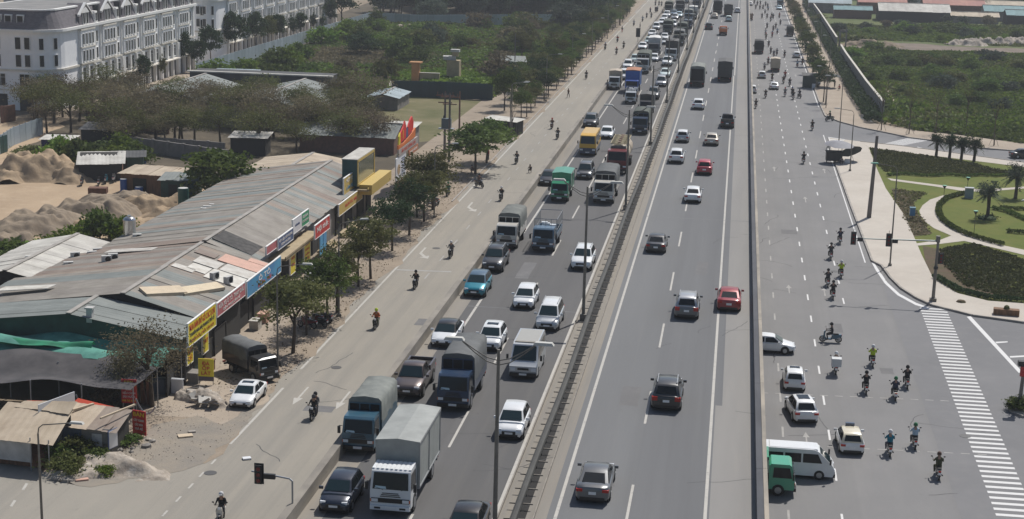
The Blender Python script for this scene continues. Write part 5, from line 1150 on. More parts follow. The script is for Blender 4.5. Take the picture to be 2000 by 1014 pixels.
car('suv', 1275, 194, 'darkgrey', 'dark grey off-road car behind the dark pale-roofed truck')
car('mpv', 1290, 169, 'silver', 'silver people carrier in the inner lane, left of a thin median lamp')
car('sedan', 1298, 151, 'paleaqua', 'pale white-green sedan behind the silver people carrier')
car('pickup', 1302, 129, 'white', 'white pickup in the inner lane in front of the tall dark grey truck')
lorry('box', 1199, 173, 5.0, 1.95, 2.9, 2.15, 'beige', 'lightsilver', 'silver cab truck with beige box along the left parapet')
lorry('box', 1233, 181, 6.5, 2.3, 3.6, 2.2, 'blue', 'blue', 'bright blue container truck with rusty orange roof')
lorry('stake', 1231, 201, 5.0, 1.8, 2.2, 1.9, 'brown', 'lightsilver', 'small silver truck with brown load in front of the blue container truck', cabL=1.5)
car('mpv', 1217, 156, 'white', 'white car squeezed between the beige box truck and the blue container truck')
lorry('tarp', 1254, 142, 9.0, 2.45, 3.6, 2.75, 'green', 'lightsilver', 'big silver cab truck with tall grey-green tarpaulin behind the blue container truck', cabL=1.9, z0=.5)
car('suv', 1225, 136, 'white', 'white off-road car by the left parapet, beside the big grey-green tarpaulin truck')
car('hatch', 1239, 122, 'paleaqua', 'pale hatchback tucked behind the white off-road car at the left parapet')
lorry('box', 1276, 108, 7.6, 2.4, 3.5, 2.6, 'white', 'grey', 'large pale box truck with white visor, far back in the outer lane', z0=.5)
lorry('box', 1310, 117, 7.6, 2.4, 3.7, 2.4, 'dark', 'lightsilver', 'tall dark grey box truck with pale cab in the inner lane')
car('hatch', 1277, 120, 'white', 'white hatchback peeping out right of the grey-green tarpaulin truck')
FARV = [('sedan', 1254, 97, 'white'), ('hatch', 1266, 86, 'paleaqua'), ('sedan', 1297, 78, 'white'), ('hatch', 1298, 87, 'white'), ('sedan', 1273, 71, 'white'), ('mpv', 1281, 58, 'white'), ('sedan', 1292, 48, 'white'), ('hatch', 1297, 40, 'white'), ('suv', 1302, 34, 'white'), ('sedan', 1326, 34, 'lightblue'), ('sedan', 1316, 30, 'steelblue'), ('sedan', 1318, 38, 'silver'), ('mpv', 1314, 53, 'white')]
for k, px, py, c in FARV:
    car(k, px, py, c, {'white': 'small distant white car', 'paleaqua': 'distant pale green car', 'lightblue': 'distant light blue car', 'steelblue': 'distant slate blue car', 'silver': 'distant silver car'}[c] + {'sedan': ' with low roof', 'hatch': ' with short tail', 'mpv': ' with tall body', 'suv': ' with high body'}[k])
for kd, px, py, L, W, H, cH, cg, cp, d in (('tarp', 1303, 66, 7, 2.3, 3.1, 2.4, 'green', 'darkgreen', 'distant dark green canvas truck'), ('tarp', 1325, 88, 7, 2.3, 3.2, 2.4, 'slate', 'olive', 'distant olive truck with dark grey canvas'), ('tarp', 1331, 72, 7, 2.3, 3.2, 2.4, 'green', 'darkgreen', 'distant green truck with arched canvas behind the olive truck'),
        ('stake', 1343, 55, 5.5, 2.1, 2.6, 2.2, 'steel', 'cabblue', 'distant navy blue truck with open rack'), ('tarp', 1344, 42, 6.5, 2.2, 3.1, 2.3, 'grey', 'steelblue', 'distant slate blue canvas truck'), ('box', 1352, 37, 6.5, 2.3, 3.2, 2.3, 'white', 'olive', 'distant olive truck with white roof beside the median'), ('tarp', 1360, 15, 7, 2.3, 3.2, 2.4, 'dark', 'cabblue', 'distant dark blue canvas truck near the top edge'),
        ('box', 1327, 24, 6.5, 2.3, 3.2, 2.4, 'dark', 'darkgrey', 'distant dark box truck in the middle lane'), ('tarp', 1305, 24, 6.5, 2.2, 3., 2.3, 'green', 'olive', 'distant dull green truck at the tail of the outer lane'), ('box', 1337, 5, 6.5, 2.3, 3.2, 2.4, 'white', 'lightsilver', 'distant white truck touching the top edge')):
    lorry(kd, px, py, L, W, H, cH, cg, cp, d)
# ---- right carriageway, driving away
for k, px, py, c, d in (('coupe_sedan', 1156, 982, 'grey', 'dark grey sedan nearest the camera on the right carriageway'), ('suv', 1300, 802, 'black', 'black off-road car with grey roof, second nearest on the right carriageway'), ('suv', 1340, 623, 'grey', 'grey off-road car with silver roof rails beside a red sedan'), ('coupe_sedan', 1423, 608, 'red', 'dark red sedan straddling the right edge line'),
        ('sedan', 1280, 494, 'darkgrey', 'black sedan alone in the left lane of the right carriageway'), ('sedan', 1352, 396, 'white', 'white sedan in the middle of the right carriageway'), ('crossover', 1375, 341, 'pinkred', 'bright pinkish red crossover driving away'), ('crossover', 1320, 319, 'white', 'white crossover left of the red crossover'),
        ('hatch', 1332, 278, 'silver', 'silver blue hatchback ahead of the white crossover'), ('sedan', 1389, 284, 'beige', 'beige sedan right of the silver blue hatchback'), ('pickup', 1420, 250, 'black', 'black pickup near the right edge line'), ('crossover', 1363, 214, 'white', 'white crossover with dark rear window, ahead of the black pickup'),
        ('suv', 1384, 58, 'black', 'distant black off-road car left of the orange truck'), ('hatch', 1423, 42, 'paleaqua', 'distant pale blue hatchback behind a dark truck'), ('sedan', 1395, 36, 'beige', 'distant beige sedan behind the dark round-topped truck'), ('hatch', 1440, 25, 'white', 'distant white car in the right lane near the top edge')):
    car(k, px, py, c, d, face=False, zone='right', roof={'suvblack': 'darkgrey', 'suvgrey': 'silver', 'hatchsilver': 'white'}.get(k + c) if py > 270 else None)
lorry('tarp', 1361, 168, 8.4, 2.5, 3.55, 2.6, 'grey', 'darkgrey', 'tall truck with sunlit grey canvas roof on the right carriageway', face=False, zone='right')
lorry('box', 1415, 158, 8.2, 2.45, 3.5, 2.6, 'dark', 'cabblue', 'tall dark box truck near the right edge line', face=False, zone='right')
lorry('open', 1412, 68, 5.0, 1.9, 1.7, 1.95, 'orange', 'orange', 'distant small orange truck on the right carriageway', face=False, zone='right')
lorry('tarp', 1401, 26, 8, 2.5, 3.7, 2.6, 'dark', 'darkgrey', 'distant round-topped dark canvas truck on the right carriageway', face=False, zone='right')
lorry('box', 1422, 31, 7, 2.3, 3.2, 2.4, 'dark', 'darkgrey', 'distant dark box truck behind the pale blue hatchback', face=False, zone='right')
# ---- right service road
E90 = -math.pi / 2
o = car('sedan', 0, 0, 'white', 'white sedan coming out from under the flyover', z=0, rz=E90, xy=(3.95, 131.6), zone='service')
bus('van', 0, 0, 'white', 'white', 'white passenger van with black windows coming out from under the flyover', z=0, rz=E90, xy=(5.45, 102.0), zone='service')
lorry('box', 0, 0, 5.6, 2.0, 2.6, 2.15, 'green', 'brightgreen', 'green truck whose cab sticks out from behind the flyover parapet', z=0, rz=E90, xy=(2.35, 98.6), zone='service')
o = car('crossover', 0, 0, 'white', 'white crossover with dark roof panel waiting at the crossing', z=0, rz=.16, xy=(6.15, 114.6), zone='service', sun=(.8, 1.0))
o = car('hatch', 0, 0, 'white', 'white hatchback with dark sunroof behind the waiting crossover', z=0, rz=0, xy=(5.85, 122.2), zone='service', sun=(.5, .45))
o = car('hatch', 0, 0, 'white', 'white taxi with blue sign box on its cream roof', z=0, rz=.05, xy=(9.3, 108.3), zone='service', roof='cream', cat='taxi')
MB().box((0, .35, 1.58), (.62, .22, .20)).build('taxi_sign', PC['cabblue'], o)
lorry('tarp', 1482, 104, 6.4, 2.3, 3.3, 2.3, 'dark', 'darkgrey', 'black canvas truck on the right service road beside the parapet', z=0, face=False, zone='service')
lorry('box', 1514, 139, 5.2, 2.0, 2.9, 2.2, 'beige', 'beige', 'beige box truck on the right service road', z=0, face=False, zone='service')
car('sedan', 1512, 175, 'lightsilver', 'silver sedan behind the beige box truck', z=0, face=False, zone='service')
car('hatch', 1488, 153, 'lightsilver', 'small white hatchback left of the beige box truck', z=0, face=False, zone='service', roof='white')
car('hatch', 1469, 182, 'white', 'white car half hidden behind the right parapet', z=0, face=False, zone='service')
lorry('open', 1464, 39, 5.5, 2.0, 2.1, 2.1, 'brown', 'maroon', 'distant reddish brown truck close to the right parapet', z=0, face=False, zone='service')
car('sedan', 1465, 11, 'white', 'distant white car near the top edge beside the right parapet', z=0, face=False, zone='service')
lorry('tarp', 1524, 12, 6, 2.2, 3., 2.3, 'dark', 'tealcab', 'distant dark truck facing the camera by the right kerb', z=0, face=True, zone='service')
car('sedan', 1522, 19, 'lightblue', 'distant pale car in front of the dark truck at the right kerb', z=0, face=True, zone='service')
car('hatch', 1556, 113, 'lightsilver', 'silver hatchback parked at the right kerb under trees', z=0, face=False, zone='service', roof='white')
lorry('tarp', 1543, 70, 5, 2.0, 2.8, 2.1, 'dark', 'black', 'black canvas truck parked at the right kerb', z=0, face=False, zone='service')
# ---- parked on the left verge and the side road
o = car('sedan', 0, 0, 'white', 'white sedan parked on the sandy verge near the dark pickup lorry', z=0, rz=math.pi + .02, xy=(-34.75, 109.4), zone='verge', cat='car', sun=(.55, .45))
lorry('tarp', 0, 0, 5.3, 1.85, 2.65, 2.0, 'slate', 'darkgrey', 'dark grey small lorry with canvas cover parked on the verge', z=0, rz=math.radians(-130), xy=(-36.5, 115.6), zone='verge', cabL=1.55)
car('sedan', 0, 0, 'black', 'black car on the side road at the right edge', z=.0, rz=-1.42, xy=(44.0, 246.5), zone='park')

# ================================================================ PLANTS AND EARTH
BARK = mat('bark', (.10, .075, .052), .95, c2=(.06, .045, .032), scale=4, rand=.2)
BARKP = mat('pale_bark', (.20, .17, .135), .95, c2=(.12, .10, .08), scale=4, rand=.2)
def leafmat(name, a, b, scale=.45, rand=.25):
    m = mat('leaf_' + name, a, .75, c2=b, scale=scale, detail=3, rand=rand, spec=.2, lo=.3, hi=.7)
    return m
LF = {'green': leafmat('green', (0.0494, 0.0856, 0.018), (0.137, 0.179, 0.0432)), 'dark': leafmat('dark', (0.0198, 0.0403, 0.0161), (0.0528, 0.0806, 0.0299)), 'brown': leafmat('brown', (0.102, 0.084, 0.0475), (0.204, 0.174, 0.106), .5), 'olive': leafmat('olive', (0.072, 0.0825, 0.0264), (0.162, 0.163, 0.0572)),
      'bright': leafmat('bright', (0.078, 0.139, 0.0154), (0.176, 0.248, 0.0396)), 'blue': leafmat('bluish', (0.0396, 0.0594, 0.0414), (0.088, 0.108, 0.0736)), 'dry': leafmat('dry', (0.138, 0.11, 0.0682), (0.231, 0.193, 0.121), .6)}
LF['cover'] = leafmat('ground_cover', (.046, .056, .018), (.078, .086, .030), .5)
for m_ in LF.values(): translucent(m_)
def leaf_mesh(name, pts, size, m, seed, flat=.3, asp=.6):
    """a small folded leaf spray at every point"""
    r = np.random.RandomState(seed); n = len(pts)
    d = r.normal(size=(n, 3)); d[:, 2] = d[:, 2] * .6 + flat; d /= np.linalg.norm(d, axis=1)[:, None]
    a = r.normal(size=(n, 3)); u = np.cross(d, a); u /= np.linalg.norm(u, axis=1)[:, None]; v = np.cross(d, u)
    s = size * r.uniform(.55, 1.35, (n, 1)); u *= s; v *= s * asp
    V = np.empty((n, 4, 3)); V[:, 0] = pts - u; V[:, 1] = pts + v * .8 + d * s * .12; V[:, 2] = pts + u; V[:, 3] = pts - v
    me = bpy.data.meshes.new(name); me.vertices.add(n * 4); me.vertices.foreach_set('co', V.reshape(-1).astype(np.float32))
    me.loops.add(n * 4); me.loops.foreach_set('vertex_index', np.arange(n * 4, dtype=np.int32))
    me.polygons.add(n); me.polygons.foreach_set('loop_start', np.arange(0, n * 4, 4, dtype=np.int32)); me.polygons.foreach_set('loop_total', np.full(n, 4, dtype=np.int32))
    me.materials.append(m); me.update(); me.validate(); return me
def crown_pts(seed, rx, ry, rz, nc, per, cs, hollow=.45, lowcut=-.7):
    r = np.random.RandomState(seed); out = []
    k = 0
    while k < nc:
        p = r.normal(size=3); p /= np.linalg.norm(p)
        if p[2] < lowcut: continue
        p *= r.uniform(hollow, 1.) * r.uniform(.85, 1.12)
        q = r.normal(size=(per, 3)) * np.array([cs, cs, cs * .55]) * r.uniform(.6, 1.3)
        out.append(p * np.array([rx, ry, rz]) + q); k += 1
    return np.concatenate(out)
CROWNS = {}
def crown(kind, i):
    """unit crown meshes (radius about 1 m, scaled by the tree): street, spread, sparse, dense, bush"""
    k = (kind, i)
    if k not in CROWNS:
        s = 100 * len(kind) + i * 7 + ord(kind[0])
        nc, per, cs, hol, low, sz = {'street': (60, 62, .16, .30, -.75, .062), 'fine': (66, 58, .18, .2, -.55, .032), 'sparse': (58, 44, .19, .25, -.6, .042), 'dense': (64, 52, .16, .5, -.8, .080), 'bush': (34, 48, .20, .3, -.25, .105), 'bare': (24, 9, .15, .35, -.5, .055)}[kind]
        CROWNS[k] = leaf_mesh('crown', crown_pts(s, 1, 1, 1, nc, per, cs, hol, low), sz, LF['green'], s)
    return CROWNS[k]
TRUNKS = {}
def trunk_mesh(i, multi, m=None):
    """unit trunk: crown base at z = 1, limbs spread inside the crown (z 1..2)"""
    k = (i, multi)
    if k not in TRUNKS:
        r = random.Random(50 + i); b = MB()
        pts = [(0, 0, -.05), (r.uniform(-.03, .03), r.uniform(-.03, .03), .5), (r.uniform(-.06, .06), r.uniform(-.06, .06), 1.0), (r.uniform(-.1, .1), r.uniform(-.1, .1), 1.45)]
        for j in range(3): b.tube(pts[j], pts[j + 1], .050 - .011 * j, .050 - .011 * (j + 1), 7, cap=False)
        for j in range(multi):
            a = j * 6.283 / multi + r.uniform(-.4, .4); z = r.uniform(.75, 1.25)
            p0 = (pts[2][0] * z, pts[2][1] * z, z); l = r.uniform(.35, .6)
            p1 = (p0[0] + math.cos(a) * l * .5, p0[1] + math.sin(a) * l * .5, z + l * .6); p2 = (p0[0] + math.cos(a) * l, p0[1] + math.sin(a) * l, z + l * 1.0)
            b.tube(p0, p1, .026, .016, 5, cap=False); b.tube(p1, p2, .016, .006, 5, cap=False)
            a2 = a + r.uniform(-.9, .9); b.tube(p1, (p1[0] + math.cos(a2) * l * .5, p1[1] + math.sin(a2) * l * .5, p1[2] + l * .35), .011, .004, 4, cap=False)
        TRUNKS[k] = b.mesh('trunk', [BARK])
    return TRUNKS[k]
TREES = []
def tree(x, y, h, w_, kind='street', leaf='green', th=.42, label=None, group=None, name='street_tree', z=0., bark=None, cat='tree'):
    """h total height, w_ crown width, th share of bare trunk"""
    o = empty(name, (x, y, z), rnd.uniform(0, 6.28)); hb = h * th; ch = (h - hb)
    t = obj('trunk', trunk_mesh(rnd.randrange(6), 6 if kind in ('sparse', 'bare', 'fine') else 4), o); t.scale = (w_ * .45 + h * .12, w_ * .45 + h * .12, max(.2, (hb + ch * .12)))
    if kind in ('sparse', 'bare', 'fine'): t.scale = (w_ * .62, w_ * .62, max(.2, h * .48))
    if bark: paint(t, 0, bark)
    c = obj('crown', crown(kind, rnd.randrange(5)), o, (0, 0, hb + ch * .5)); c.scale = (w_ / 2, w_ / 2 * rnd.uniform(.88, 1.12), ch * .52); c.rotation_euler = (0, 0, rnd.uniform(0, 6))
    paint(c, 0, LF[leaf])
    tag(o, label or '', cat, group); TREES.append((o, x, y)); return o
def bush(x, y, h, w_, leaf='green', label=None, group=None, name='bush', z=0.):
    o = empty(name, (x, y, z), rnd.uniform(0, 6.28))
    c = obj('crown', crown('bush', rnd.randrange(5)), o, (0, 0, h * .30)); c.scale = (w_ / 2, w_ / 2 * rnd.uniform(.8, 1.2), h * .66); paint(c, 0, LF[leaf])
    t = obj('stem', trunk_mesh(rnd.randrange(6), 4), o); t.scale = (w_ * .4, w_ * .4, h * .45)
    tag(o, label or '', 'bush', group); return o
# --- left verge: street trees with their own place
def vt(px, py, h, w_, leaf, label, kind='street', th=.40, **k):
    x, y = G(px, py); return tree(x, y, h, w_, kind, leaf, th, label, **k)
vt(572, 690, 6.6, 6.2, 'olive', 'round verge tree with forked trunk, nearest the dark grey small lorry')
vt(599, 655, 5.2, 3.6, 'green', 'slim verge tree just behind the forked one', th=.45)
vt(640, 632, 6.2, 5.2, 'green', 'dense verge tree shading parked motorbikes', th=.40)
vt(658, 612, 6.4, 4.8, 'olive', 'verge tree right of the tree shading parked motorbikes', th=.45)
vt(724, 545, 6.6, 5.0, 'olive', 'verge tree facing the red banner sign', th=.42)
vt(700, 560, 5.4, 4.0, 'olive', 'smaller yellowish verge tree left of the one facing the red banner', th=.42)
vt(766, 490, 6.0, 4.6, 'dark', 'dark verge tree opposite the ochre fascia board', th=.42)
vt(799, 460, 6.2, 5.0, 'dark', 'dark verge tree beside the zigzag road arrow', th=.42)
vt(828, 433, 6.4, 5.2, 'olive', 'verge tree in front of the tan canopy', th=.42)
vt(845, 410, 7.4, 6.6, 'olive', 'broad sunlit verge tree below the sign tower', th=.40)
vt(815, 425, 5.6, 5.0, 'olive', 'bushy verge tree between the tan canopy and the broad sunlit tree', th=.35)
vt(928, 340, 6.6, 7.8, 'green', 'wide spreading tree with layered branches on the left verge', kind='dense', th=.36)
vt(950, 318, 6.2, 6.4, 'green', 'spreading tree right behind the wide layered one', kind='dense', th=.38)
vt(1000, 270, 6.5, 2.0, 'dry', 'bare thin trunk with broken top at the verge kerb', kind='bare', th=.5, bark=BARKP)
x, y = G(285, 770); tree(-41.2, 106.6, 6.8, 6.6, 'fine', 'brown', .3, 'sparse brown leaved tree rising through the shade net by the yellow signboard', bark=BARK)
tree(-42.6, 105.4, 5.0, 4.5, 'fine', 'brown', .3, 'second brown leaved tree in the shade yard, lower and left', bark=BARK)
yy = 262.; i = 0
LV = ['green', 'olive', 'olive', 'green', 'dark', 'olive', 'green']
while yy < 520:
    tree(-35.2 + rnd.uniform(-.5, .5), yy, rnd.uniform(4.4, 6.2), rnd.uniform(3.2, 4.8), 'street', LV[i % 7], .42, '%s tree of the far left verge row, counting away from the bare thin trunk' % ordinal(i), 'far left verge row of trees')
    yy += rnd.uniform(5.5, 8.5); i += 1
i = 0
for yy in np.arange(275, 520, 9.):
    tree(-39.5 + rnd.uniform(-1.5, 1.5), yy, rnd.uniform(5, 8), rnd.uniform(4.5, 6.5), 'street', ('green', 'dark', 'olive')[i % 3], .25, '%s tree of the thicket behind the left verge row, counting away' % ordinal(i), 'thicket behind the left verge row'); i += 1
# --- right verge row
for i, (px, py) in enumerate(((1600, 200), (1594, 172), (1585, 160), (1580, 145), (1578, 130), (1572, 118), (1569, 105), (1566, 92), (1560, 84), (1556, 76), (1552, 66), (1548, 56), (1545, 48), (1541, 38), (1538, 30), (1535, 22), (1532, 13), (1530, 5))):
    x, y = G(px, py); 
    tree(max(16.7, x), y, rnd.uniform(5.5, 7.2), rnd.uniform(3.4, 4.8), 'street', ('dark', 'green', 'dark', 'olive')[i % 4] if i < 11 else ('brown', 'olive')[i % 2], .45, '%s tree of the right verge row, counting away from the side road' % ordinal(i), 'right verge row of trees')
vt(1613, 212, 9.0, 2.6, 'dry', 'tall bare tree at the corner of the right verge', kind='bare', th=.4, bark=BARKP)
# saplings along the park side pavement
for i, (px, py) in enumerate(((1721, 256), (1775, 263), (1827, 262), (1886, 256), (1941, 286), (1838, 262 + 9), (2010, 296))):
    if i == 5: continue
    x, y = G(px, py); o = tree(x, y, 8.8, 3.0, 'bare', 'olive', .42, '%s thin staked sapling along the field pavement, counting from the left' % ordinal(i if i < 5 else 5), 'saplings along the field pavement', name='sapling', bark=BARK)
    q = MB()
    for a in (0, 2.1, 4.2): q.tube((math.cos(a) * .9, math.sin(a) * .9, 0), (math.cos(a) * .08, math.sin(a) * .08, 1.9), .03, n=5)
    q.build('stake', BARKP, o)
# trees in front of the terraces: columns of dark foliage
TT = [(282, 176, 6.5, 3.2), (240, 172, 6.8, 3.6), (195, 170, 7, 3.2), (318, 164, 5.5, 1.6), (355, 142, 8.8, 4.8), (386, 141, 6.8, 3.4), (412, 130, 8.6, 4.8), (458, 116, 10.5, 5.6), (498, 103, 9.6, 5.2), (523, 97, 8, 3.8), (541, 91, 8.2, 4.0), (571, 83, 6.5, 2.6), (588, 80, 7.5, 3.4), (612, 71, 6, 2.2), (645, 60, 8.2, 4.0), (666, 55, 13, 8.0), (630, 66, 5, 1.8)]
for i, (px, py, h, w_) in enumerate(TT):
    x, y = G(px, py)
    tree(x, y, h, w_, 'dense' if w_ > 3 else 'street', 'olive' if i in (9, 3) else 'dark', .33, '%s street tree before the white terraces, counting from the left front' % ordinal(sorted(range(len(TT)), key=lambda k: TT[k][0]).index(i)), 'street trees before the white terraces', name='street_tree')
# brown sparse trees behind the shop row
r0 = random.Random(4)
for i in range(92):
    px, py = r0.uniform(60, 745), 0
    py = r0.uniform(206, 292) + (10 if px > 500 else 0)
    if px < 210 and py > 262: py -= 40
    x, y = G(px, py); h = r0.uniform(4.6, 7.2)
    tree(x, y, h, h * r0.uniform(.95, 1.3), 'sparse', ('brown', 'olive', 'brown', 'dry', 'olive')[i % 5], .28, '', 'brown half-bare trees behind the shop row', name='bare_branched_tree')
    TREES[-1][0]['px'] = px
bt = sorted([t for t in TREES if t[0].get('group') == 'brown half-bare trees behind the shop row'], key=lambda t: t[0]['px'])
for i, t in enumerate(bt): t[0]['label'] = 'half-bare tree behind the shop row, %s in the grove counting from the left' % ordinal(i); del t[0]['px']
x, y = G(425, 408); tree(x, y + 3, 6.8, 9.6, 'dense', 'green', .12, 'dense round green tree spreading over the back of the long grey roof')
for i, (px, py, h, w_, l, lb) in enumerate(((170, 322, 4.2, 7.5, 'green', 'dense dark shrub behind the sand heap'), (125, 318, 3.6, 6.5, 'bright', 'bright green shrub left of the dense dark shrub'), (235, 312, 3.6, 7., 'bright', 'feathery green shrub above the tin roofed shack'), (262, 322, 3.2, 5., 'green', 'lower green shrub right of the feathery one'), (60, 310, 2.2, 5., 'olive', 'low olive shrub near the left sheet fence'),
        (60, 520, 2.6, 6., 'bright', 'bright weeds clump above the workshop roof, left'), (20, 525, 3.4, 6., 'green', 'dark weeds clump at the left edge above the workshop'), (120, 490, 2.2, 5., 'bright', 'low weeds clump along the workshop back'), (195, 470, 3.6, 5., 'green', 'shrub beside the steel water tank, left'), (232, 470, 3., 3.6, 'bright', 'bright shrub touching the steel water tank'), (155, 480, 2.4, 4., 'bright', 'small weeds clump between two shrubs by the workshop'), (-10, 550, 3., 5., 'green', 'weeds at the left edge beside the workshop'))):
    x, y = G(px, py); bush(x, y, h, w_, l, lb)
# rubble bank weeds at the corner
for i, (px, py, h, w_, l, lb) in enumerate(((130, 925, 1.5, 2.6, 'olive', 'dusty weed clump at the foot of the street lamp'), (185, 905, 1.1, 2., 'green', 'weed clump on the rubble bank below the shack'), (160, 893, 1.6, 2.6, 'olive', 'dark weed clump in front of the patched shack'), (248, 868, 1., 2., 'green', 'weed clump left of the small red board'), (205, 925, .7, 1.6, 'bright', 'low bright weeds at the edge of the rubble bank'), (112, 905, 1.3, 2., 'green', 'weed clump right of the corner hut'))):
    x, y = G(px, py); bush(x, y, h, w_, l, lb, name='weed_clump')
# wild plot left: bushes over undergrowth
def inpoly(P, x, y):
    c = False; j = len(P) - 1
    for i in range(len(P)):
        if (P[i][1] > y) != (P[j][1] > y) and x < (P[j][0] - P[i][0]) * (y - P[i][1]) / (P[j][1] - P[i][1]) + P[i][0]: c = not c
        j = i
    return c
def undergrowth(name, poly, n, size, mats, seed, hmax=1.2, hole=None, z0=0., tuft=7, dens=None):
    """ground cover of leafy tufts, joined by colour into one mesh: nobody could count it"""
    r = np.random.RandomState(seed); xs = [p[0] for p in poly]; ys = [p[1] for p in poly]; P = []
    g = [r.rand(3) * 6.28 for _ in range(3)]
    while len(P) < n:
        x, y = r.uniform(min(xs), max(xs)), r.uniform(min(ys), max(ys))
        if not inpoly(poly, x, y) or (hole and any(inpoly(h, x, y) for h in hole)): continue
        hgt = .5 + .25 * math.sin(x * .21 + g[0][0]) + .25 * math.sin(y * .17 + g[0][1] + .06 * x) + .3 * math.sin(x * .057 + y * .043 + g[1][0])
        if r.rand() > (dens or 1.) + .5 * hgt: continue
        P.append((x, y, max(.12, hgt) * hmax))
    P = np.array(P); k = tuft
    Q = np.repeat(P, k, 0); q = r.normal(size=Q.shape) * np.array([size * 1.1, size * 1.1, 0])
    Q = Q + q; Q[:, 2] = z0 + np.repeat(P[:, 2], k) * r.uniform(.15, 1., len(Q))
    tone = np.sin(Q[:, 0] * .11 + g[2][0]) + np.sin(Q[:, 1] * .09 + g[2][1]) + np.sin(Q[:, 0] * .031 - Q[:, 1] * .037 + g[2][2]) * 1.2 + r.normal(size=len(Q)) * .45
    edges = np.quantile(tone, np.linspace(0, 1, len(mats) + 1))
    me = None; ob = []
    for i, m in enumerate(mats):
        s = (tone >= edges[i]) & (tone <= edges[i + 1]); o = obj(name, leaf_mesh(name, Q[s], size, LF[m], seed + i, .8, .75)); o['kind'] = 'stuff'; ob.append(o)
    return ob
scrub = [(-104, 300), (-103, 444), (-90, 442), (-50, 462), (-45.5, 400), (-45, 292), (-60, 291), (-72, 286), (-96, 284)]
pad = GP([(757, 156), (815, 158), (827, 164), (902, 162), (935, 167), (826, 173), (760, 171)])
undergrowth('undergrowth', scrub, 10500, .46, ['brown', 'green', 'bright', 'green', 'olive', 'bright'], 21, 1.3, [pad])
r0 = random.Random(9); n = 0
for i in range(64):
    while True:
        x, y = r0.uniform(-102, -45), r0.uniform(292, 455)
        if inpoly(scrub, x, y) and not inpoly(pad, x, y) and not (-72 < x < -47 and 286 < y < 309): break
    big = r0.random() < .45 or x > -58; h = r0.uniform(2.6, 4.6) * (1.2 if big else .8)
    l = r0.choice(['green', 'green', 'olive', 'green', 'brown', 'blue'] if x > -80 else ['bright', 'green', 'bright', 'green'])
    b = bush(x, y, h, h * r0.uniform(1.2, 1.9), l, '', 'bushes overgrowing the wild plot'); b['sx'] = x / y; n += 1
bb = sorted([o for o in ALL if o.get('group') == 'bushes overgrowing the wild plot'], key=lambda o: o['sx'])
for i, o in enumerate(bb): o['label'] = 'bush in the fenced wild plot, %s counting from the left fence to the verge' % ordinal(i); del o['sx']
vt(735, 52, 5, 5, 'green', 'small tree at the corner where the two blue grey fences meet', th=.2)
vt(845, 46, 7, 9, 'blue', 'rounded grey green tree standing before the back fence', kind='dense', th=.15)
vt(1110, 62, 8, 12, 'blue', 'big grey green tree at the verge end of the back fence', kind='dense', th=.15)
vt(705, 110, 5.5, 7, 'dark', 'dark round bush tree in the middle of the wild plot', kind='dense', th=.1)
vt(1020, 120, 7, 6, 'olive', 'olive tree with thin pole-like stem behind the grey board shed', th=.3)
# the dark wood along the top
r0 = random.Random(15); wd = []
for i in range(120):
    x = r0.uniform(-112, -43); y = r0.uniform(472, 590); wd.append((x, y))
wd.sort(key=lambda p: -p[0] / p[1]); wd.sort(key=lambda p: p[0] / p[1])
for i, (x, y) in enumerate(wd):
    if any(abs(x - G(px, 14)[0]) < 15 and 535 < y < 556 for px in (870, 960, 1055)): y -= 32
    h = r0.uniform(7, 12); tree(x, y, h, h * r0.uniform(.7, .95), 'dense', r0.choice(['dark', 'dark', 'dark', 'blue']), .12, 'tree of the dark wood beyond the back fence, %s counting from the left' % ordinal(i) if i < 89 else 'tree at the verge end of the dark wood, %s counting towards the road' % ordinal(i - 89), 'trees of the dark wood', name='wood_tree')
for i in range(26):
    x, y = -107 + 1.45 * i, r0.uniform(455, 500)
    tree(x, y + (8 if x < -90 else 12), r0.uniform(9, 13), r0.uniform(6, 9), 'dense', r0.choice(['dark', 'blue']), .2, 'tall tree behind the white terraces, %s of the clump counting from its left' % ordinal(i), 'tall trees behind the white terraces', name='wood_tree')
# right field
track = [GP([(1620, 84), (1720, 79), (1800, 82), (1880, 88), (2040, 93), (2040, 107), (1900, 107), (1760, 101), (1650, 103)]), GP([(1675, 100), (1686, 100), (1702, 138), (1740, 180), (1768, 228), (1780, 246), (1764, 246), (1750, 222), (1724, 182), (1692, 140)])]
fld = [(26.5, 640), (26.0, 440), (25.6, 282)] + GP(up2[2:]) + [(62, 262), (120, 420), (150, 640)]
fldn = [p for p in fld]
near = [(26.2, 424), (25.6, 280)] + GP([(1792, 256), (1872, 264), (2000, 281), (2060, 288)]) + [(62, 300), (82, 436), (74, 430)]
farp = [(28, 500), (27.6, 430), (74, 437), (92, 440), (110, 520), (45, 500)]
undergrowth('undergrowth', near, 13500, .42, ['green', 'bright', 'green', 'olive', 'bright', 'green'], 31, 1.25, track)
undergrowth('undergrowth', farp, 6500, .6, ['green', 'olive', 'green', 'bright'], 41, 1.3, track)
r0 = random.Random(19); fb = []
for i in range(70):
    while True:
        x, y = r0.uniform(27, 80), r0.uniform(275, 500)
        if (inpoly(near, x, y) or inpoly(farp, x, y)) and not any(inpoly(t, x, y) for t in track): break
    h = r0.uniform(1.6, 3.4); b = bush(x, y, h, h * r0.uniform(1.4, 2.4), r0.choice(['green', 'blue', 'green', 'green', 'olive', 'bright']), '', 'bushes of the right field'); b['sx'] = x / y
bb = sorted([o for o in ALL if o.get('group') == 'bushes of the right field'], key=lambda o: o['sx'])
for i, o in enumerate(bb): o['label'] = 'bush in the right field, %s counting from the concrete wall outwards' % ordinal(i); del o['sx']
r0 = random.Random(29)
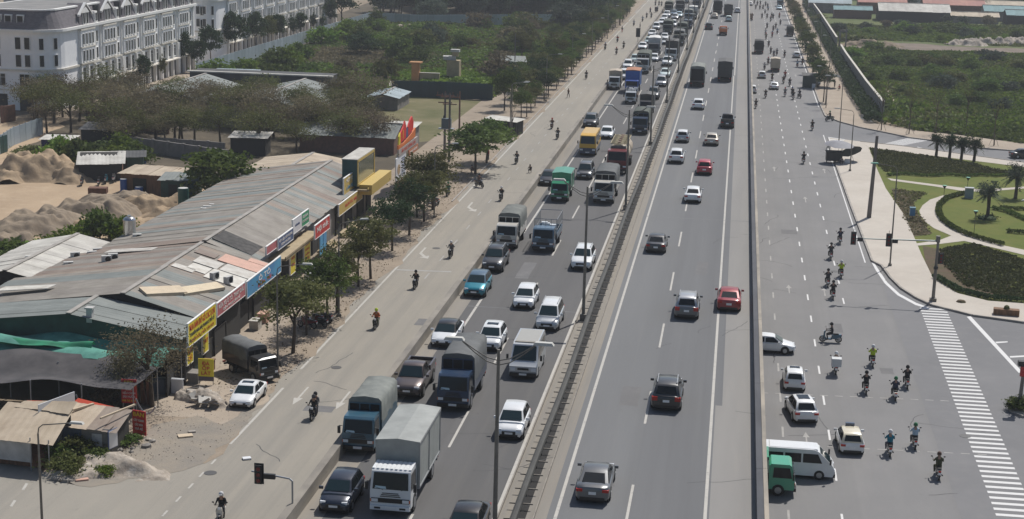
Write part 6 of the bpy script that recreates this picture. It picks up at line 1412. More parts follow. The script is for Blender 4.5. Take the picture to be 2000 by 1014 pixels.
for i, px in enumerate((1600, 1650, 1690, 1730, 1760, 1815, 1850, 1880, 1930, 1975, 1640, 1780)):
    x, y = G(px, r0.uniform(30, 62) if i < 10 else 70); tree(x, y, r0.uniform(2.6, 4.2), r0.uniform(3, 5), 'dense', r0.choice(['dark', 'blue', 'olive', 'brown']), .15, '%s tree before the far houses of the right field, counting by distance along the row' % ordinal(i), 'trees before the far houses', name='field_tree')
for i in range(26):
    x, y = r0.uniform(30, 125), 575 + i * 3; tree(x, y, r0.uniform(5, 9), r0.uniform(5, 9), 'dense', r0.choice(['dark', 'blue', 'green']), .15, 'tree behind the far roofs at the top right, %s counting by distance' % ordinal(i), 'trees among the far roofs', name='field_tree')
# creeper hedge along the right wall, trimmed hedges of the park
def hedge(label, pts, w_, h, leaf, dens, seed, name='hedge', size=.22, z0=.05):
    r = np.random.RandomState(seed); P = []
    for a, b in zip(pts[:-1], pts[1:]):
        L = math.hypot(b[0] - a[0], b[1] - a[1]); n = max(6, int(L * dens)); t = r.rand(n, 1)
        c = np.array([a]) * (1 - t) + np.array([b]) * t; nx, ny_ = -(b[1] - a[1]) / L, (b[0] - a[0]) / L
        s = r.uniform(-.5, .5, (n, 1)) * w_; z = r.uniform(.1, 1., (n, 1)) ** .6 * h * (1 - .5 * np.abs(s) / w_) + z0
        P.append(np.concatenate([c + s * np.array([[nx, ny_]]), z], 1))
    o = obj(name, leaf_mesh(name, np.concatenate(P), size, LF[leaf], seed, .4, .7)); tag(o, label, 'hedge'); return o
hedge('dark creeper hedge at the foot of the right concrete wall', GP([(1706, 242), (1672, 190), (1640, 130), (1618, 92), (1594, 45), (1574, 10)]), 2.6, 1.9, 'dark', 55, 61, size=.32)
ring = GP([Z6(*p) for p in [(1750, 1018), (1500, 950), (1300, 888), (1130, 806), (1015, 722), (966, 650), (952, 590), (968, 522), (1060, 440), (1200, 400), (1300, 383)]])
hedge('low clipped hedge curving round the park path', ring, .7, .55, 'green', 130, 62, size=.13, z0=.1)
hedge('low dark hedge edging the park corner by the traffic lights', [(p[0] + .25, p[1] + .35) for p in GP([(1822, 546), (1870, 574), (1930, 588), (2010, 595)])], .8, .5, 'dark', 130, 63, size=.13, z0=.1)
hedge('wavy low hedge across the upper lawn', GP([Z6(*p) for p in [(330, 160), (520, 143), (680, 158), (860, 170), (1100, 153), (1280, 175), (1450, 158), (1650, 168), (1800, 158)]]), .55, .45, 'green', 120, 64, size=.12, z0=.1)
hedge('sweeping hedge line behind the palm trees', GP([Z6(*p) for p in [(1610, 565), (1780, 600), (1900, 650), (2060, 720)]]), .8, .5, 'green', 120, 65, size=.13, z0=.1)
hedge('upper sweeping hedge line at the right edge of the park', GP([Z6(*p) for p in [(1700, 560), (1850, 572), (2060, 580)]]), .7, .5, 'green', 120, 66, size=.13, z0=.1)
hedge('short hedge at the lower right of the round lawn', GP([Z6(*p) for p in [(1790, 848), (1900, 862), (2060, 870)]]), .8, .5, 'green', 120, 67, size=.13, z0=.1)
cov = GP([(1700, 292), (1780, 304), (1880, 320), (1935, 332), (1985, 340), (1990, 346), (1890, 343), (1800, 342), (1730, 338), (1714, 322)])
undergrowth('plant_cover', cov, 3400, .13, ['cover', 'cover', 'cover', 'olive'], 71, .35, z0=.1, tuft=7)
undergrowth('plant_cover', GP([(1835, 490), (1900, 477), (1990, 505), (2060, 530), (2060, 590), (1960, 583), (1885, 560), (1845, 520)]), 2600, .13, ['cover', 'cover', 'cover', 'cover'], 73, .3, z0=.1, tuft=7)
undergrowth('bed_shrubbery', GP(bedp), 420, .16, ['brown', 'dry', 'olive'], 72, .6, z0=.1, tuft=5, dens=.6)
# palms
def palm(label, px, py, h, cr, n, leaf, name='palm_tree', mound=False):
    x, y = G(px, py, .1); o = empty(name, (x, y, .1)); tag(o, label, 'palm tree')
    MB().tube((0, 0, -.05), (.05, .03, h * .5), .24, .2, 9).tube((.05, .03, h * .5), (0, 0, h), .2, .24, 9).build('trunk', BARK, o)
    r = random.Random(px); m = MB()
    for i in range(n):
        a = i * 2.4; el = r.uniform(-.35, 1.35); L = cr * r.uniform(.8, 1.1); p = []
        for t in np.linspace(0, 1, 6):
            d = L * t * math.cos(el) ; z = h + L * t * math.sin(el) - .55 * L * t * t * math.cos(el)
            p.append((math.cos(a) * d, math.sin(a) * d, z))
        sx, sy = -math.sin(a), math.cos(a)
        for (q0, q1, t) in zip(p[:-1], p[1:], (.3, 1., 1., .8, .45)):
            for s in (-1, 1):
                for f in (0., .5):
                    c = [q0[k] + (q1[k] - q0[k]) * f for k in range(3)]; c2 = [q0[k] + (q1[k] - q0[k]) * (f + .42) for k in range(3)]
                    w_ = .42 * t * cr / 1.6
                    m.add([c, c2, (c2[0] + sx * s * w_ + (q1[0] - q0[0]) * .5, c2[1] + sy * s * w_ + (q1[1] - q0[1]) * .5, c2[2] - .22 * t + .05)], [(0, 1, 2)])
    m.build('crown', LF[leaf], o)
    P = crown_pts(px + 1, cr * .8, cr * .8, cr * .72, 40, 26, .16 * cr, .3, -.7) + np.array([[0, 0, h + cr * .28]])
    obj('frond_tuft', leaf_mesh('frond_tuft', P, .17, LF[leaf], px, .2, .3), o)
    if mound:
        b = MB(); b.dome((0, 0, -.05), 1.15, .5, 14, 3); b.build('planting_mound', LF['dark'], o)
        P = crown_pts(px, 1.2, 1.2, .5, 20, 20, .2, .6, 0); obj('mound_leaves', leaf_mesh('mound_leaves', P, .12, LF['dark'], 5), o)
palm('date palm with upright fronds on a round planted mound', 1928, 428, 3.0, 1.75, 26, 'blue', mound=True)
palm('second date palm, propped with stakes at the right edge', 1983, 388, 2.9, 1.9, 26, 'blue')
for i, (px, py) in enumerate(((1828, 307), (1854, 310), (1877, 313), (1902, 316))):
    palm(['leftmost', 'second', 'third', 'rightmost'][i] + ' of the four short round palms beside the park road', px, py, 2.3, 1.45, 30, 'dark')
from mathutils import noise as mnoise
# ---- sand heaps
SANDM = ground_mat('sand_heap', [(.36, .265, .17), ((.27, .205, .14), .35, .35, .65, None, .9), ((.44, .335, .22), 1.1, .5, .75, None, .7)], bump=.7, bscale=3.5)
SANDG = ground_mat('grey_sand_heap', [(.27, .215, .155), ((.205, .165, .125), .35, .35, .65, None, .9), ((.33, .26, .185), 1.1, .5, .75, None, .6)], bump=.7, bscale=3.5)
def heap(label, x, y, rx, ry, h, m, seed, name='sand_heap', cat='sand heap', rough=.18):
    r = np.random.RandomState(seed); n = 40; ph = r.rand(6) * 6.28; vs = []; off = Vector((seed * 3.7, seed * 1.9, 0)); h *= .74 if name == 'sand_heap' else 1
    for j in range(n + 1):
        for i in range(n + 1):
            u, v = 2 * i / n - 1, 2 * j / n - 1
            q = math.sqrt(u * u + v * v); a = math.atan2(v, u)
            e = max(0., 1 - q * (1.05 + .16 * math.sin(2 * a + ph[0]) + .12 * math.sin(3 * a + ph[1]) + .25 * mnoise.noise(Vector((a * .8, seed, 0)))))
            P = Vector((u * rx, v * ry, 0)) + off
            f = mnoise.fractal(P * .55, 1., 2.1, 4) ; g = mnoise.ridged_multi_fractal(P * .28, 1., 2., 4, 1., 2.)
            z = h * (min(1., e * 1.75) ** 1.15 * (.62 + .20 * g) + rough * 1.5 * f * min(1, e * 5))
            vs.append((u * rx, v * ry, z - .08 if e > 0 else -.12))
    fs = [(j * (n + 1) + i, j * (n + 1) + i + 1, (j + 1) * (n + 1) + i + 1, (j + 1) * (n + 1) + i) for j in range(n) for i in range(n)]
    o = MB().add(vs, fs).build(name, m, smooth=70, loc=(x, y, 0), rz=r.uniform(-.4, .4)); tag(o, label, cat); return o
for i, (px, py, rx, ry, h, m, lb) in enumerate(((75, 345, 6.6, 5.5, 4.4, SANDM, 'largest golden sand heap at the left of the yard'), (140, 350, 4.2, 3.6, 3.0, SANDM, 'golden sand heap against the red brown shack'), (25, 350, 4, 3.5, 2., SANDM, 'low golden sand heap at the left flank of the largest one'),
        (60, 452, 6.5, 4.5, 2.9, SANDG, 'grey sand heap at the left edge of the yard'), (110, 440, 5.5, 4., 2.6, SANDG, 'grey sand heap right of the left edge one'), (160, 425, 5., 4., 2.8, SANDG, 'rounded grey sand heap in the middle of the yard'), (215, 420, 5., 3.8, 2.8, SANDG, 'grey sand heap below the rusty trailer'), (262, 405, 4.5, 3.6, 2.4, SANDG, 'grey sand heap in front of the blue drums'), (300, 410, 4.5, 3.6, 2.6, SANDM, 'sandy heap near the green upright tank'), (330, 425, 3.6, 3., 1.8, SANDM, 'pale low heap at the right end of the yard'),
        (170, 448, 4., 2.6, 1.6, SANDM, 'pale crest of sand in front of the middle heaps'), (240, 445, 5., 2.6, 1.5, SANDM, 'pale crest of sand beside the steel water tank'), (20, 485, 4.5, 3.4, 2.4, SANDG, 'grey heap at the bottom left of the sand yard'), (100, 478, 6., 2.6, 1.2, SANDM, 'long low pale ridge above the weeds'), (200, 395, 3.4, 2.6, 1.4, SANDG, 'small grey heap under the shack bicycles'), (290, 440, 4., 2.4, 1.3, SANDM, 'pale small heap touching the long grey roof'))):
    x, y = G(px, py); heap(lb, x, y, rx, ry, h, m, 80 + i)
RUBM = ground_mat('rubble_heap', [(.42, .37, .31), ((.25, .21, .17), .8, .4, .65, None, .9), ((.58, .54, .48), 2.0, .55, .75, None, .8)], bump=1., bscale=4)
x, y = G(395, 790); heap('heap of broken white plaster and slabs on the forecourt', x, y + .6, 2.3, 1.5, .8, RUBM, 140, 'rubble_heap', 'rubble', .5)
x, y = G(210, 915); heap('low rubble bank with weeds in front of the patched shack', x, y + .5, 5.5, 2.2, .7, RUBM, 141, 'rubble_heap', 'rubble', .5)
x, y = G(140, 935); heap('rubble heap at the tip of the corner', x, y + .5, 2.4, 1.2, .5, RUBM, 142, 'rubble_heap', 'rubble', .5)
for i, px in enumerate((1890, 1935, 1985)):
    x, y = G(px, 88 - i); heap('long heap of pale rubble beside the field track, %s from the left' % ordinal(i), x, y, 6, 5, 1.6, RUBM, 150 + i, 'rubble_heap', 'rubble', .5)
x, y = G(1700, 90); heap('brown earth bank at the wall end of the field track', x, y, 9, 4, 1.6, MATS['dirt_ground'], 155, 'earth_bank', 'earth bank', .3)
x, y = G(820, 54); heap('strip of pale rubble below the back fence', x - 1, y - 8, 8, 3, 1.2, RUBM, 156, 'rubble_heap', 'rubble', .5)

# ================================================================ MOTORBIKES, RIDERS, PEOPLE
def cloth(name, c): return mat('cloth_' + name, c, .9, rand=.1)
CL = {'black': cloth('black', (.016, .016, .018)), 'dark': cloth('dark', (.035, .036, .042)), 'navy': cloth('navy', (.02, .028, .06)), 'grey': cloth('grey', (.16, .16, .165)), 'white': cloth('white', (.6, .6, .6)), 'orange': cloth('orange', (.42, .09, .02)), 'green': cloth('green', (.03, .16, .07)), 'teal': cloth('teal', (.01, .17, .24)), 'paleblue': cloth('paleblue', (.34, .45, .52)), 'olive': cloth('olive', (.055, .06, .025)), 'yellow': cloth('hi_vis', (.42, .52, .02)), 'red': cloth('red', (.38, .03, .03)), 'brown': cloth('brown', (.12, .07, .05)), 'blue': cloth('blue', (.03, .09, .25)), 'denim': cloth('denim', (.05, .065, .10))}
SKIN = mat('skin', (.36, .21, .14), .6)
HAIR = mat('black_hair', (.01, .009, .008), .6)
def skin_body(edges_pts, radii, root, cuts):
    """one continuous skinned body; faces are given to skin / top / trousers / shoes by the nearest limb bone"""
    me = bpy.data.meshes.new('person'); me.from_pydata([p for p, _ in edges_pts], [(a, i) for i, (_, a) in enumerate(edges_pts) if a is not None], [])
    o = bpy.data.objects.new('tmp', me); COL.objects.link(o)
    o.modifiers.new('s', 'SKIN'); sv = me.skin_vertices[0].data
    for i, r in enumerate(radii): sv[i].radius = (r, r) if not isinstance(r, tuple) else r; sv[i].use_root = i == root
    sb = o.modifiers.new('b', 'SUBSURF'); sb.levels = 1; sb.render_levels = 1
    bm = bpy.data.meshes.new_from_object(o.evaluated_get(bpy.context.evaluated_depsgraph_get()))
    bpy.data.objects.remove(o)
    bm.materials.clear()
    for m in (SKIN, CL['dark'], CL['denim'], BLACK): bm.materials.append(m)
    bones = []
    for i, (p, a) in enumerate(edges_pts):
        if a is not None: bones.append((Vector(edges_pts[a][0]), Vector(p), cuts[i]))
    idx = []
    for f in bm.polygons:
        c = f.center; best = (9, 0)
        for a, b, k in bones:
            d = b - a; t = max(0, min(1, (c - a).dot(d) / max(1e-6, d.length_squared))); e = (c - (a + d * t)).length
            if e < best[0]: best = (e, k)
        idx.append(best[1])
    bm.polygons.foreach_set('material_index', idx); bm.polygons.foreach_set('use_smooth', [True] * len(idx)); bm.name = 'person'
    return bm
def body_graph(pose):
    """pose: ride, pillion, stand, walk, squat. x right, y forward, z up"""
    P, C, Rr = [], [], []
    def v(p, a, r, k): P.append((p, a)); C.append(k); Rr.append(r); return len(P) - 1
    if pose in ('ride', 'pillion'):
        y0 = -.12 if pose == 'ride' else -.55; h = .80 if pose == 'ride' else .86
        pel = v((0, y0, h), None, (.17, .13), 2); sp = v((0, y0 + .02, h + .24), pel, (.175, .135), 1); ch = v((0, y0 + .06, h + .44), sp, (.205, .145), 1); nk = v((0, y0 + .10, h + .60), ch, .062, 0); hd = v((0, y0 + .12, h + .72), nk, .095, 0); v((0, y0 + .12, h + .82), hd, .08, 0)
        for s in (-1, 1):
            if pose == 'ride': A = [(s * .20, y0 + .06, h + .45), (s * .29, y0 + .20, h + .24), (s * .27, y0 + .46, h + .23)]
            else: A = [(s * .20, y0 + .06, h + .45), (s * .27, y0 + .16, h + .22), (s * .20, y0 + .36, h + .12)]
            a = v(A[0], ch, .068, 1); a = v(A[1], a, .050, 1); a = v(A[2], a, .036, 1); a = v((A[2][0], A[2][1] + .09, A[2][2] - .01), a, .034, 0)
            a = v((s * .10, y0 + .06, h - .02), pel, .105, 2); a = v((s * .20, y0 + .46, h - .12), a, .075, 2); a = v((s * .19, y0 + .36, h - .50), a, .050, 2); a = v((s * .19, y0 + .50, h - .56), a, .042, 3)
    elif pose in ('stand', 'walk'):
        pel = v((0, 0, .90), None, (.16, .11), 2); sp = v((0, 0, 1.12), pel, (.145, .10), 1); ch = v((0, .01, 1.33), sp, (.175, .115), 1); nk = v((0, .01, 1.48), ch, .058, 0); hd = v((0, .03, 1.59), nk, .092, 0); v((0, .03, 1.69), hd, .075, 0)
        st = .22 if pose == 'walk' else .02
        for s in (-1, 1):
            a = v((s * .19, 0, 1.37), ch, .062, 1); a = v((s * .26, -s * st * .5, 1.10), a, .046, 1); a = v((s * .27, -s * st + .05, .88), a, .034, 1); a = v((s * .27, -s * st + .08, .80), a, .033, 0)
            a = v((s * .10, 0, .84), pel, .095, 2); a = v((s * .11, s * st * .7 + .03, .48), a, .066, 2); a = v((s * .11, s * st, .09), a, .045, 2); a = v((s * .11, s * st + .14, .05), a, .04, 3)
    else:
        pel = v((0, 0, .38), None, (.16, .13), 2); sp = v((0, .06, .60), pel, (.15, .11), 1); ch = v((0, .16, .78), sp, (.175, .12), 1); nk = v((0, .23, .92), ch, .058, 0); hd = v((0, .28, 1.02), nk, .092, 0); v((0, .28, 1.11), hd, .075, 0)
        for s in (-1, 1):
            a = v((s * .19, .16, .80), ch, .062, 1); a = v((s * .26, .34, .62), a, .046, 1); a = v((s * .16, .52, .52), a, .034, 1); a = v((s * .14, .58, .50), a, .033, 0)
            a = v((s * .11, .08, .36), pel, .10, 2); a = v((s * .18, .42, .46), a, .068, 2); a = v((s * .16, .22, .08), a, .046, 2); a = v((s * .16, .36, .05), a, .04, 3)
    return P, Rr, C
BODY = {}
def body(pose):
    if pose not in BODY: P, Rr, C = body_graph(pose); BODY[pose] = skin_body(P, Rr, 0, C)
    return BODY[pose]
HELM = MB().dome((0, 0, 0), .145, .165, 12, 5).tube((0, 0, -.07), (0, 0, .0), .135, .145, 12).box((0, .14, .02), (.16, .10, .02)).mesh('helmet', [CL['black']], 60)
HAIRM = MB().dome((0, -.015, 0), .118, .12, 10, 4).tube((0, -.03, -.10), (0, -.015, 0), .10, .118, 10).mesh('hair', [HAIR], 60)
FACE = MB().box((-.038, 0, .02), (.03, .012, .012)).box((.038, 0, .02), (.03, .012, .012)).box((0, .012, -.012), (.024, .03, .03)).box((0, .002, -.045), (.05, .012, .01)).mesh('face', [mat('face_dark', (.06, .03, .025), .6)])
HEADP = {'ride': (0, 0.0, 1.545), 'pillion': (0, -.43, 1.605), 'stand': (0, .03, 1.66), 'walk': (0, .03, 1.66), 'squat': (0, .28, 1.08)}
PEOPLE = []
def person(loc, rz, pose, top, bottom, head, desc, group=None, z=0., sc=1.):
    o = obj('person', body(pose)); o.location = loc; o.rotation_euler = (0, 0, rz); sc *= 1.07 if pose in ('ride', 'pillion') else 1; o.scale = (sc, sc, sc)
    paint(o, 1, CL[top]); paint(o, 2, CL[bottom])
    hp = HEADP[pose]
    if head == 'hair': obj('hair', HAIRM, o, (hp[0], hp[1], hp[2]))
    else:
        h = obj('helmet', HELM, o, (hp[0], hp[1], hp[2])); paint(h, 0, CL[head] if head in CL else PC[head])
    obj('face', FACE, o, (hp[0], hp[1] + .10, hp[2] - .05))
    PEOPLE.append([o, desc, loc[0], loc[1]]); tag(o, '', 'person', group); return o
def torus(b, c, R, r, n=16, k=6, ax=0):
    rings = []
    for i in range(n):
        a = 2 * math.pi * i / n
        rings.append([(c[0] + r * math.sin(2 * math.pi * j / k), c[1] + (R + r * math.cos(2 * math.pi * j / k)) * math.cos(a), c[2] + (R + r * math.cos(2 * math.pi * j / k)) * math.sin(a)) for j in range(k)])
    rings.append(rings[0]); b.loft(rings, closed=True, cap=False); return b
TYR = torus(MB(), (0, 0, 0), .235, .05).mesh('wheel', [RUBBER], 60)
HUB = MB().tube((-.04, 0, 0), (.04, 0, 0), .17, .17, 12).mesh('rim', [RIM])
def bike_parts(scooter):
    k = 'scooter' if scooter else 'bike'
    b = MB()
    if scooter:
        b.loft([[(-.16, .46, .34), (-.20, .50, .62), (-.12, .47, .95), (.12, .47, .95), (.20, .50, .62), (.16, .46, .34)], [(-.14, .54, .36), (-.17, .60, .62), (-.08, .55, .98), (.08, .55, .98), (.17, .60, .62), (.14, .54, .36)]], closed=True)
        b.box((0, .20, .30), (.30, .55, .10))
        b.loft([[(-.12, -.05, .30), (-.15, -.05, .62), (.15, -.05, .62), (.12, -.05, .30)], [(-.16, -.40, .36), (-.17, -.40, .68), (.17, -.40, .68), (.16, -.40, .36)], [(-.07, -.86, .52), (-.10, -.86, .70), (.10, -.86, .70), (.07, -.86, .52)]], closed=True)
        b.box((0, .62, .52), (.14, .34, .05))
    else:
        b.loft([[(-.05, .45, .55), (-.08, .42, .90), (.08, .42, .90), (.05, .45, .55)], [(-.13, .20, .45), (-.12, .12, .72), (.12, .12, .72), (.13, .20, .45)], [(-.11, -.25, .42), (-.13, -.25, .68), (.13, -.25, .68), (.11, -.25, .42)], [(-.05, -.82, .58), (-.08, -.82, .72), (.08, -.82, .72), (.05, -.82, .58)]], closed=True)
        b.box((0, .60, .58), (.12, .36, .05)).box((0, .10, .36), (.22, .34, .22))
    body_ = b.mesh('body', [PC['black']], 40)
    seat = MB().box((0, -.28, .74), (.26, .72, .09), top=.85).mesh('seat', [BLACK])
    f = MB().tube((-.07, .62, .28), (-.06, .44, .92), .022, n=5).tube((.07, .62, .28), (.06, .44, .92), .022, n=5).tube((-.34, .36, 1.03), (.34, .36, 1.03), .018, n=5).tube((0, .46, .9), (0, .38, 1.03), .03, n=5)
    for s in (-1, 1): f.tube((s * .26, .38, 1.03), (s * .36, .42, 1.20), .010, n=4).box((s * .37, .42, 1.22), (.11, .03, .07)).tube((s * .09, -.62, .28), (s * .10, .0, .38), .028, n=5)
    f.tube((.16, -.1, .28), (.17, -.75, .40), .045, .05, n=7)
    fork = f.mesh('handlebar', [BLACK])
    hl = MB().box((0, .56, .88), (.16, .07, .13)).mesh('headlight', [LAMPG]); tl = MB().box((0, -.88, .66), (.15, .05, .08)).mesh('tail_light', [TAIL]); pl = MB().box((0, -.92, .54), (.19, .02, .15)).mesh('number_plate', [PLATE])
    return body_, seat, fork, hl, tl, pl
BIKE = {False: bike_parts(False), True: bike_parts(True)}
BIKES = []
def motorbike(px, py, rz, col, desc, scooter=False, z=0., xy=None, rider=None, pill=None, where='', group='motorbikes on the service roads', tilt=0.):
    x, y = xy or G(px, py, z + .05)
    o = empty('motorbike', (x, y, z + .012), rz); o.scale = (1.12, 1.07, 1.07)
    bo, se, fo, hl, tl, pl = BIKE[scooter]
    paint(obj('body', bo, o), 0, PC[col]); obj('seat', se, o); obj('handlebar', fo, o); obj('headlight', hl, o); obj('tail_light', tl, o)
    far = y > 330
    if not far: obj('number_plate', pl, o)
    for yy in (.64, -.62):
        w_ = obj('wheel', TYR, o, (0, yy, .285))
        if not far: obj('rim', HUB, w_)
    if tilt: o.rotation_euler = (0, tilt, rz)
    tag(o, '', 'scooter' if scooter else 'motorbike', group); BIKES.append([o, desc, where, x, y])
    if rider: person((x, y, z + .012), rz, 'ride', rider[0], rider[1], rider[2], '%s jacket and %s %s on %s' % (cname(rider[0]), cname(rider[2]), 'helmet' if rider[2] != 'hair' else '', desc) if rider[2] != 'hair' else '%s jacket, bareheaded, on %s' % (cname(rider[0]), desc), 'riders on the service roads')
    if pill: person((x, y, z + .012), rz, 'pillion', pill[0], pill[1], pill[2], '%s jacket, passenger on %s' % (cname(pill[0]), desc), 'riders on the service roads')
    return o
def cname(c): return {'dark': 'charcoal', 'paleblue': 'pale blue', 'yellow': 'yellow hi-vis', 'offwhite': 'off-white', 'darkgrey': 'dark grey'}.get(c, c)
AW, TO = 0., math.pi
B = motorbike
# right service road, near ones first (each told apart by what the rider wears or carries)
o = B(1622, 668, math.pi / 2, 'tealcab', 'teal grey scooter crossing to the left', True, rider=('dark', 'black', 'black'))
o = B(1631, 727, AW, 'darkgrey', 'motorbike carrying a large white box', rider=('brown', 'dark', 'white'))
d = MB().box((0, -.72, 1.12), (.78, .72, .66)).build('delivery_box', mat('delivery_box_white', (.55, .56, .56), .5), loc=o.location); tag(d, 'large white delivery box strapped behind the rider near the crossing', 'delivery box')
B(1703, 713, AW, 'black', 'motorbike of the hi-vis rider at the crossing', rider=('yellow', 'black', 'white'))
B(1690, 766, AW, 'black', 'black motorbike left of the zebra crossing, between two others', rider=('black', 'black', 'black'))
B(1770, 755, AW, 'darkgrey', 'motorbike closest to the zebra crossing upper half', rider=('black', 'dark', 'black'))
B(1747, 778, AW, 'offwhite', 'white tailed motorbike between two black riders', True, rider=('navy', 'dark', 'green'))
B(1736, 886, AW, 'darkgrey', 'motorbike right of the white taxi', rider=('teal', 'navy', 'white'))
B(1785, 872, AW, 'black', 'motorbike second right of the white taxi', rider=('paleblue', 'dark', 'green'))
B(1831, 931, AW, 'darkgrey', 'motorbike lowest beside the zebra crossing', rider=('olive', 'olive', 'brown'))
B(1616, 558, AW, 'black', 'motorbike in the middle of the trio by the pavement corner', rider=('dark', 'dark', 'black'))
B(1642, 541, AW, 'black', 'motorbike at the right of the trio by the pavement corner', rider=('yellow', 'dark', 'white'))
B(1626, 582, AW, 'black', 'motorbike nearest of the trio by the pavement corner', rider=('black', 'black', 'black'))
B(1622, 505, AW, 'black', 'motorbike just beyond the trio by the pavement corner', rider=('dark', 'black', 'black'))
B(1640, 475, AW, 'black', 'motorbike by the kerb left of the traffic signal arm', rider=('navy', 'black', 'black'))
B(1569, 319, AW, 'black', 'motorbike alone left of the umbrella cart', rider=('black', 'dark', 'black'))
B(1586, 254, AW, 'black', 'motorbike alone above the umbrella cart', rider=('black', 'black', 'black'))
B(1620, 236, 2.2, 'darkgreen', 'motorbike parked at the side road corner', rider=('black', 'dark', 'green'))
B(1476, 211, AW, 'black', 'motorbike beside the right parapet ahead of the lone pair', rider=('black', 'black', 'black'))
rz_ = random.Random(33); tops = ['black', 'dark', 'navy', 'grey', 'dark', 'black', 'brown', 'olive', 'red', 'white', 'paleblue', 'dark']; hl = ['black', 'white', 'dark', 'red', 'blue', 'black', 'white', 'grey']
R1 = [(1495, 191), (1533, 188), (1547, 187), (1549, 194), (1561, 191), (1533, 153), (1530, 163), (1542, 168), (1508, 157), (1500, 126), (1493, 136), (1567, 126), (1557, 131), (1505, 105), (1511, 111), (1517, 108), (1532, 112), (1501, 91), (1462, 77), (1495, 68), (1496, 77), (1508, 73), (1518, 66), (1498, 55), (1515, 56), (1510, 61), (1524, 49), (1488, 36), (1498, 36), (1507, 35), (1505, 42), (1510, 37), (1522, 35), (1494, 27), (1476, 18), (1484, 19), (1490, 18), (1485, 10), (1495, 12), (1500, 21), (1499, 15), (1479, 11), (1473, 8)]
R1.sort(key=lambda p: -p[1])
for i, (px, py) in enumerate(R1):
    B(px, py, AW if rz_.random() < .9 else rz_.uniform(-.4, .4), rz_.choice(['black', 'darkgrey', 'navy', 'maroon', 'black', 'offwhite']), '%s small far motorbike of the right service road, by distance' % ordinal(i), rz_.random() < .3, rider=(tops[i % 12], rz_.choice(['dark', 'black', 'denim', 'navy']), hl[i % 8]), group='far motorbikes of the right service road')
# left service road, coming towards the camera
B(735, 640, TO, 'darkgrey', 'motorbike of the orange jacket rider', rider=('orange', 'olive', 'yellow'))
B(613, 816, TO, 'black', 'motorbike carrying two people past the lane arrows', rider=('black', 'dark', 'dark'), pill=('grey', 'dark', 'black'))
B(433, 1014, TO + .12, 'offwhite', 'cream scooter at the bottom edge', True, rider=('black', 'dark', 'white'))
B(812, 562, TO, 'black', 'motorbike just before the thin stop line', rider=('black', 'dark', 'black'))
B(881, 502, TO, 'darkgrey', 'motorbike beside the zigzag arrow', rider=('grey', 'dark', 'white'))
B(979, 391, TO, 'darkgrey', 'motorbike left of the white cab canvas truck', rider=('black', 'dark', 'white'))
B(1009, 319, TO, 'black', 'motorbike below the wide layered tree', rider=('dark', 'dark', 'black'))
B(936, 365, TO + .8, 'black', 'motorbike turning off under the wide layered tree', rider=('brown', 'dark', 'black'))
B(875, 382, TO, 'darkgreen', 'motorbike on the sandy verge by the broad sunlit tree', rider=('green', 'denim', 'green'))
B(1089, 271, TO, 'black', 'motorbike left of the yellow minibus', rider=('dark', 'black', 'black'))
B(1078, 251, TO, 'maroon', 'reddish motorbike behind the one left of the yellow minibus', rider=('brown', 'dark', 'red'))
B(1145, 154, TO, 'black', 'motorbike beside the parapet near the beige box truck', rider=('dark', 'black', 'black'))
L1 = [(1206, 82), (1218, 94), (1204, 106), (1182, 97), (1255, 42), (1263, 35), (1272, 35), (1270, 25), (1280, 11), (1287, 11), (1292, 12), (1284, 23), (1281, 3), (1238, 50)]
L1.sort(key=lambda p: -p[1])
for i, (px, py) in enumerate(L1):
    B(px, py, TO, rz_.choice(['black', 'darkgrey', 'navy', 'maroon']), '%s small far motorbike of the left service road, by distance' % ordinal(i), rz_.random() < .3, rider=(tops[(i + 5) % 12], 'dark', hl[(i + 3) % 8]), group='far motorbikes of the left service road')
o = B(1281, 24, TO, 'black', 'far motorbike with a tall dark load by the left parapet', rider=('black', 'dark', 'black'))
d = MB().box((0, -.6, 1.1), (.9, .8, 1.2)).build('bike_load', CL['dark'], loc=o.location); d.rotation_euler = o.rotation_euler; tag(d, 'tall dark load on a far motorbike by the left parapet', 'load')
for i, (px, py, r_, l) in enumerate(((622, 637, 1.2, 'parked motorbike under the verge trees, nearest the road'), (634, 628, 1.0, 'parked motorbike under the verge trees, farther in'), (612, 630, 1.4, 'parked motorbike under the verge trees beside the trunk'), (850, 398, .7, 'parked motorbike under the broad sunlit tree'), (842, 402, .9, 'second parked motorbike under the broad sunlit tree'), (600, 640, 1.3, 'parked motorbike in the shade left of the trio'))):
    B(px, py, r_, ['black', 'darkgrey', 'maroon'][i % 3], l, i % 2 == 0, where='as is')
for i, (px, py, l) in enumerate(((160, 361, 'motorbike at the left end of the row before the red brown shack'), (193, 362, 'motorbike in the middle of the row before the red brown shack'), (207, 357, 'turquoise motorbike in the row before the red brown shack'), (222, 355, 'motorbike at the right end of the row before the red brown shack'))):
    B(px, py, .3, ['grey', 'black', 'teal', 'silver'][i], l, True, where='as is', group='motorbikes parked by the shack')
